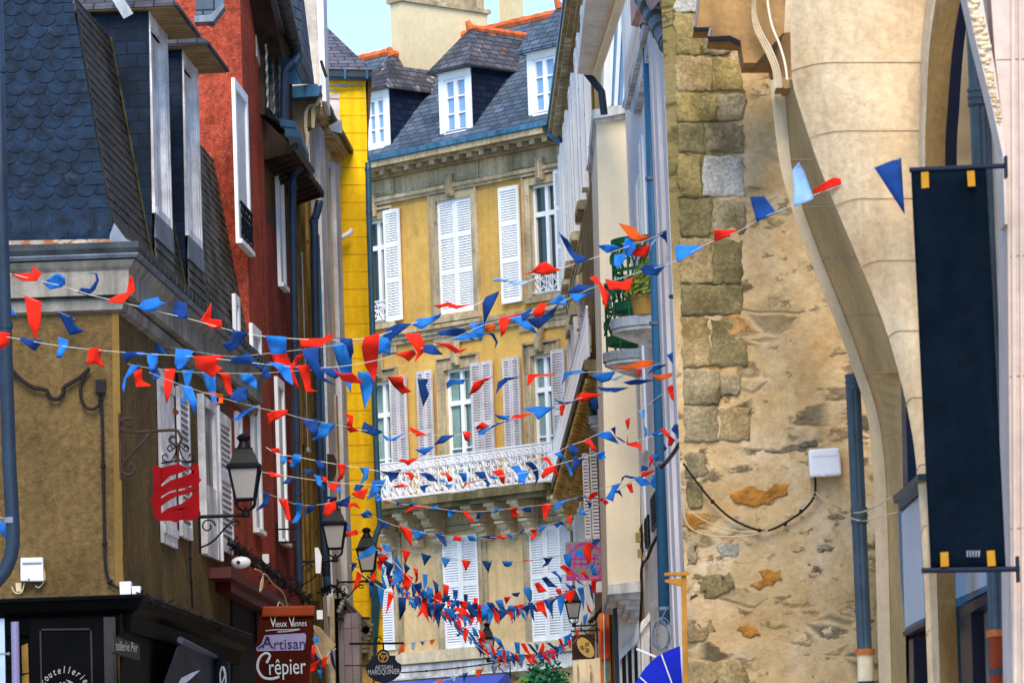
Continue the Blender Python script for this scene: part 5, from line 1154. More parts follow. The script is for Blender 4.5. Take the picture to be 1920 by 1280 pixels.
# cables, boxes
def cable(label, pts, r, m=None, k=4, clips=(), name='black_cable'):
    P = smoothpath(pts, k); b = MB(); b.tube(P, r, 6)
    for i in clips: b.ball(P[int(i * (len(P) - 1))], r * 2.1, 1)
    o = b.build(name, m or m_cable); return setp(o, label, 'cable')
cable('thick black cable drooping in loops across the ochre front below the bunting', [FA.q(x, y, .06) for x, y in ((22, 694), (40, 712), (64, 727), (86, 731), (94, 745), (108, 748), (118, 738), (120, 726), (136, 716), (152, 706), (168, 690))], .022)
cable('black cable looping from the wall socket down the ochre front to the white box', [FA.q(x, y, .06) for x, y in ((166, 694), (153, 715), (152, 745), (162, 764), (176, 766), (188, 755), (189, 735), (192, 800), (194, 900), (196, 1000), (198, 1062), (206, 1090), (222, 1102), (230, 1104))], .017, clips=(.42, .6, .72, .85))
b = MB(); b.slab(FA, [(179, 711), (198, 712), (197, 736), (179, 735)], 0, .07); b.build('wall_socket', m_cable, och)
cable('thin brown wire running down the ochre corner beside the iron bracket', [FA.q(x, y, .03) for x, y in ((232, 690), (236, 800), (237, 940), (236, 1000), (231, 1040), (233, 1070))], .006, m_darkwood)
cable('black cable running down the side wall under the rusty shutter', [L.q(x, y, .04) for x, y in ((357, 1010), (357, 1060), (359, 1100), (361, 1140))], .013, clips=(.3, .6))
bx = thing('white_terminal_boxes', 'pair of white terminal boxes standing on the black shop cornice corner', 'junction box', FA.q(240, 1122, .1))
b = MB(); b.slab(FA, [(224, 1090), (245, 1089), (245, 1114), (225, 1116)], -.1, .10); b.build('box', m_plas, bx); b = MB(); b.slab(FA, [(246, 1098), (263, 1098), (263, 1123), (248, 1119)], -.1, .06); b.build('box', m_plas, bx)
jb = thing('junction_box', 'white plastic junction box on the ochre front beside the left drainpipe', 'junction box', FA.q(60, 1090, .05))
b = MB(); b.slab(FA, [(38, 1045), (80, 1044), (82, 1089), (38, 1089)], 0, .13); b.build('box', m_plas, jb, bevel=.015); b = MB(); b.slab(FA, [(42, 1054), (78, 1053), (78, 1057), (42, 1058)], .13, .136); b.ball(FA.q(54, 1085, .13), .014, 1); b.build('lid_ridge', m_zinc, jb)
b = MB(); b.tube(smoothpath([FA.q(x, y, .06) for x, y in ((22, 1100), (28, 1110), (40, 1110), (46, 1092))]), .008, 5); b.tube(smoothpath([FA.q(x, y, .06) for x, y in ((82, 1066), (84, 1085), (74, 1100), (66, 1098))]), .008, 5); b.slab(FA, [(29, 1092), (40, 1092), (40, 1108), (30, 1108)], 0, .05); b.build('wire', m_cable_w, jb)
def fuzz(label, pts, name='cable_garland', r=.02, n=120, sp=.06):
    b = MB(); P = smoothpath(pts, 8)
    for off in (0, .03, -.03): b.tube([p + Vector((random.uniform(-.02, .02), off, random.uniform(-.02, .02))) for p in P], r * .7, 5)
    for i in range(n):
        p = random.choice(P) + Vector((random.uniform(-sp, sp), random.uniform(-sp, sp), random.uniform(-sp, sp) * .6)); q = p + Vector((random.uniform(-.07, .07), random.uniform(-.05, .05), random.uniform(-.08, .04))); b.tube([p, q], .009, 4)
        if i % 3 == 0: b.ball(q, .022, 1)
    o = b.build(name, m_cable); return setp(o, label, 'cable')
fuzz('tangle of black cable and light sockets lying along the black shop cornice', [L.q(x, y, .2) for x, y in ((262, 1115), (300, 1130), (340, 1144), (380, 1160), (432, 1178))])
post = setp(MB().tube([at(-8, -30, 44), at(2, 400, 44), at(17, 860, 44), at(24, 985, 44), at(24, 1020, 44), at(20, 1045, 44), at(8, 1072, 44), at(-12, 1095, 44), at(-40, 1118, 44)], .073, 14).build('drainpipe', m_pipe_d, None, smooth=True), 'dark slate blue drainpipe curving off at the very left edge of the view', 'drainpipe')
for y in (132, 610, 975): c = at(-8 + 25 * (y + 30) / 890, y, 44); MB().tube([c - UP * .03, c + UP * .03], .080, 14).build('pipe_collar', m_zinc if y == 975 else m_pipe_d, post)
# wrought iron sign bracket with the red shield
rs = thing('red_shield_sign', 'red cut out shield sign hanging from a scrolled rusty iron bracket', 'sign', FA.q(236, 900, .1)); sp_ = facing(46.5)
U2, r = Vector((1, 0, 0)), .016
b = MB(); b.tube([sp_.q(224, 775), sp_.q(227, 900)], .015, 6)
b.tube(smoothpath([sp_.q(x, y) for x, y in ((229, 800), (226, 792), (233, 784), (246, 786), (249, 794), (243, 799), (238, 795))]), r, 6)
b.tube(smoothpath([sp_.q(x, y) for x, y in ((227, 790), (228, 802), (240, 809), (285, 808))]) + smoothpath([sp_.q(x, y) for x, y in ((286, 808), (328, 806), (336, 812), (340, 822), (336, 832), (326, 833), (318, 825), (322, 818), (330, 820))]), r, 6)
b.tube(smoothpath([sp_.q(x, y) for x, y in ((281, 812), (255, 842), (231, 868), (228, 880), (236, 889), (249, 887), (253, 876), (246, 869), (241, 876))]), r, 6)
b.tube([sp_.q(334, 833), sp_.q(334, 872)], .012, 6)
b.build('bracket', m_iron_br, rs); b = MB()
for sx in (-1, 1):
    b.tube(smoothpath([sp_.q(334 + sx * x, y) for x, y in ((0, 832), (8, 840), (16, 846), (20, 840), (15, 834), (11, 840))]), .008, 5); b.tube(smoothpath([sp_.q(334 + sx * x, y) for x, y in ((2, 836), (6, 852), (14, 864), (26, 863), (29, 855), (23, 851), (20, 857))]), .008, 5)
b.tube(smoothpath([sp_.q(x, y) for x, y in ((302, 868), (320, 866), (334, 863), (350, 867), (366, 864))]), .009, 5); b.build('scrollwork', m_iron, rs)
def wave(y0, amp, x0=300, x1=362): return [(x0 + (x1 - x0) * t / 10, y0 - 32 * t / 10 + amp * math.sin(t * .75)) for t in range(11)]
outer = [(287, 872), (303, 876), (334, 869), (353, 875), (372, 867)]
def strip_px(top, bot): b_ = MB(); [b_.slab(sp_, [top[i], top[i + 1], bot[i + 1], bot[i]], -.012, .012) for i in range(len(top) - 1)]; return b_
sh = MB(); S_ = lambda p: sh.slab(sp_, p, -.012, .012)
S_([(287, 872), (303, 876), (302, 930), (287, 925)]); S_([(302, 876), (334, 869), (352, 876), (364, 872), (340, 885), (318, 892), (302, 908)]); S_([(352, 876), (372, 867), (374, 897), (362, 890), (360, 884)])
S_([(302, 930), (302, 912), (320, 900), (352, 890), (364, 880), (362, 892), (378, 898), (372, 906), (340, 915), (318, 920)]); S_([(287, 925), (302, 930), (302, 948), (286, 946), (282, 940)])
S_([(302, 948), (302, 934), (318, 924), (345, 918), (372, 906), (373, 912), (355, 924), (330, 930), (316, 938)]); S_([(286, 946), (302, 948), (302, 976), (292, 972), (288, 964)]); S_([(302, 962), (315, 952), (340, 944), (356, 932), (356, 950), (340, 955), (318, 956), (302, 962)]); S_([(356, 932), (373, 912), (374, 966), (364, 975), (356, 975)]); S_([(302, 962), (318, 956), (356, 950), (356, 975), (338, 974), (330, 979), (318, 975), (302, 976)])
sh.build('shield', m_signred, rs)
# ------------------------------------------------------------------ red roughcast house
uR1 = L.uz(497, 400)[0]; ztR = at(430, -60, 57).z + .6
red = thing('red_house', 'bright red roughcast house with one white framed window and a wine red shopfront', 'house', L.P(uA + .1, 0))
def frontage(par, ua, ub, z0, z1, m, name='wall', d=0.0): b = MB(); b.box(L, ua, ub, z0, z1, -6, d); return b.build(name, m, par)
frontage(red, uA + .01, uR1, 0, zc(487), m_red); frontage(red, uE + .01, uR1, zc(487) + .001, ztR, m_red, 'upper_wall')
def lwindow(par, x0, x1, yt, yb, m=m_white, rail=False, nm='window'):
    a, z1 = L.uz(x0, yt, .02); c = L.uz(x1, (yt + yb) / 2, .02)[0]; z0 = L.uz(x0, yb, .02)[1]; b = MB(); w = .13; 
    b.box(L, a, a + w, z0, z1, 0.001, .05); b.box(L, c - w, c, z0, z1, 0.001, .05); b.box(L, a + w, c - w, z1 - w, z1, .001, .05); b.box(L, a, c, z0 - .06, z0, .001, .09); o = b.build(nm, m, par)
    g = MB(); g.box(L, a + w, c - w, z0, z1 - w, .001, .012); g.build('blind', mat('pale_blind', (.62, .62, .64), .8, .1, 2, streak=.15), o)
    if rail:
        r_ = MB(); scrolls(r_, L, a + .1, c - .1, z0 + .05, z0 + .5, .07, .5, .008); r_.box(L, a + .05, c - .05, z0 + .5, z0 + .53, .06, .09); r_.build('window_rail', m_iron, o)
    return o
lwindow(red, 436, 464, 146, 438, rail=True)
b = MB(); a, z1 = L.uz(478, 0, .01); b.hexa([L.P(a, at(484, 60, 59).z, .001), L.P(L.uz(489, 60)[0], at(484, 92, 59).z, .001), L.P(L.uz(490, 0)[0], ztR, .001), L.P(a, ztR, .001)], [L.P(a, at(484, 60, 59).z, .02), L.P(L.uz(489, 60)[0], at(484, 92, 59).z, .02), L.P(L.uz(490, 0)[0], ztR, .02), L.P(a, ztR, .02)]); b.build('bare_render', m_cream, red)
for x0, x1, yt, yb in ((437, 447, 550, 630), (469, 487, 605, 660), (441, 451, 770, 830), (470, 487, 742, 985)): lwindow(red, x0, x1, yt, yb, m_white, nm='window')
fl = MB(); P0 = [L.P(uA - 1.2 + .0, zT - .2, -.35)]; fl.poly([at(x, y, 56) for x, y in ((368, -20), (424, -20), (418, 18), (398, 52), (390, 46), (390, 28), (366, 30))]); fl.build('small_roof', m_slate_far, red, solid=.08)
b = MB(); b.slab(facing(55.8), [(364, 30), (396, 27), (417, 4), (421, 12), (400, 40), (364, 42)], -.3, 0); b.build('small_gutter', m_zinc, red)
# wine red shopfront of the crepe maker
b = MB(); b.slab(L, [(433, 1062), (578, 1152), (582, 1162), (433, 1082)], 0, .30); b.slab(L, [(433, 1082), (560, 1160), (560, 1176), (433, 1108)], 0, .20); b.build('shop_cornice', m_wine, red)
b = MB(); b.slab(L, [(436, 1108), (497, 1140), (497, 1500), (436, 1500)], -.2, .03); b.build('shop_opening', m_darkgap, red)
b = MB(); pf = facing(58.6); b.slab(pf, [(480, 1122), (496, 1126), (497, 1208), (482, 1212)], -.3, 0); b.slab(pf, [(474, 1206), (498, 1200), (499, 1214), (476, 1222)], -.3, .05); b.slab(pf, [(463, 1208), (481, 1206), (482, 1330), (464, 1330)], -.3, 0); b.build('pilaster', m_wine, red)
b = MB(); b.slab(L, [(497, 1160), (560, 1195), (560, 1600), (497, 1600)], -.2, .05); b.build('shop_door', m_wine, red)
fuzz('thick tangle of black cables lying along the wine red shop cornice', [L.q(x, y, .3) for x, y in ((437, 1018), (450, 1030), (470, 1048), (495, 1062), (520, 1082), (545, 1100), (578, 1122))], r=.04, n=260, sp=.10)
cable('loose cream wires hanging in loops from the wine red shop cornice', [L.q(x, y, .45) for x, y in ((478, 1066), (492, 1074), (492, 1098), (487, 1108), (495, 1075), (512, 1094), (530, 1110), (538, 1135), (528, 1154), (520, 1144), (524, 1128), (536, 1140))], .009, m_cable_w, name='loose_wire')
sl_ = thing('shop_spotlight', 'white oval shop spotlight fixed over the wine red cornice', 'lamp', L.q(455, 1060, .4)); b = MB(); b.ball(L.q(452, 1054, .42), .13, 2, (1, .7, .6)); b.build('shade', m_plas, sl_, smooth=True); b = MB(); b.tube([L.q(440, 1050, .3), L.q(448, 1054, .42)], .02, 6); b.build('arm', m_iron, sl_)
b = MB(); b.pbox(facing(58.9), 492, 1038, 504, 1056, -.1, 0); b.build('meter_box', m_plas, red)
# flower pot shaped sign
cs = thing('crepe_maker_sign', 'terracotta flower pot shaped sign reading Vieux Vannes Artisan Crêpier', 'sign', at(535, 1400, 55.5)); pc = facing(55.5)
b = MB(); b.slab(pc, [(487, 1153), (588, 1151), (575, 1320), (478, 1320), (480, 1230)], -.18, 0); b.build('pot_body', m_pot, cs); b = MB(); b.slab(pc, [(492, 1136), (591, 1134), (590, 1150), (588, 1154), (490, 1156)], -.24, .05); b.build('pot_rim', m_pot_rim, cs, bevel=.02)
b = MB(); b.slab(pc, [(496, 1190), (571, 1186), (574, 1190), (572, 1214), (568, 1218), (482, 1220), (480, 1214), (490, 1206)], 0, .012); b.build('name_panel', m_lav, cs)
UX, UZ = Vector((1, 0, 0)), UP; tx = MB()
tx.text('V', pc.q(512, 1166, .006), UX, UZ, .20, .004, .7); tx.text('ieux', pc.q(527, 1169, .006), UX, UZ, .12, .004, .75); tx.text('V', pc.q(547, 1166, .006), UX, UZ, .20, .004, .7); tx.text('annes', pc.q(562, 1168, .006), UX, UZ, .115, .004, .72)
tx.tube(smoothpath([pc.q(x, y, .008) for x, y in ((498, 1182), (515, 1180), (540, 1180), (563, 1179), (540, 1183), (520, 1184))]), .006, 4)
tx.tube(smoothpath([pc.q(x, y, .008) for x, y in ((500, 1242), (506, 1228), (497, 1224), (486, 1234), (483, 1252), (492, 1268), (508, 1272), (524, 1268))]), .018, 5)
tx.text('rêpier', pc.q(538, 1250, .006), UX, UZ, .30, .004, .66); tx.build('lettering', m_silver, cs)
tx = MB(); tx.text('A', pc.q(501, 1204, .018), UX, UZ, .22, .004, .95); tx.text('rtisan', pc.q(543, 1207, .018), UX, UZ, .19, .004, 1.0); tx.tube(smoothpath([pc.q(x, y, .02) for x, y in ((484, 1214), (495, 1207), (503, 1194), (506, 1206), (512, 1214))]), .008, 4); tx.build('lettering', m_ink, cs)
# ------------------------------------------------------------------ russet house with deep dark eaves
uB1 = L.uz(553, 700)[0]
rus = thing('russet_house', 'dark russet house with a tall white window under deep black eaves', 'house', L.P(uR1 + .1, 0))
zE1 = at(497, 240, L.q(497, 240).y).z
frontage(rus, uR1 + .01, uB1, 0, L.uz(505, 420)[1], m_russet); frontage(rus, uR1 + .01, uB1, L.uz(505, 420)[1] + .001, zE1 + .35, m_russet_shade, 'upper_wall')  # upper part is browner: shade under the eaves put into the wall colour
lwindow(rus, 517, 531, 310, 522, nm='window'); lwindow(rus, 516, 534, 705, 1005, m_white)
uT1 = L.uz(590, 600)[0]
tim = thing('timber_house', 'narrow ochre timber boarded house between two dark drainpipes', 'house', L.P(uB1 + .1, 0))
frontage(tim, uB1 + .01, uT1, 0, zE1 + .35, m_timber)
b = MB()
for x in (562, 571, 580, 587): b.pbox(L, x, 330, x + 1.6, 1120, 0, .05)
b.pbox(L, 563, 480, 568, 830, 0.0, .04); b.build('board_batten', m_timber, tim); lwindow(tim, 560, 569, 470, 830, m_oldwood)
# eaves over both
uEe = L.uz(608, 372, .42)[0]
b = MB(); z0 = L.uz(497, 210, .42)[1]
b.hexa([L.P(uR1 - .0, z0 - .05, .42), L.P(uEe, z0 - .05, .42), L.P(uEe, z0 - .14, 0), L.P(uR1, z0 - .14, 0)], [L.P(uR1, z0 + .04, .42), L.P(uEe, z0 + .04, .42), L.P(uEe, z0 + .5, 0), L.P(uR1, z0 + .5, 0)]); ev = b.build('eaves', m_darkwood, rus)
b = MB(); u = uR1 + .2
while u < uEe: b = MB(); b.hexa([L.P(u, z0 - .055, .40), L.P(u + .07, z0 - .055, .40), L.P(u + .07, z0 - .145, .02), L.P(u, z0 - .145, .02)], [L.P(u, z0 - .10, .40), L.P(u + .07, z0 - .10, .40), L.P(u + .07, z0 - .22, .02), L.P(u, z0 - .22, .02)]); b.build('rafter_end', m_darkwood, rus); u += .42
b = MB(); b.tube([L.P(uR1, z0 + .03, .46), L.P(uEe * .5 + uR1 * .5, z0 + .02, .46)], .06, 8); b.build('gutter', m_zinc_d, rus)
b = MB()
for i in range(70): u = uEe - random.random() ** 2 * 3.4; b.tube([L.P(u, z0 + .02, .36), L.P(u + random.uniform(-.05, .05), z0 + .03 + random.uniform(.03, .09), .38)], .008, 3)
setp(b.build('moss_tuft', m_darkwood, rus), kind='stuff')
# slatted attic front with dark lights above the eaves
b = MB(); pa = Plane(L.q(500, 120, .1), heading(1900)); b.slab(pa, [(496, -30), (546, -30), (549, 250), (497, 215)], -.5, 0); at_ = b.build('attic_front', m_darkwood, rus)
for x0, x1, yt, yb in ((501, 508, 68, 205), (512, 519, 120, 222), (499, 501, 40, 200)):
    b = MB(); b.slab(pa, [(x0, yt), (x1, yt + (x1 - x0) * .9), (x1 + 4, yb + 6), (x0 + 4, yb)], 0, .015); b.build('attic_window', m_glassd, at_)
b = MB()
for x, yt, yb in ((497, 20, 202), (509, 30, 214), (521, 60, 228), (525, 90, 232)):
    n = 16; b.tube([pa.q(x + 5 * t / n + (.8 if t % 2 else -.8), yt + (yb - yt) * t / n, .05) for t in range(n + 1)], .017, 5)
b.build('twisted_post', m_conc, at_)
b = MB(); b.slab(pa, [(500, -30), (535, -30), (548, 108), (530, 110)], -.3, .25); b.build('attic_soffit', m_darkwood, rus)
b = MB(); g0, g1 = at(523, -35, 59), at(556, 104, 62.5); b.tube([g0, g1], .10, 12)
for k in range(15): p = g0.lerp(g1, k / 15); b.tube([p, p.lerp(g1, .02)], .108, 12)
b.build('attic_gutter', m_zinc_d, rus); b = MB(); b.tube([at(556, 106, 62), at(548, 120, 61.5), at(534, 134, 61.5), at(533, 240, 61.5)], .065, 10); b.build('rainwater_pipe', m_pipe_d, rus)
b = MB(); b.poly([at(x, y, Y) for x, y, Y in ((540, -35, 62), (562, -35, 62.5), (586, 158, 65), (545, 158, 62.6), (560, 110, 62.5))]); b.build('attic_roof', m_slate_far, rus, solid=.06)
b = MB(); b.poly([at(x, y, 62.2) for x, y in ((526, 110), (546, 108), (532, 132))]); b.poly([at(x, y, 62.3) for x, y in ((540, 140), (552, 128), (566, 158), (540, 158))]); b.build('lead_flashing', m_zinc_b, rus, solid=.03)
b = MB(); q = [at(x, y, Y) for x, y, Y in ((526, 236, 60), (555, 240, 61), (572, 285, 64), (548, 262, 62))]; b.hexa(q, [p + UP * .10 for p in q]); q = [p - UP * .14 for p in q]; b.hexa([p + Vector((.06, 0, 0)) for p in q], [p + UP * .11 + Vector((.06, 0, 0)) for p in q]); b.build('hopper', m_zinc_b, rus)
def downpipe(label, pts, Y, r, clips, m=m_pipe_d):
    o = MB().tube(smoothpath([at(x, y, Y) for x, y in pts], 3), r, 10).build('drainpipe', m, None, smooth=True); setp(o, label, 'drainpipe')
    for x, y in clips: c = at(x, y, Y); MB().tube([c - UP * .025, c + UP * .025], r * 1.15, 10).build('pipe_collar', m, o)
    return o
downpipe('dark drainpipe running down the russet house from its black eaves', [(563, 312), (552, 326), (548, 345), (552, 600), (559, 1000), (562, 1100)], 62.6, .058, ((549, 352), (553, 640), (558, 925)))
downpipe('dark drainpipe with kinked head beside the ochre timber house', [(599, 376), (594, 400), (588, 414), (589, 425), (592, 600), (600, 850), (612, 1080)], 65, .062, ((588, 416), (594, 640)))
downpipe('second pipe, bright blue grey, in front of the cream pilastered house', [(592, 440), (598, 620), (606, 900), (614, 1110)], 66.2, .06, ((600, 700),), m_pipe_b)
b = MB(); pz = facing(61.5); b.slab(pz, [(502, 990), (556, 990), (556, 993), (502, 993)], -.02, .01); b.slab(pz, [(502, 1014), (556, 1014), (556, 1018), (502, 1018)], -.02, .01); b.slab(pz, [(517, 978), (521, 978), (523, 1034), (519, 1034)], -.02, .02); setp(b.build('iron_bracket', m_iron), 'empty black iron sign bracket on the russet house', 'bracket')
# ------------------------------------------------------------------ cream house with stone cornice and chimney
uD1 = L.uz(652, 700)[0]; uT = uT1
crm = thing('cream_house', 'cream grey house with weathered pilasters, heavy stone cornice and rendered chimney', 'house', L.P(uT + .1, 0))
zD = L.uz(600, 250)[1]
frontage(crm, uT + .01, uD1, 0, zD + .8, m_cream)
for x0, x1, y0, d in ((612, 623, 262, .10), (641, 650, 330, .10)): strip(L, x0, x1, y0, 1150, 0, d, m_greyst, 'pilaster', crm)
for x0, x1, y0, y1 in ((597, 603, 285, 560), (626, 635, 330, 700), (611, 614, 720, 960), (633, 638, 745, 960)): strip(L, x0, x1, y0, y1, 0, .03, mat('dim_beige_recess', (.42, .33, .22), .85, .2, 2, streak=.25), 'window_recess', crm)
b = MB(); pf = facing(64.5)
b.slab(pf, [(540, 182), (594, 180), (600, 188), (596, 208), (590, 232), (576, 240), (572, 300), (544, 300)], -.35, 0); b.build('cornice_stone', mat('brown_cornice_stone', (.28, .20, .10), .9, .35, 2, bump=.4, streak=.35), crm)
b = MB(); b.tube(smoothpath([pf.q(x, y, .03) for x, y in ((598, 182), (594, 196), (580, 200), (574, 212), (573, 240), (576, 262), (574, 300))]), .03, 6); b.slab(pf, [(583, 205), (591, 195), (590, 240), (584, 240)], 0, .05); b.build('cornice_scroll', m_cream_y, crm)
def cbr(x0, y0, x1, y1, d):
    b = MB()
    for k in range(4): f = k / 4; b.slab(L, [(x0 + 3 * k, y0 + 13 * k + 6), (x1 - 3 * k, y1 + 8 * k), (x1 - 3 * k - 1, y1 + 8 * k + 13), (x0 + 3 * k, y0 + 13 * k + 18)], 0, d * (1 - f * .75))
    return b.build('cornice_bracket', m_cream_y, crm)
cbr(598, 186, 630, 222, .22); cbr(622, 232, 664, 290, .22)
b = MB(); b.slab(L, [(598, 160), (664, 282), (664, 290), (598, 169)], 0, .30); b.build('eaves_gutter', m_zinc_d, crm); b = MB(); b.slab(facing(64.2), [(540, 163), (594, 157), (602, 170), (596, 180), (540, 184)], -.5, 0); b.build('blue_gutter', m_zinc_b, crm)
b = MB(); b.slab(facing(64.8), [(616, 236), (640, 224), (642, 250), (622, 246)], -.2, 0); b.build('lead_hopper', m_zinc, crm)
b = MB(); pc2 = facing(67); b.slab(pc2, [(562, -40), (592, -40), (600, 160), (604, 200), (590, 200), (584, 150)], -1, 0); ch = b.build('chimney', m_cream, crm); b = MB(); b.slab(pc2, [(592, -40), (595, -40), (603, 160), (600, 160)], -.4, .04); b.slab(pc2, [(595.2, -40), (605, -40), (609, 120), (612, 190), (604, 190)], -1.4, -.02); b.build('chimney_corner', m_white, ch)
b = MB(); b.tube([at(602, 114, 66.8), at(606, 128, 66.8), at(612, 145, 66.8)], .025, 6); b.build('iron_hook', m_darkwood, crm)
# shopfront strip and its roller
b = MB(); pq = facing(66.5); b.slab(pq, [(634, 1150), (672, 1148), (676, 1330), (640, 1330)], -1, 0); b.build('shop_panel', mat('mauve_grey_panel', (.22, .16, .165), .4, .25, 2, brick=(.12, 5, (.08, .06, .06), .006, .1, 0), spec=.5), crm)
b = MB()
for k, y in enumerate((0, 8, 15, 22)): b.tube([at(644 - k * 3, 1122 + y, 66.2), at(690 - k * 1.5, 1172 + y, 69.5)], .035, 6)
b.build('shop_blind', mat('grey_blind_rail', (.30, .29, .29), .45, .3, 4, streak=.3), crm); b = MB(); b.slab(pq, [(624, 1122), (646, 1120), (650, 1140), (634, 1150), (626, 1150)], -.6, .1); b.slab(pq, [(622, 1150), (632, 1148), (636, 1330), (626, 1330)], -.3, .02); b.ball(at(686, 1180, 68.8), .07, 1); b.build('shop_frame', m_black, crm); b = MB(); b.tube([at(632, 1160, 66), at(692, 1158, 68.8)], .022, 6); b.build('blind_arm', m_iron, crm)
b = MB(); b.slab(facing(65.6), [(618, 1120), (626, 1116), (630, 1330), (620, 1330)], -.2, 0); b.build('post', m_stone, crm)
fuzz('black cables drooping over the dark shop head of the cream house', [at(x, y, 65.8) for x, y in ((606, 1108), (614, 1100), (624, 1098), (636, 1104), (646, 1116))], n=50, sp=.05)
b = MB(); b.poly([at(x, y, 61.5) for x, y in ((586, 1170), (600, 1175), (630, 1208), (622, 1216), (590, 1185))]); b.poly([at(x, y, 61.4) for x, y in ((588, 1185), (622, 1215), (618, 1245), (606, 1240), (590, 1225))]); o = b.build('shop_canopy', mat('beige_canopy', (.36, .26, .15), .8, .2, 3), None, solid=.02); setp(o, 'small beige canopy with a scalloped edge behind the flower pot sign', 'canopy')
b = MB(); b.pbox(facing(61), 594, 1143, 605, 1160, -.1, 0); setp(b.build('meter_box', m_plas), 'small white electricity box right of the flower pot sign rim', 'meter box')
b = MB(); b.slab(facing(61.6), [(590, 1026), (597, 1026), (603, 1042), (601, 1074), (592, 1074)], -.1, 0); b.build('grey_dish', m_plas, tim)
b = MB(); b.slab(facing(66.0), [(613, 850), (626, 852), (631, 862), (630, 886), (622, 905), (614, 905)], -.1, 0); setp(b.build('sign_plate', m_darkwood), 'dark brown sign plate on the cream house left of the yellow house', 'sign')
# ------------------------------------------------------------------ yellow house
YH = Plane(at(650, 700, 72), heading(36000)); yel = thing('yellow_house', 'tall bright yellow house with grooved render, slate roof and blue gutter', 'house', YH.q(660, 1500))
b = MB(); uy1 = YH.uz(703, 700)[0]; zy = YH.uz(655, 148)[1]; b.box(YH, -3.2, uy1, 0, zy, -5, 0); b.build('wall', m_yel, yel)
b = MB(); y = 184
while y < 1250: z = YH.uz(660, y)[1]; b.box(YH, -3.2, uy1, z - .012, z + .006, 0, .003); y += 32.5
b.box(YH, YH.uz(637, 260)[0], YH.uz(638, 260)[0], YH.uz(637, 400)[1], YH.uz(637, 176)[1], 0, .003); b.build('render_groove', mat('yellow_groove', (.58, .31, .01), .9, .2, 3), yel)
b = MB(); b.slab(YH, [(605, 175), (636, 175), (640, 330), (606, 330)], 0, .01); b.build('pale_patch', m_lilac, yel); b = MB(); b.slab(YH, [(605, 184), (636, 185), (636, 187), (605, 186)], .01, .014); b.build('patch_line', m_pot_rim, yel)
b = MB(); b.slab(YH, [(600, 129), (699, 132), (697, 145), (600, 143)], 0, .22); b.build('gutter', m_zinc_d, yel); b = MB(); b.slab(YH, [(600, 143.5), (698, 145.5), (697, 149), (600, 148)], 0, .16); b.build('gutter_edge', m_pipe_b, yel)
b = MB()
for x in (645, 686): b = MB(); b.slab(YH, [(x, 130), (x + 4, 130), (x + 4, 148), (x, 148)], .22, .25); b.build('gutter_clip', m_pipe_b, yel)
ra = YH.q(697, 131, .25); rl_ = YH.q(560, 128, .25); ap = [at(606, 44, 73.2), at(560, 10, 73.5)]
b = MB(); b.poly([rl_, ra, ap[0], ap[1]]); bk = ra + heading(640) * 5; b.poly([ra, bk, ap[0] + heading(560) * 4, ap[0]]); b.build('roof', mat('purple_grey_slate', (.115, .11, .15), .5, .35, 2, brick=(.30, .13, (.03, .03, .04), .012, .3, .5), bump=.3, spots=((.30, .30, .28), 9, .66)), yel, recalc=False)
b = MB(); b.slab(YH, [(690, 149), (698, 149), (691, 245), (690.5, 300), (689, 300)], -.6, .02); b.build('barge_board', mat('dark_barge_wood', (.10, .055, .025), .8, .3, 3), yel)
b = MB(); b.tube([YH.q(x, y, .1) for x, y in ((600, 160), (640, 160), (680, 158))], .014, 5); b.tube([YH.q(x, y, .1) for x, y in ((612, 174), (634, 163), (650, 161))], .012, 5); b.build('iron_stay', m_zinc, yel)
b = MB(); b.tube(smoothpath([YH.q(x, y, .25) for x, y in ((640, 445), (650, 440), (656, 436), (660, 430))]), .045, 8); b.build('vent_pipe', m_plas, yel)
downpipe('dark blue drainpipe on the right corner of the yellow house', [(690, 305), (692, 400), (699, 640), (704, 800), (710, 950), (713, 980), (706, 1000), (701, 1020)], 71.6, .05, ((690, 318), (692, 398), (704, 810)), mat('deep_blue_pipe', (.02, .075, .13), .45, .2, 2, spec=.45))
b = MB(); b.tube([at(701, 1020, 71.7), at(700, 1080, 71.7)], .05, 8); b.slab(facing(71.7), [(696, 1080), (722, 1096), (712, 1130), (700, 1300), (696, 1300)], -.3, 0); setp(b.build('teal_post', mat('deep_teal_paint', (.012, .05, .07), .5, .3, 2)), 'deep teal shop post and folded blind at the foot of the yellow house', 'post')
b = MB(); b.slab(facing(71), [(676, 1160), (697, 1158), (700, 1235), (676, 1236)], -.3, 0); [b.ball(at(686 + random.uniform(-6, 6), 1172 + k * 8, 70.9), .09, 1, (1, .5, .6), .15) for k in range(7)]; b.build('carved_console', m_stone_dk, yel); b = MB(); b.slab(facing(71.2), [(672, 1236), (698, 1235), (700, 1340), (674, 1340)], -.5, 0); b.build('stone_pier', m_stone_g, yel)
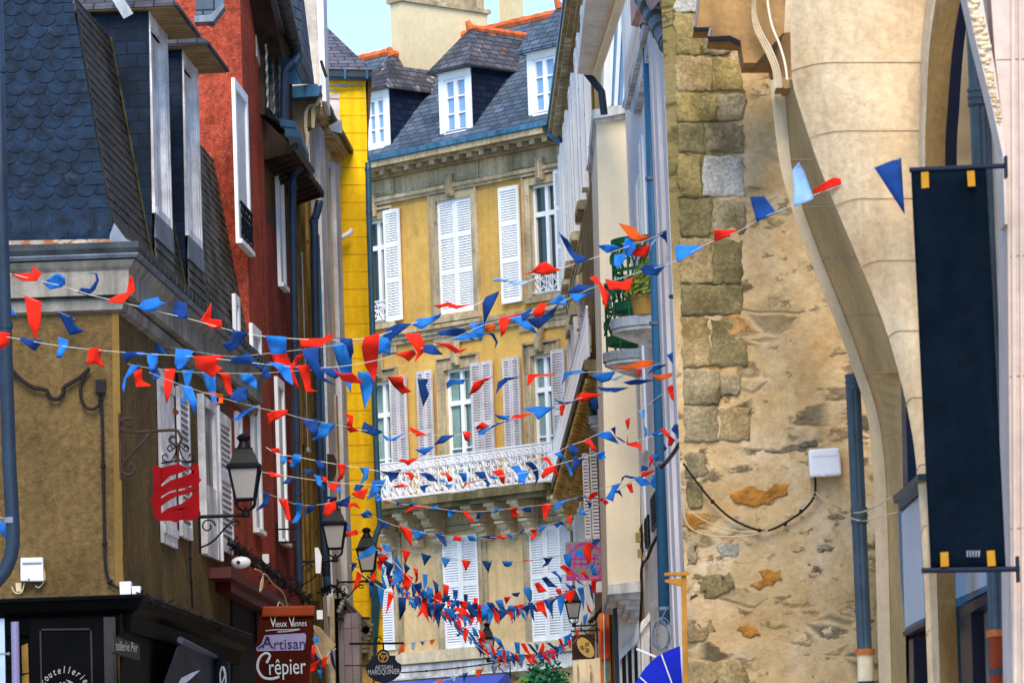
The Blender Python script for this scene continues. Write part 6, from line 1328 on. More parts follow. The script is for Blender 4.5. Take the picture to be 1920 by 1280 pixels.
# ------------------------------------------------------------------ street lanterns: one is built, four are copies
def lantern(name, label, loc, side, arm, group):
    t = thing(name, label, 'street lamp', loc, group); o = Vector(loc)
    sq = lambda hw, z: [o + Vector((sx * hw, sy * hw, z)) for sx, sy in ((-1, -1), (1, -1), (1, 1), (-1, 1))]
    b = MB(); B, T = sq(.125, .20), sq(.20, .62)
    for i in range(4): b.tube([B[i], T[i]], .017, 6); b.tube([B[i], B[(i + 1) % 4]], .016, 6); b.tube([T[i], T[(i + 1) % 4]], .024, 6); b.tube(smoothpath([B[i], o + (B[i] - o) * .85 + UP * (.10 - .2 * .85), o + UP * .03]), .013, 6)
    b.lathe(o, [(.05, -.04), (.055, -.01), (.045, .04), (.02, .07), (.015, .10)], 12); b.build('frame', m_iron, t)
    g = MB()
    b1, t1 = sq(.118, .205), sq(.19, .61)
    for i in range(4): g.poly([b1[i], b1[(i + 1) % 4], t1[(i + 1) % 4], t1[i]])
    g.build('glass', m_glassl, t); g = MB(); b2, t2 = sq(.05, .16), sq(.045, .20); g.tube([o + UP * .21, o + UP * .42], .035, 10); g.build('bulb', m_plas, t)
    r = MB(); r.lathe(o, [(.325, .62), (.325, .645), (.27, .67), (.20, .80), (.155, .86), (.16, .88)], sq=True)
    r.lathe(o + UP * .88, [(.10, 0), (.075, .05), (.06, .09), (.085, .12), (.095, .15), (.06, .185), (.02, .20)], 14); rr = r.build('roof', m_iron, t)
    a = MB(); a.tube([o + UP * -.01, o + Vector((side * arm, 0, -.01))], .024, 8); a.tube(smoothpath([o + Vector((side * arm, 0, -.42)), o + Vector((side * arm * .72, 0, -.34)), o + Vector((side * arm * .4, 0, -.14)), o + Vector((side * .12, 0, -.07))]), .013, 6)
    a.tube(volute(o + Vector((side * arm * .82, 0, -.14)), Vector((1, 0, 0)), UP, .10, .03, 0, 7), .011, 5); a.tube(volute(o + Vector((side * arm * .22, 0, -.10)), Vector((1, 0, 0)), UP, .06, .02, 2, 9), .010, 5)
    a.tube([o + Vector((side * arm, 0, -.5)), o + Vector((side * arm, 0, .06))], .018, 6); a.build('bracket_arm', m_iron, t)
    return t
GL = 'iron wall lanterns along the street'
l1 = lantern('wall_lantern', 'large black iron lantern on a wall bracket right of the red shield sign', at(461, 964, 52), -1, .62, GL)
l1.scale = (.92,) * 3
copy_thing(l1, at(629, 1049, 63), 'black iron lantern in front of the cream pilastered house', .84, 0, GL)
copy_thing(l1, at(690, 1088, 69), 'black iron lantern before the yellow house wall, above the maroquinier sign', .80, 0, GL)
copy_thing(l1, at(915, 1238, 80), 'small dark lantern half hidden in bunting low before the mansion', .66, math.pi, GL)
copy_thing(l1, at(1076, 1172, 59.5), 'small lantern beside the triskel sign, in front of white shutters', .52, math.pi, GL)
# ------------------------------------------------------------------ hanging signs
ms = thing('leatherworker_sign', 'navy shield shaped hanging sign reading Artisan Maroquinier', 'sign', at(719, 1300, 66)); pm = facing(66)
b = MB(); b.slab(pm, [(706, 1229), (708, 1222), (714, 1217), (724, 1217), (729, 1222), (731, 1228), (742, 1228), (741, 1234), (745, 1240), (752, 1244), (753, 1254), (748, 1266), (738, 1274), (720, 1281), (702, 1275), (690, 1266), (686, 1254), (686, 1246), (693, 1240), (697, 1234), (695, 1229)], -.04, 0); b.build('board', m_navy, ms)
b = MB(); b.text('ARTISAN', pm.q(720, 1250, .003), UX, UZ, .085, .003, .80); b.text('MAROQUINIER', pm.q(719.5, 1259, .003), UX, UZ, .115, .003, .64); b.build('lettering', m_silver, ms)
b = MB(); cc = pm.q(718.5, 1231, .006); b.tube([cc + UX * (math.cos(g) * .075) + UP * (math.sin(g) * .075) for g in [i * 2 * math.pi / 20 for i in range(21)]], .008, 4); [b.tube(volute(cc + UX * (.03 * math.cos(k)) + UP * (.03 * math.sin(k)), UX, UP, .028, .008, k, k + 5, 10), .007, 4) for k in (0, 2.1, 4.2)]; b.build('round_emblem', m_gold, ms)
b = MB(); b.tube([pm.q(655, 1206, 0), pm.q(757, 1205, 0)], .018, 6); b.tube([pm.q(719, 1206, 0), pm.q(719, 1218, 0)], .012, 6); b.tube([pm.q(646, 1247, 0), pm.q(686, 1247, 0)], .008, 4); b.tube(volute(pm.q(709, 1200, 0), UX, UP, .06, .02, 0, 6), .010, 5); b.build('bracket', m_iron, ms)
mg = thing('magenta_sign', 'square grey sign with a magenta ring and lettering, hung before white shutters', 'sign', at(1098, 1088, 63)); pg = facing(63)
b = MB(); b.slab(pg, [(1060, 1016), (1134, 1014), (1136, 1086), (1062, 1088)], -.06, 0); b.build('board', m_signgrey, mg); cc = pg.q(1098, 1051, .004); b = MB(); N = 36
for (r0, r1) in ((.24, .275),): b.loft([cc + UX * (math.cos(g) * r0) + UP * (math.sin(g) * r0) for g in [i * 2 * math.pi / N for i in range(N + 1)]], [cc + UX * (math.cos(g) * r1) + UP * (math.sin(g) * r1) for g in [i * 2 * math.pi / N for i in range(N + 1)]])
for y0, y1 in ((1045, 1048), (1055, 1058)): b.slab(pg, [(1072, y0), (1125, y0 - 1), (1125, y1 - 1), (1072, y1)], 0, .006)
for x in (1076, 1088, 1100, 1112): b.slab(pg, [(x, 1038), (x + 9, 1038), (x + 9, 1041), (x + 3, 1041), (x + 3, 1064), (x, 1064)], 0, .006)
b.slab(pg, [(1061, 1080), (1136, 1079), (1136, 1087), (1062, 1088)], 0, .004)
for sx, sy in ((1066, 1021), (1128, 1021)): b.text('o', pg.q(sx, sy, .003), UX, UZ, .12, .003)
b.build('ring_design', m_magenta, mg); b = MB(); b.text('ECO', pg.q(1088, 1084, .006), UX, UZ, .065, .003); b.text('2000', pg.q(1114, 1083, .006), UX, UZ, .065, .003); b.build('lettering', m_silver, mg)
b = MB(); b.tube([pg.q(1134, 1030, -.03), pg.q(1150, 1030, -.03)], .015, 5); b.tube([pg.q(1134, 1075, -.03), pg.q(1150, 1075, -.03)], .015, 5); b.build('bracket', m_iron, mg)
ts = thing('triskel_sign', 'dark maroon square sign with a golden oval and three spirals', 'sign', at(1096, 1235, 61)); pt_ = facing(61)
b = MB(); b.slab(pt_, [(1076, 1190), (1116, 1187), (1115, 1234), (1077, 1236)], -.05, 0); b.build('board', m_maroon, ts); b = MB(); cc = pt_.q(1098, 1213, .004); ax = (UX * .55 - UP * .83).normalized(); ay = Vector((ax.z, 0, -ax.x)) * -1
b.add([cc + ax * (math.cos(g) * .165) + ay * (math.sin(g) * .095) for g in [i * 2 * math.pi / 30 for i in range(30)]], [tuple(range(30))]); b.build('golden_oval', m_gold, ts); b = MB()
for k in range(3): g = k * 2.094 + .9; c2 = cc + UX * (math.cos(g) * .05) + UP * (math.sin(g) * .05) + Vector((0, -.005, 0)); b.tube(volute(c2, UX, UP, .035, .006, g + 3.1, g - 4.5, 16), .006, 4)
b.build('spiral', m_maroon, ts); b = MB(); b.tube([pt_.q(1070, 1183, -.02), pt_.q(1125, 1180, -.02)], .016, 5); b.slab(pt_, [(1072, 1192), (1076, 1191), (1077, 1236), (1073, 1237)], -.06, -.005); b.build('bracket', m_iron_br, ts)
pp = thing('white_posts', 'white painted post with a diagonal brace under the triskel sign', 'post', at(1090, 1400, 62)); pw = facing(62)
b = MB(); b.slab(pw, [(1074, 1238), (1082, 1238), (1084, 1340), (1076, 1340)], -.1, 0); b.slab(pw, [(1098, 1236), (1106, 1236), (1108, 1340), (1100, 1340)], -.1, 0); b.slab(pw, [(1084, 1282), (1104, 1250), (1110, 1254), (1092, 1286)], -.08, -.02); b.slab(pw, [(1084, 1236), (1125, 1232), (1128, 1340), (1088, 1340)], -.4, -.15); b.build('post', m_baycream, pp)
# ------------------------------------------------------------------ leafy shrub at the bottom
sh = thing('leafy_shrub', 'leafy green shrub in front of the mansion shopfront at the bottom', 'shrub', at(1018, 1500, 76))
cols = {k: MB() for k in range(4)}
cen = at(1022, 1326, 76)
for i in range(4200):
    v = Vector((random.gauss(0, 1), random.gauss(0, 1), random.gauss(0, 1))).normalized(); rr = random.uniform(.55, 1.0) * (1 + .22 * mn.noise(v * 2.3) + .12 * mn.noise(v * 6))
    p = cen + Vector((v.x * .60, v.y * .55, v.z * .84)) * rr; s = random.uniform(.035, .065)
    n = (v + Vector((random.gauss(0, .6), random.gauss(0, .6), random.gauss(0, .6)))).normalized(); t1 = n.orthogonal().normalized(); t1 = (t1 * math.cos(i) + n.cross(t1) * math.sin(i)); t2 = n.cross(t1)
    k = 1 if p.x < cen.x - .28 and random.random() < .6 else random.choice((0, 0, 2, 2, 3))
    cols[k].poly([p - t1 * s, p + t2 * s * .5, p + t1 * s, p - t2 * s * .5])
for k in cols: cols[k].build('foliage', m_leaf[k], sh, recalc=False)
b = MB(); b.tube([at(1018, 1700, 76), cen], .05, 8); b.tube([cen, cen + Vector((.2, 0, .5))], .03, 6); b.tube([cen, cen + Vector((-.25, .1, .45))], .03, 6); b.build('trunk', m_darkwood, sh)
cable('black cable with clips strung along the mansion below the stone band', [E.q(x, y, .2) for x, y in ((752, 1260), (800, 1257), (860, 1251), (900, 1246), (950, 1238), (1000, 1226), (1060, 1216))], .014, clips=(.2, .35, .5, .65, .8))
# ------------------------------------------------------------------ bunting
FR = dict(F=(0, 0, 1), A=(0, 400, 2.783), C=(380, 400, 2.783), L=(380, 820, 2.783), M=(660, 400, 2.783), N=(660, 820, 2.783), Q=(1020, 400, 2.783),
          N1=(660, 820, 5.333), N2=(880, 820, 5.333), N3=(660, 1040, 5.333), N4=(880, 1040, 5.333), Q1=(1040, 700, 4.923), Z=(400, 980, 4.266), E0=(0, 820, 2.783))
FM = dict(R=m_red_f, O=m_or_f, B=m_blu_f, N=m_nav_f, P=m_pal_f)
FN = dict(R='red pennant', O='orange red pennant', B='azure pennant', N='navy pennant', P='pale blue pennant')
GRP = 'strings of bunting across the street'
def garland(label, cord, Y0, Y1, data):
    """cord: photograph points along the string; it hangs from distance Y0 at its left to Y1 at its right.
    data: 'frame' starts a block of pennants: colour then outline points"""
    xa, xb = cord[0][0], cord[-1][0]
    dep = lambda x: Y0 + (Y1 - Y0) * min(1.1, max(-.1, (x - xa) / (xb - xa)))
    P = smoothpath([at(x, y, dep(x)) for x, y in cord], 4)
    t = thing('bunting', label, 'bunting', P[len(P) // 2], GRP)
    b = MB(); b.tube(P, .0038 * (Y0 + Y1) / 100, 5); b.build('cord', m_cord, t)
    fr = FR['F']
    for tok in data.split(';'):
        w = tok.split()
        if not w: continue
        if w[0] in FR and len(w) == 1 and w[0] not in ('N',): fr = FR[w[0]]; continue
        if w[0].startswith('@'): fr = FR[w[0][1:]]; continue
        v = [float(q) for q in w[1:]]; pts = [(fr[0] + v[i] / fr[2], fr[1] + v[i + 1] / fr[2]) for i in range(0, len(v), 2)]
        cx = sum(p[0] for p in pts) / len(pts); cy = sum(p[1] for p in pts) / len(pts); Y = dep(cx) - .02; k_ = 1.12 if cy < 1000 else 1.22; pts = [(cx + (x - cx) * k_, cy + (y - cy) * k_) for x, y in pts]
        bm = bmesh.new(); vs = [bm.verts.new((x, y, 0)) for x, y in pts]
        f = bm.faces.new(vs); bmesh.ops.triangulate(bm, faces=[f]); bmesh.ops.subdivide_edges(bm, edges=bm.edges[:], cuts=1, use_grid_fill=True); bmesh.ops.triangulate(bm, faces=bm.faces[:]); bmesh.ops.subdivide_edges(bm, edges=bm.edges[:], cuts=1, use_grid_fill=True)
        bm.verts.index_update(); sz = max(max(p[0] for p in pts) - min(p[0] for p in pts), max(p[1] for p in pts) - min(p[1] for p in pts)) * Y / FPX
        a1, a2, ph = random.uniform(0, 6.28), random.uniform(0, 6.28), random.uniform(0, 6.28); tl = random.uniform(-.5, .5); ta = random.uniform(0, 6.28)
        out = []
        for vv in bm.verts:
            dx, dy = (vv.co.x - cx) * Y / FPX, (vv.co.y - cy) * Y / FPX
            wv = .17 * sz * math.sin((dx * math.cos(a1) + dy * math.sin(a1)) / max(sz, .02) * 5.5 + ph) + .05 * sz * math.sin((dx * math.cos(a2) + dy * math.sin(a2)) / max(sz, .02) * 11) + tl * (dx * math.cos(ta) + dy * math.sin(ta))
            out.append(at(vv.co.x, vv.co.y, Y + max(-.35, min(.35, wv))))
        m = MB(); m.add(out, [tuple(q.index for q in ff.verts) for ff in bm.faces]); bm.free()
        o = m.build('pennant', FM[w[0]], t, smooth=True, solid=.004); o['label'] = FN[w[0]]
    return t
garland('long bunting from the left drainpipe past the gutter, rising to the lilac house', [(18, 513), (118, 537), (170, 553), (230, 567), (288, 582), (360, 599), (406, 612), (464, 626), (538, 634), (620, 637), (690, 634), (730, 622), (775, 606), (825, 592), (880, 576), (935, 550), (990, 528), (1045, 505), (1100, 488), (1160, 468), (1218, 448), (1270, 424)], 44, 47,
'''@A;R 65 318 130 312 170 312 165 275 212 312 185 350 125 350;B 232 362 285 365 297 315 335 340 337 368 320 382 265 395;N 410 408 430 385 470 390 500 350 495 322 465 315 502 318 512 350 495 395 460 422
;R 565 455 610 425 660 410 675 330 690 345 700 405 680 420 640 465;B 725 490 760 490 755 455 825 440 830 460 862 470 830 480 810 505 760 508;N 902 535 940 530 915 465 970 470 975 545 940 545;R 1052 555 1090 500 1103 470 1100 550 1150 555 1155 590 1110 595 1075 575;N 1160 675 1210 665 1215 615 1290 625 1250 680 1200 720
;@C;B 335 642 432 648 432 728 360 730;R 515 655 620 652 668 628 670 655 610 695 525 698;N 700 655 778 657 785 720 768 755 750 690;R 848 655 918 635 908 790 895 865 850 790 833 700
;@M;B 140 650 185 655 200 680 195 735 165 725 130 735;N 175 680 165 640 190 600 240 578 300 580 240 600 195 620 185 660;B 322 580 350 550 400 545 460 525 450 545 400 580 365 600;R 430 480 470 475 500 463 540 480 612 475 540 497 500 485 460 492;N 683 470 700 440 765 412 740 470 705 540 692 575;P 737 355 760 338 800 345 830 355 925 352 880 375 840 370 810 355 765 345
;R 900 315 940 305 980 265 1010 255 1050 285 1082 292 1020 318 1000 290 950 310;N 1085 108 1130 145 1160 205 1230 235 1170 255 1130 200
;@Q;B 285 170 320 165 360 165 395 180 330 205 310 190;B 415 180 425 135 455 135 475 180 440 230 425 210;O 398 57 470 75 500 110 552 122 490 145 450 125;R 458 195 500 178 552 165 535 225 470 220;P 590 135 560 170 540 235 545 200 560 155 600 118;N 600 110 695 65 670 140 655 190 635 140;N 655 190 660 200 640 243 650 215''')
garland('long bunting from the left drainpipe sagging to mid street then up to the ashlar building', [(0, 630), (22, 633), (97, 646), (170, 655), (270, 663), (360, 668), (430, 675), (500, 683), (555, 688), (610, 689), (660, 684), (707, 675), (743, 665), (800, 650), (850, 634), (900, 612), (940, 600), (985, 590), (1040, 572), (1070, 558), (1110, 540), (1150, 526), (1200, 510), (1250, 496), (1275, 484), (1318, 461), (1345, 449), (1386, 433), (1430, 408), (1490, 383), (1525, 366), (1592, 341), (1643, 315), (1697, 293)], 43.5, 32.4,
'''@A;R 0 620 50 628 48 680 0 705;N 105 660 125 645 140 655 215 665 180 715 165 680 120 672;B 295 745 310 690 305 648 355 668 350 690 320 750;R 470 705 540 712 520 740 540 800 500 780 455 785;N 637 740 660 725 750 722 750 740 700 750 660 768;B 770 735 822 735 820 780 790 820 772 770
;B 920 712 970 712 1005 722 970 740 970 790 930 810 915 780;R 1020 750 1165 745 1125 790 1155 805 1110 850 1030 800;@C;N 155 755 240 735 270 770 305 810 250 785 155 785;N 315 830 325 785 340 790 345 830 362 855 300 850;B 350 780 400 785 450 800 460 850 468 890 430 865 390 810;R 470 780 490 745 540 735 500 765 470 815 458 790
;N 523 720 605 705 605 780 630 850 685 888 610 860 560 800;R 498 800 558 798 560 850 565 910 597 922 540 925 525 870;N 620 810 700 810 718 840 690 860 650 840;R 690 815 730 840 780 835 833 885 770 880 730 870
;@M;R 228 735 320 712 330 735 295 770 270 750;R 277 635 355 632 375 680 370 720 325 770 340 720 320 690;N 375 690 420 685 470 735 420 735 380 725;R 430 675 510 680 560 712 598 700 570 720 540 728 490 695;N 452 620 540 600 580 605 630 660 560 640 470 635;B 520 655 620 625 640 620 700 630 650 645 580 660
;R 770 550 885 525 820 560 800 620 780 638;B 830 550 885 540 940 590 965 628 910 600;N 885 525 940 495 920 540 890 555;N 920 550 990 540 1068 483 1040 540 975 598 940 575;R 948 510 985 470 1010 475 1000 520 985 560 955 540;B 1035 470 1080 425 1115 445 1115 478 1060 470;N 1128 410 1180 372 1260 385 1200 405 1140 420;B 1140 420 1200 420 1255 412 1200 440 1170 465
;@Q;R 242 345 270 330 300 370 335 420 320 488 300 430 285 375;R 325 345 350 375 400 360 455 338 440 402 380 390 345 395;B 370 222 405 215 425 220 410 260 385 282 368 265;N 505 285 545 265 580 275 635 265 590 320 530 318;B 690 170 828 172 790 200 700 250 693 230
;@F;R 1341 432 1386 432 1365 443 1341 453;N 1408 371 1432 370 1453 398 1420 413;P 1487 322 1498 308 1508 325 1523 370 1490 383 1490 355;R 1528 355 1555 345 1562 334 1592 340 1572 347 1530 362;N 1643 317 1688 299 1694 395''')
garland('bunting starting with a large red pennant by the drainpipe and ending over the golden facade', [(20, 542), (75, 568), (133, 595), (190, 615), (248, 634), (305, 648), (360, 658), (431, 668), (488, 664), (567, 655), (624, 648), (660, 642), (700, 639), (760, 634), (830, 622), (908, 603), (985, 585), (1060, 552)], 44.5, 66,
'''@A;R 132 440 212 470 210 560 190 635 205 645 180 640 150 560;N 305 513 375 540 385 575 433 612 365 630 335 575;B 452 575 530 598 515 650 527 700 480 702 460 640;R 550 728 590 660 620 622 690 655 640 685 600 715;B 708 680 745 660 830 690 870 735 780 710;B 55 440 62 500 95 538 60 525
;@C;R 360 735 435 728 465 810 502 912 430 850 385 790;B 680 692 775 678 775 830 770 920 730 850 700 760;@M;B 615 575 700 570 690 600 680 620 672 660 640 625;O 690 595 735 575 750 590 735 610 700 615;N 700 625 740 630 760 670 745 700 748 670 730 640''')
garland('bunting along the fascia corner of the ochre house toward the yellow house', [(240, 682), (262, 687), (309, 693), (360, 698), (480, 700), (555, 695), (640, 693), (700, 702)], 45, 60,
'''@A;B 650 860 680 800 730 795 700 830 660 860 650 925 640 900;R 700 830 740 815 742 870 785 895 712 902;N 775 810 815 800 838 850 800 868;R 862 818 912 820 890 930 870 985 858 920;B 952 825 1005 828 985 900 960 985 945 980 970 915;B 1055 835 1120 850 1128 1000 1105 970 1080 910;R 1148 838 1200 840 1210 930 1250 962 1190 935;B 1255 840 1310 838 1336 870 1336 910 1290 890 1270 880;@C;B 810 830 888 838 880 930 845 1010 830 930''')
garland('bunting from the rusty shutter dipping before the yellow house, rising to the cream bay', [(280, 698), (320, 714), (377, 734), (424, 748), (480, 763), (534, 775), (567, 784), (596, 790), (646, 799), (678, 806), (718, 810), (757, 811), (804, 815), (845, 816), (872, 812), (897, 806), (933, 793), (958, 786), (998, 775), (1037, 765), (1080, 749), (1124, 738), (1160, 730)], 46, 56,
'''@A;B 945 900 1000 910 1025 980 1015 1045 990 985;O 1070 935 1160 945 1160 985 1100 995 1140 980 1140 955;N 1195 970 1240 910 1290 915 1285 970 1240 980;B 1220 1075 1270 1030 1336 1008 1300 1030 1250 1075;@C;R 340 1045 380 1030 438 1025 435 1045 370 1050 350 1093;N 515 1072 597 1078 600 1140 585 1165 545 1110;B 620 1095 690 1102 640 1165 575 1180 595 1140;R 740 1045 785 1060 780 1110 815 1130 770 1138 745 1110 765 1075;N 830 1135 845 1090 860 1125 935 1140 890 1158
;@M;B 160 1150 200 1175 270 1148 215 1185 180 1182;R 300 1115 340 1130 390 1155 340 1160 310 1135;N 430 1205 470 1160 530 1158 480 1195;R 578 1140 618 1140 610 1188 590 1180;B 332 1232 400 1220 430 1215 380 1258;R 648 1115 680 1090 712 1108 680 1130 660 1130;B 650 1125 712 1115 690 1150 665 1155;N 712 1130 745 1095 780 1090 815 1080 745 1110;B 745 1050 820 1060 815 1080 770 1070;R 820 1080 850 1052 935 1045 880 1065;B 895 1020 960 1010 1050 1012 1000 1050 970 1072 950 1040;N 1060 970 1100 985 1170 978 1100 1000;R 1085 1000 1112 997 1100 1050 1088 1052;R 1170 970 1200 935 1300 945 1240 965 1220 980;N 1240 975 1280 965 1285 1010 1275 1035
;@Q;B 255 850 270 840 370 825 340 870 300 880;P 345 865 425 840 400 855 375 870;B 275 905 330 910 435 908 370 932 310 925''')
garland('nearly level bunting crossing the first floor windows of the mansion to the lilac house', [(700, 702), (728, 706), (768, 709), (818, 710), (868, 711), (925, 707), (980, 707), (1037, 704), (1095, 698), (1153, 695), (1203, 690), (1240, 680), (1277, 665)], 66, 46,
'''@M;R 190 855 265 855 268 895 305 925 260 937 220 900;N 345 870 398 868 385 900 400 940 372 998 355 930;B 495 885 515 865 585 868 575 890 530 890 500 912;R 615 945 640 880 735 852 690 880 660 920;N 755 940 765 880 800 860 890 852 810 875 775 910;R 918 895 925 840 1053 840 1040 852 960 852 930 890;B 1100 890 1110 830 1190 820 1212 832 1130 845
;@Q;N 418 880 470 868 572 868 500 890 450 893;O 370 800 440 795 500 770 565 770 555 795 480 810 440 815;R 485 815 508 812 500 845 488 840;N 545 835 575 800 650 785 590 815;O 562 840 600 845 715 822 650 855 600 872;B 645 740 710 710 715 720 690 745 688 800 665 770;B 690 765 718 750 718 775;R 643 912 670 898 690 950 720 1003 665 965;B 700 930 718 850 720 880''')
garland('bunting crossing the white balcony rail and climbing past the blue down pipe', [(499, 838), (520, 851), (549, 855), (592, 863), (631, 870), (675, 877), (714, 883), (750, 884), (793, 886), (832, 887), (861, 886), (893, 884), (924, 882), (958, 874), (987, 864), (1019, 857), (1041, 850), (1066, 836), (1095, 826), (1117, 815), (1146, 803), (1172, 788), (1198, 770), (1223, 753), (1243, 737)], 53, 49,
'''@L;R 350 60 395 55 405 80 370 75;B 410 105 430 95 440 115 425 138 410 125;B 455 145 490 120 475 90 515 92 505 135 475 152;R 445 120 475 115 480 130 455 132;N 525 165 585 170 545 190;N 590 120 635 125 630 175 605 160;R 700 140 748 145 730 210 700 228 718 175;B 820 160 865 160 860 210 820 245 840 195;N 800 245 840 250 810 285 790 270
;@N1;N 280 335 360 345 395 370 485 320 440 400 380 435 365 380;R 505 350 590 350 620 385 590 430 565 380;N 680 360 740 352 800 375 848 435 770 430 740 400;R 880 360 950 358 1000 400 1000 425 960 440 945 380;B 1060 360 1143 352 1143 450 1110 450 1095 390;R 460 235 500 215 555 225 600 210 655 208 600 245 560 275 520 245
;@N2;N 60 350 150 345 180 430 200 450 185 490 165 470 170 450 130 375 70 370;R 230 340 320 322 355 375 348 460 320 440 290 385;B 420 300 490 288 520 330 600 340 560 400 545 480 530 440 490 450 490 370;N 565 265 630 250 685 320 690 400 650 475 665 400 620 310;R 705 215 785 198 830 270 890 350 880 380 830 330 780 240;B 855 175 910 152 960 210 1000 290 1025 345 1015 380 970 280 930 215;N 985 100 1020 70 1085 105 1080 150 1040 185 1015 150;R 1130 50 1215 22 1255 100 1265 145 1220 120 1200 70
;@Q1;N 520 510 560 495 560 570 545 545;R 650 435 695 410 685 490 675 515;N 560 580 600 595 665 640 620 625;R 665 660 672 570 680 640;B 380 575 440 545 510 540 550 590 585 645 500 615 440 590;P 780 345 830 330 830 390 815 430;N 905 262 990 190 950 240 915 275;B 820 475 850 520 852 560 840 585''')
garland('bunting from the first lantern under the balcony rail to the lilac house corner', [(482, 883), (524, 890), (592, 900), (646, 906), (696, 908), (714, 909), (772, 910), (808, 908), (849, 907), (900, 899), (940, 892), (991, 884), (1043, 871), (1069, 864), (1094, 857), (1121, 849), (1154, 839), (1182, 830), (1209, 822), (1239, 812), (1280, 801)], 52.5, 45,
'''@L;B 283 172 310 172 310 182 290 185;R 345 180 360 180 375 195 415 195 400 205 355 200;N 415 240 440 215 465 212 450 240;B 580 195 615 205 620 240 640 270 600 245;R 625 205 650 210 650 230 630 230;R 650 250 680 235 715 240 685 278;B 695 265 720 260 722 280 710 285;@N1;B 160 610 200 490 205 440 325 430 300 490 240 560;R 0 560 60 535 155 512 110 615 40 590;B 225 590 270 570 300 620 250 635;O 310 625 370 635 378 655 340 655;R 415 488 500 462 570 485 500 495 440 500;N 680 490 720 475 800 468 735 500 735 550 700 520;B 865 425 920 415 935 450 900 440;B 930 470 1010 462 985 500 950 495;R 1105 520 1130 460 1280 420 1280 430 1150 465
;@N2;R 725 380 760 310 830 290 880 275 840 340 780 375 740 400;N 1040 200 1140 205 1110 265 1030 330;B 195 375 250 390 290 405 250 415 215 400
;@Q1;R 670 650 765 625 760 645 795 660 795 705 760 680 710 670;B 395 740 460 715 460 760 475 775 430 795 400 770;B 905 550 990 525 985 560 910 575;R 975 520 1020 515 1060 570 1105 610 1075 660 1045 655 1050 600;N 1080 520 1110 470 1130 500 1185 490 1170 550 1135 600 1120 560;P 1130 380 1180 390 1190 480 1160 495;N 1003 640 1035 690 1005 725''')
garland('short bunting sagging between the first lantern and the yellow house', [(477, 913), (491, 921), (518, 931), (552, 944), (581, 947), (610, 944), (628, 940), (657, 931), (689, 928), (721, 906)], 52.5, 61,
'''@L;N 315 285 348 300 340 350 280 378 320 330;R 397 325 440 325 460 430 435 420 425 380;B 485 345 520 350 510 410 490 442 465 440 490 400;N 530 400 550 355 592 352 570 385;R 640 345 690 335 695 375 660 400 632 408;N 690 345 768 305 755 360 710 355;R 760 345 800 340 820 370 785 355 765 370;N 640 305 700 312 690 322 650 320''')
garland('bunting from the yellow house across the mansion consoles up to the blue down pipe', [(672, 962), (700, 969), (732, 982), (764, 992), (800, 1000), (825, 1003), (861, 1005), (904, 1006), (940, 1006), (976, 998), (1001, 992), (1023, 985), (1048, 978), (1070, 969), (1095, 958), (1123, 946), (1137, 932), (1162, 917), (1190, 897), (1215, 883), (1232, 872)], 66, 50,
'''@N1;B 90 770 145 765 155 720 195 760 200 795 120 800;N 275 835 375 865 350 910 300 890;R 480 893 590 930 590 1075 545 1010;B 600 925 730 948 700 995 660 1020;N 835 965 910 975 945 1080 895 1040;R 1010 1020 1030 985 1090 985 1085 1030;B 1160 985 1220 985 1238 1030 1180 1025;@N2;N 115 990 170 985 190 980 240 980 260 995 235 1010;R 260 985 340 975 365 995 340 1015 300 1000;B 365 970 420 970 445 1005 420 1010 400 985;N 490 965 520 930 550 920 545 950 515 960;R 605 930 665 920 670 960 640 1010 610 1000 640 960;B 690 940 715 870 775 880 720 935;N 848 865 920 835 960 885 910 870 880 900;R 960 810 1015 775 1025 830 1010 885 1000 830;B 1085 750 1135 715 1170 775 1120 770
;@Q1;B 475 1145 520 1080 530 1040 610 1015 560 1090 540 1170;N 540 1095 600 1075 625 1140 590 1105;R 665 1030 710 1015 725 1095 700 1095;N 620 1000 625 960 655 940 760 960 700 970 650 955;B 740 975 770 955 840 975 890 1015 800 1035;B 890 990 915 935 935 960 930 1055 900 1040;R 800 960 815 905 930 895 860 935;N 800 900 805 850 860 865 850 890;B 905 745 970 760 940 805 910 790;R 870 770 905 760 912 800 870 865 880 810''')
garland('bunting hanging along the underside of the mossy balcony slab', [(690, 917), (717, 931), (746, 944), (771, 946), (815, 952), (850, 957), (876, 959), (904, 958), (933, 956), (965, 952), (991, 949), (1019, 946), (1041, 944), (1066, 937), (1098, 928), (1127, 917), (1152, 908)], 65, 57,
'''@N1;N 445 660 460 640 505 655 495 680 455 678;B 565 670 600 650 650 660 640 690 590 685;R 530 760 580 700 660 680 745 680 740 695 620 710;B 785 705 850 680 875 715 820 718;B 960 745 970 725 1048 725 990 795 962 785;R 1115 740 1165 740 1170 780 1210 810 1200 840 1150 800;N 1240 810 1255 750 1280 740 1280 800;@N2;N 70 810 80 760 160 735 110 780;B 235 750 245 725 290 700 330 718 270 745;R 410 715 490 698 465 740 510 775 430 790;N 520 725 560 700 615 695 610 745 570 740;R 730 675 820 658 755 700 750 780 770 800 745 815 735 760;B 845 720 880 650 985 615 940 660 880 715;B 1000 625 1080 600 1080 610 1010 635;N 1080 600 1165 572 1160 590 1090 610;R 1195 600 1215 560 1280 535 1270 580 1205 625
;@Q1;N 290 1165 340 1200 320 1255 310 1200;R 400 1165 440 1150 480 1170 495 1190 470 1210 440 1180''')
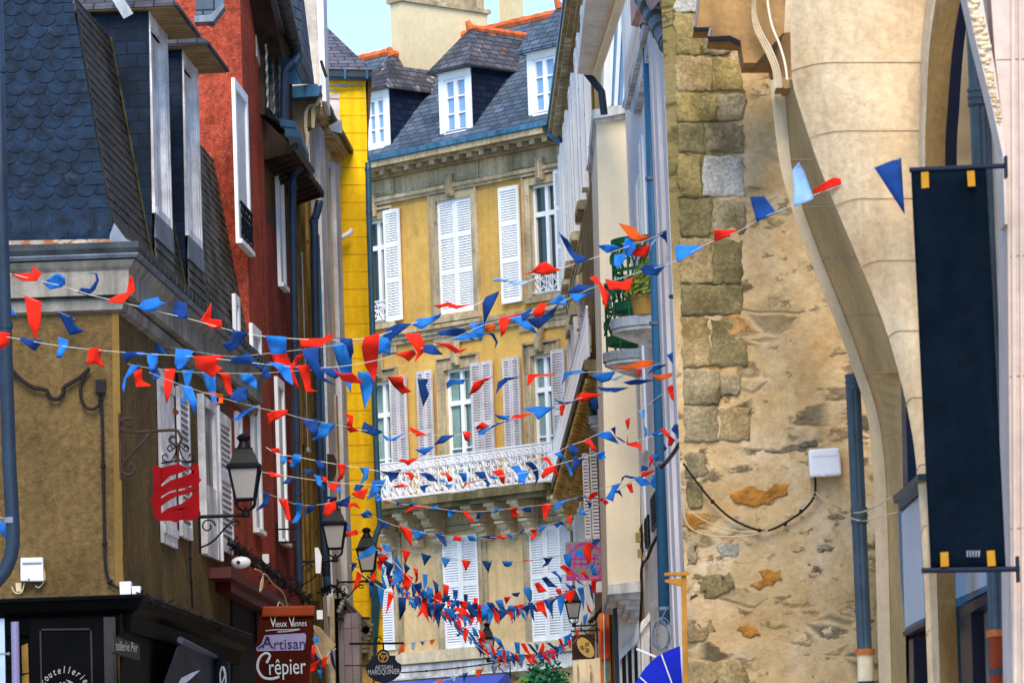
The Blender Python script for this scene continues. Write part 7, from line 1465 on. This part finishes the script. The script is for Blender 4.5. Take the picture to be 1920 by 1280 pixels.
garland('level bunting of evenly spaced pennants between the closed ground floor shutters', [(736, 1026), (771, 1033), (800, 1039), (836, 1046), (876, 1050), (915, 1053), (951, 1052), (991, 1050), (1030, 1045), (1059, 1039)], 76, 68,
'''@N1;R 505 1122 583 1135 535 1245;N 700 1162 788 1182 725 1270;@N3;B 900 28 985 32 930 120;R 1102 55 1186 60 1138 150;@N4;N 132 65 220 65 188 165;B 335 65 425 65 415 105 385 115 355 105;R 540 50 630 48 625 58 550 58;N 740 35 830 25 780 95 730 115 765 70''')
garland('crowded bunting swag hanging in a heavy clump below the third lantern', [(707, 1030), (735, 1050), (760, 1075), (790, 1105), (820, 1125), (860, 1140), (884, 1142)], 67, 65,
'''@N3;R 270 130 275 15 340 0 360 30 320 70;N 345 190 350 80 410 100 375 190;B 375 300 430 220 430 20 460 70 500 150 500 240 460 160 430 270;B 290 210 310 220 345 320 320 330;R 510 190 600 235 555 350 540 310 495 350 530 280;N 520 80 575 130 535 185;R 612 140 655 155 655 240 625 290 640 220;B 590 280 620 290 640 380 620 340;N 620 300 690 280 695 345 660 370;N 660 340 720 400 735 450 680 400;R 680 370 720 400 710 440 690 410;B 710 200 748 205 748 280 720 340 715 280;B 705 345 740 370 750 430 720 420;B 750 325 800 350 815 440 770 480 755 400;N 812 255 860 300 860 360 835 365;R 835 370 880 375 895 430 835 560 825 480;N 630 410 685 430 685 480 645 480
;R 700 460 750 455 750 560 760 655 710 570 660 610 690 540;B 580 470 635 480 638 530 600 520;B 755 480 830 490 800 600 780 550;N 840 500 930 500 890 560 870 705 830 590;R 915 300 965 315 955 400 920 395;N 915 405 975 410 965 460 920 460;B 1015 350 1055 360 1050 430 1015 425;B 985 500 1040 430 1030 510 1000 540;B 880 570 930 600 945 670 905 620;N 1120 395 1155 400 1150 460 1125 460;R 1110 470 1150 465 1150 540 1110 530;R 1030 530 1120 540 1190 615 1180 625 1090 585;B 930 530 1000 540 1060 550 1000 580 940 570;N 1150 520 1215 530 1260 600 1200 610;R 1218 430 1255 432 1245 480 1220 480;N 1210 490 1255 490 1280 610 1240 600
;@N1;B 60 1210 120 1140 200 1090 235 1130 170 1180 70 1212;B 310 1070 390 1090 350 1130 320 1110;R 265 1090 300 1110 295 1160 275 1130''')
garland('crowded bunting swag continuing right from the clump to the small right lantern', [(884, 1142), (900, 1143), (950, 1135), (1000, 1128), (1040, 1118), (1075, 1105), (1097, 1098), (1115, 1060), (1138, 1020)], 65, 57,
'''@N4;R 45 430 80 432 78 485 50 480;N 0 520 75 490 85 580 120 620 40 600;R 85 510 130 505 130 590 70 685 90 600;B 130 500 205 520 195 590 130 650;B 185 540 235 560 205 690 190 640;N 180 485 235 485 300 570 300 600 240 570;R 240 540 300 600 285 680 255 640;B 270 465 330 455 350 530 380 580 320 560;N 305 560 375 580 310 650;R 350 425 412 418 370 485;B 380 560 400 510 460 515 455 555;R 395 575 430 570 430 675;R 455 510 540 495 540 540 480 535;N 430 385 500 375 480 415 445 405;B 545 350 595 330 620 360 620 440 600 460 590 400;N 530 530 590 500 600 540 560 560;B 495 540 535 560 570 655 530 610;N 590 490 635 490 645 650 620 600;R 680 480 740 470 770 620 720 560 680 560
;R 660 295 695 280 765 355 690 365;N 735 240 775 225 830 280 870 315 790 310;B 830 180 860 165 920 230 910 275 885 215;N 780 520 820 460 900 410 860 450;B 780 450 830 460 830 620 805 540;R 865 350 910 340 925 400 900 400;B 885 440 955 400 940 500 915 590 895 510;R 950 400 1058 340 1040 420 1010 475;B 1090 345 1140 335 1150 430 1140 520;R 1170 475 1225 580 1190 560;R 915 125 950 105 1000 150 1030 205 985 185;N 1050 230 1150 300 1090 275;R 1220 250 1270 245 1250 370 1230 360;N 1200 300 1225 320 1245 470 1215 400;B 1205 100 1240 90 1275 190 1235 190;R 1115 180 1150 160 1190 230 1160 215;B 965 285 1040 325 1030 350 985 320;B 945 0 1025 0 1005 110 965 80;@N2;N 1230 1050 1280 1010 1300 1030 1260 1080;B 1045 1105 1085 1140 1130 1120 1130 1200 1075 1170;R 1145 1120 1190 1060 1240 1100 1215 1130 1210 1270 1160 1180''')
garland('low bunting swag curving above the leafy shrub to the triskel sign', [(838, 1150), (855, 1175), (875, 1195), (900, 1215), (925, 1235), (950, 1245), (985, 1240), (1020, 1232), (1050, 1222), (1075, 1205), (1088, 1180), (1100, 1150)], 70, 60,
'''@N3;R 955 590 1025 585 1000 620 1035 670 980 640;N 940 610 980 640 1000 710;B 1000 600 1080 590 1060 650 1040 640;R 1050 630 1085 660 1100 760 1070 720;B 1020 700 1060 720 1115 800 1070 780;N 1115 670 1145 680 1130 720;R 1120 740 1165 755 1135 870 1115 820;N 1040 795 1085 790 1060 810;B 1165 775 1200 800 1270 915 1220 860;R 1250 820 1280 870 1270 870;B 1205 730 1240 750 1265 810 1220 800
;@N4;B 30 725 60 740 85 800 50 780;B 0 770 35 800 100 910 60 880;R 75 830 110 850 155 945 120 910;R 95 755 140 775 165 885 120 850;P 160 895 215 905 250 1000 200 950;R 210 895 235 910 270 1005 230 980;B 235 815 310 850 345 930 335 940 290 890;R 260 960 300 910 310 930;B 275 960 320 950 330 1030 300 1010;R 330 955 360 960 365 1090 340 1030;B 370 965 400 970 390 1100 375 1050;N 410 970 440 990 510 1090 450 1040;R 445 980 480 1000 510 1095;B 455 880 500 880 500 980 470 970;B 500 995 540 1000 530 1105 510 1050;R 520 890 560 890 605 990 560 960;R 555 1000 595 1000 635 1095 590 1060;N 585 890 620 900 690 990 640 960
;B 655 885 690 900 680 960;R 640 1010 685 1090 630 1060;R 690 980 735 880 750 920 740 960;B 690 995 720 1000 735 1050 705 1040;R 730 980 770 990 815 1080 750 1030;B 765 970 820 1000 830 1030 790 1010;R 810 960 855 955 855 1030 830 1035;N 775 880 810 880 880 940 830 925;R 895 850 915 840 960 960 930 930;B 885 935 930 935 955 990;B 955 820 1000 800 1010 880 960 900;R 985 860 1015 855 1015 930 1000 920;B 1000 790 1025 780 1020 840;R 1065 750 1085 750 1105 830 1080 820;R 1115 690 1130 650 1125 760;B 1140 620 1180 590 1165 680 1145 690''')
garland('short low bunting beside the maroquinier sign, above the stone band', [(745, 1206), (752, 1205), (772, 1204), (791, 1201), (810, 1198), (836, 1193)], 72, 74,
'''@N3;O 465 985 500 890 530 885 515 950;P 595 880 630 875 620 940 600 935;B 685 865 725 865 705 900;O 780 870 790 845 828 842 800 890''')
garland('lowest bunting above the blue shop awning at the bottom edge', [(790, 1286), (830, 1275), (850, 1270), (880, 1257), (900, 1250), (921, 1247), (934, 1245)], 74, 76,
'''@N3;O 840 1250 900 1240 890 1275;P 985 1220 1035 1215 1020 1280 1005 1275;B 1105 1185 1155 1180 1120 1260;@N4;O 70 1150 135 1140 105 1200 75 1215;P 220 1105 285 1095 245 1195''')
garland('steep bunting of long pennants crossing in front of the third lantern', [(655, 1058), (672, 1070), (700, 1092), (740, 1115), (775, 1127)], 65.5, 64.5,
'''@N3;N 0 80 50 85 0 170;R 55 175 100 200 60 290 15 350;R 180 240 235 160 230 240 210 270;N 170 265 215 270 180 440;B 260 330 315 350 300 520 275 440;R 365 385 420 395 360 540 345 575;N 470 435 535 440 530 540 510 500 480 630;B 540 365 575 370 535 430;@L;R 745 500 800 482 805 505 770 510 750 516;B 745 455 765 448 762 490 748 480''')
garland('scrap of bunting caught behind the drainpipe at the left edge', [(-12, 965), (10, 972), (32, 974)], 44.3, 44.3, '''@E0;B 0 430 50 490 78 550 30 525 0 490;R 35 440 68 445 55 585 45 560;N 20 420 85 415 70 435''')
garland('little bunting tied along the beige canopy behind the flower pot sign', [(582, 1216), (592, 1209), (605, 1234), (618, 1222), (630, 1215)], 61, 61, '''@Z;R 780 1000 815 985 800 1110 785 1090;N 810 1030 840 1080 850 1100 810 1100;B 800 920 835 910 842 950 805 950;R 870 1090 910 1070 890 1160 870 1150;R 760 1150 840 1100 810 1170 765 1190;B 840 1090 870 1180 850 1130;B 835 1180 860 1180 860 1255 840 1220;B 735 1180 745 1200 740 1245;N 935 1050 950 1020 980 1180 950 1120''')

def trail(cord, n, seed):
    """outline points for a row of narrow pennants blown about under a string"""
    rr = random.Random(seed); out = ['@F']
    for i in range(n):
        x = cord[0][0] + (cord[-1][0] - cord[0][0]) * (i + .5 + rr.uniform(-.25, .25)) / n; y = ycurve(cord, [0])  if False else None
        for (x0, y0), (x1, y1) in zip(cord, cord[1:]):
            if x0 <= x <= x1: y = y0 + (y1 - y0) * (x - x0) / (x1 - x0)
        w = rr.uniform(3.5, 5.5); h = rr.uniform(13, 23); k = rr.uniform(-7, 9)
        out.append('%s %.1f %.1f %.1f %.1f %.1f %.1f %.1f %.1f %.1f %.1f' % ('RBN'[i % 3] if rr.random() < .8 else 'B', x - w, y, x + w, y + 1, x + w * .6 + k * .45, y + h * .55, x + k, y + h, x - w * .5 + k * .3, y + h * .5))
    return ';'.join(out)
cA = [(708, 1048), (735, 1085), (770, 1118), (810, 1140), (850, 1150), (890, 1152)]; garland('bunting of narrow pennants running through the middle of the crowded left swag', cA, 68, 66, trail(cA, 22, 3))
cB = [(890, 1150), (930, 1146), (970, 1140), (1010, 1130), (1045, 1118), (1078, 1098)]; garland('bunting of narrow pennants trailing just under the right swag before the closed shutters', cB, 66, 62, trail(cB, 20, 5))
cC = [(700, 1022), (730, 1062), (765, 1092), (800, 1112), (840, 1124), (880, 1128)]; garland('uppermost narrow bunting of the left swag, starting at the third lantern roof', cC, 70, 68, trail(cC, 20, 8))
cD = [(850, 1160), (880, 1192), (910, 1216), (945, 1232), (985, 1230), (1025, 1220), (1060, 1205)]; garland('narrow bunting hanging right above the leafy shrub with the low swag', cD, 72, 64, trail(cD, 22, 9))
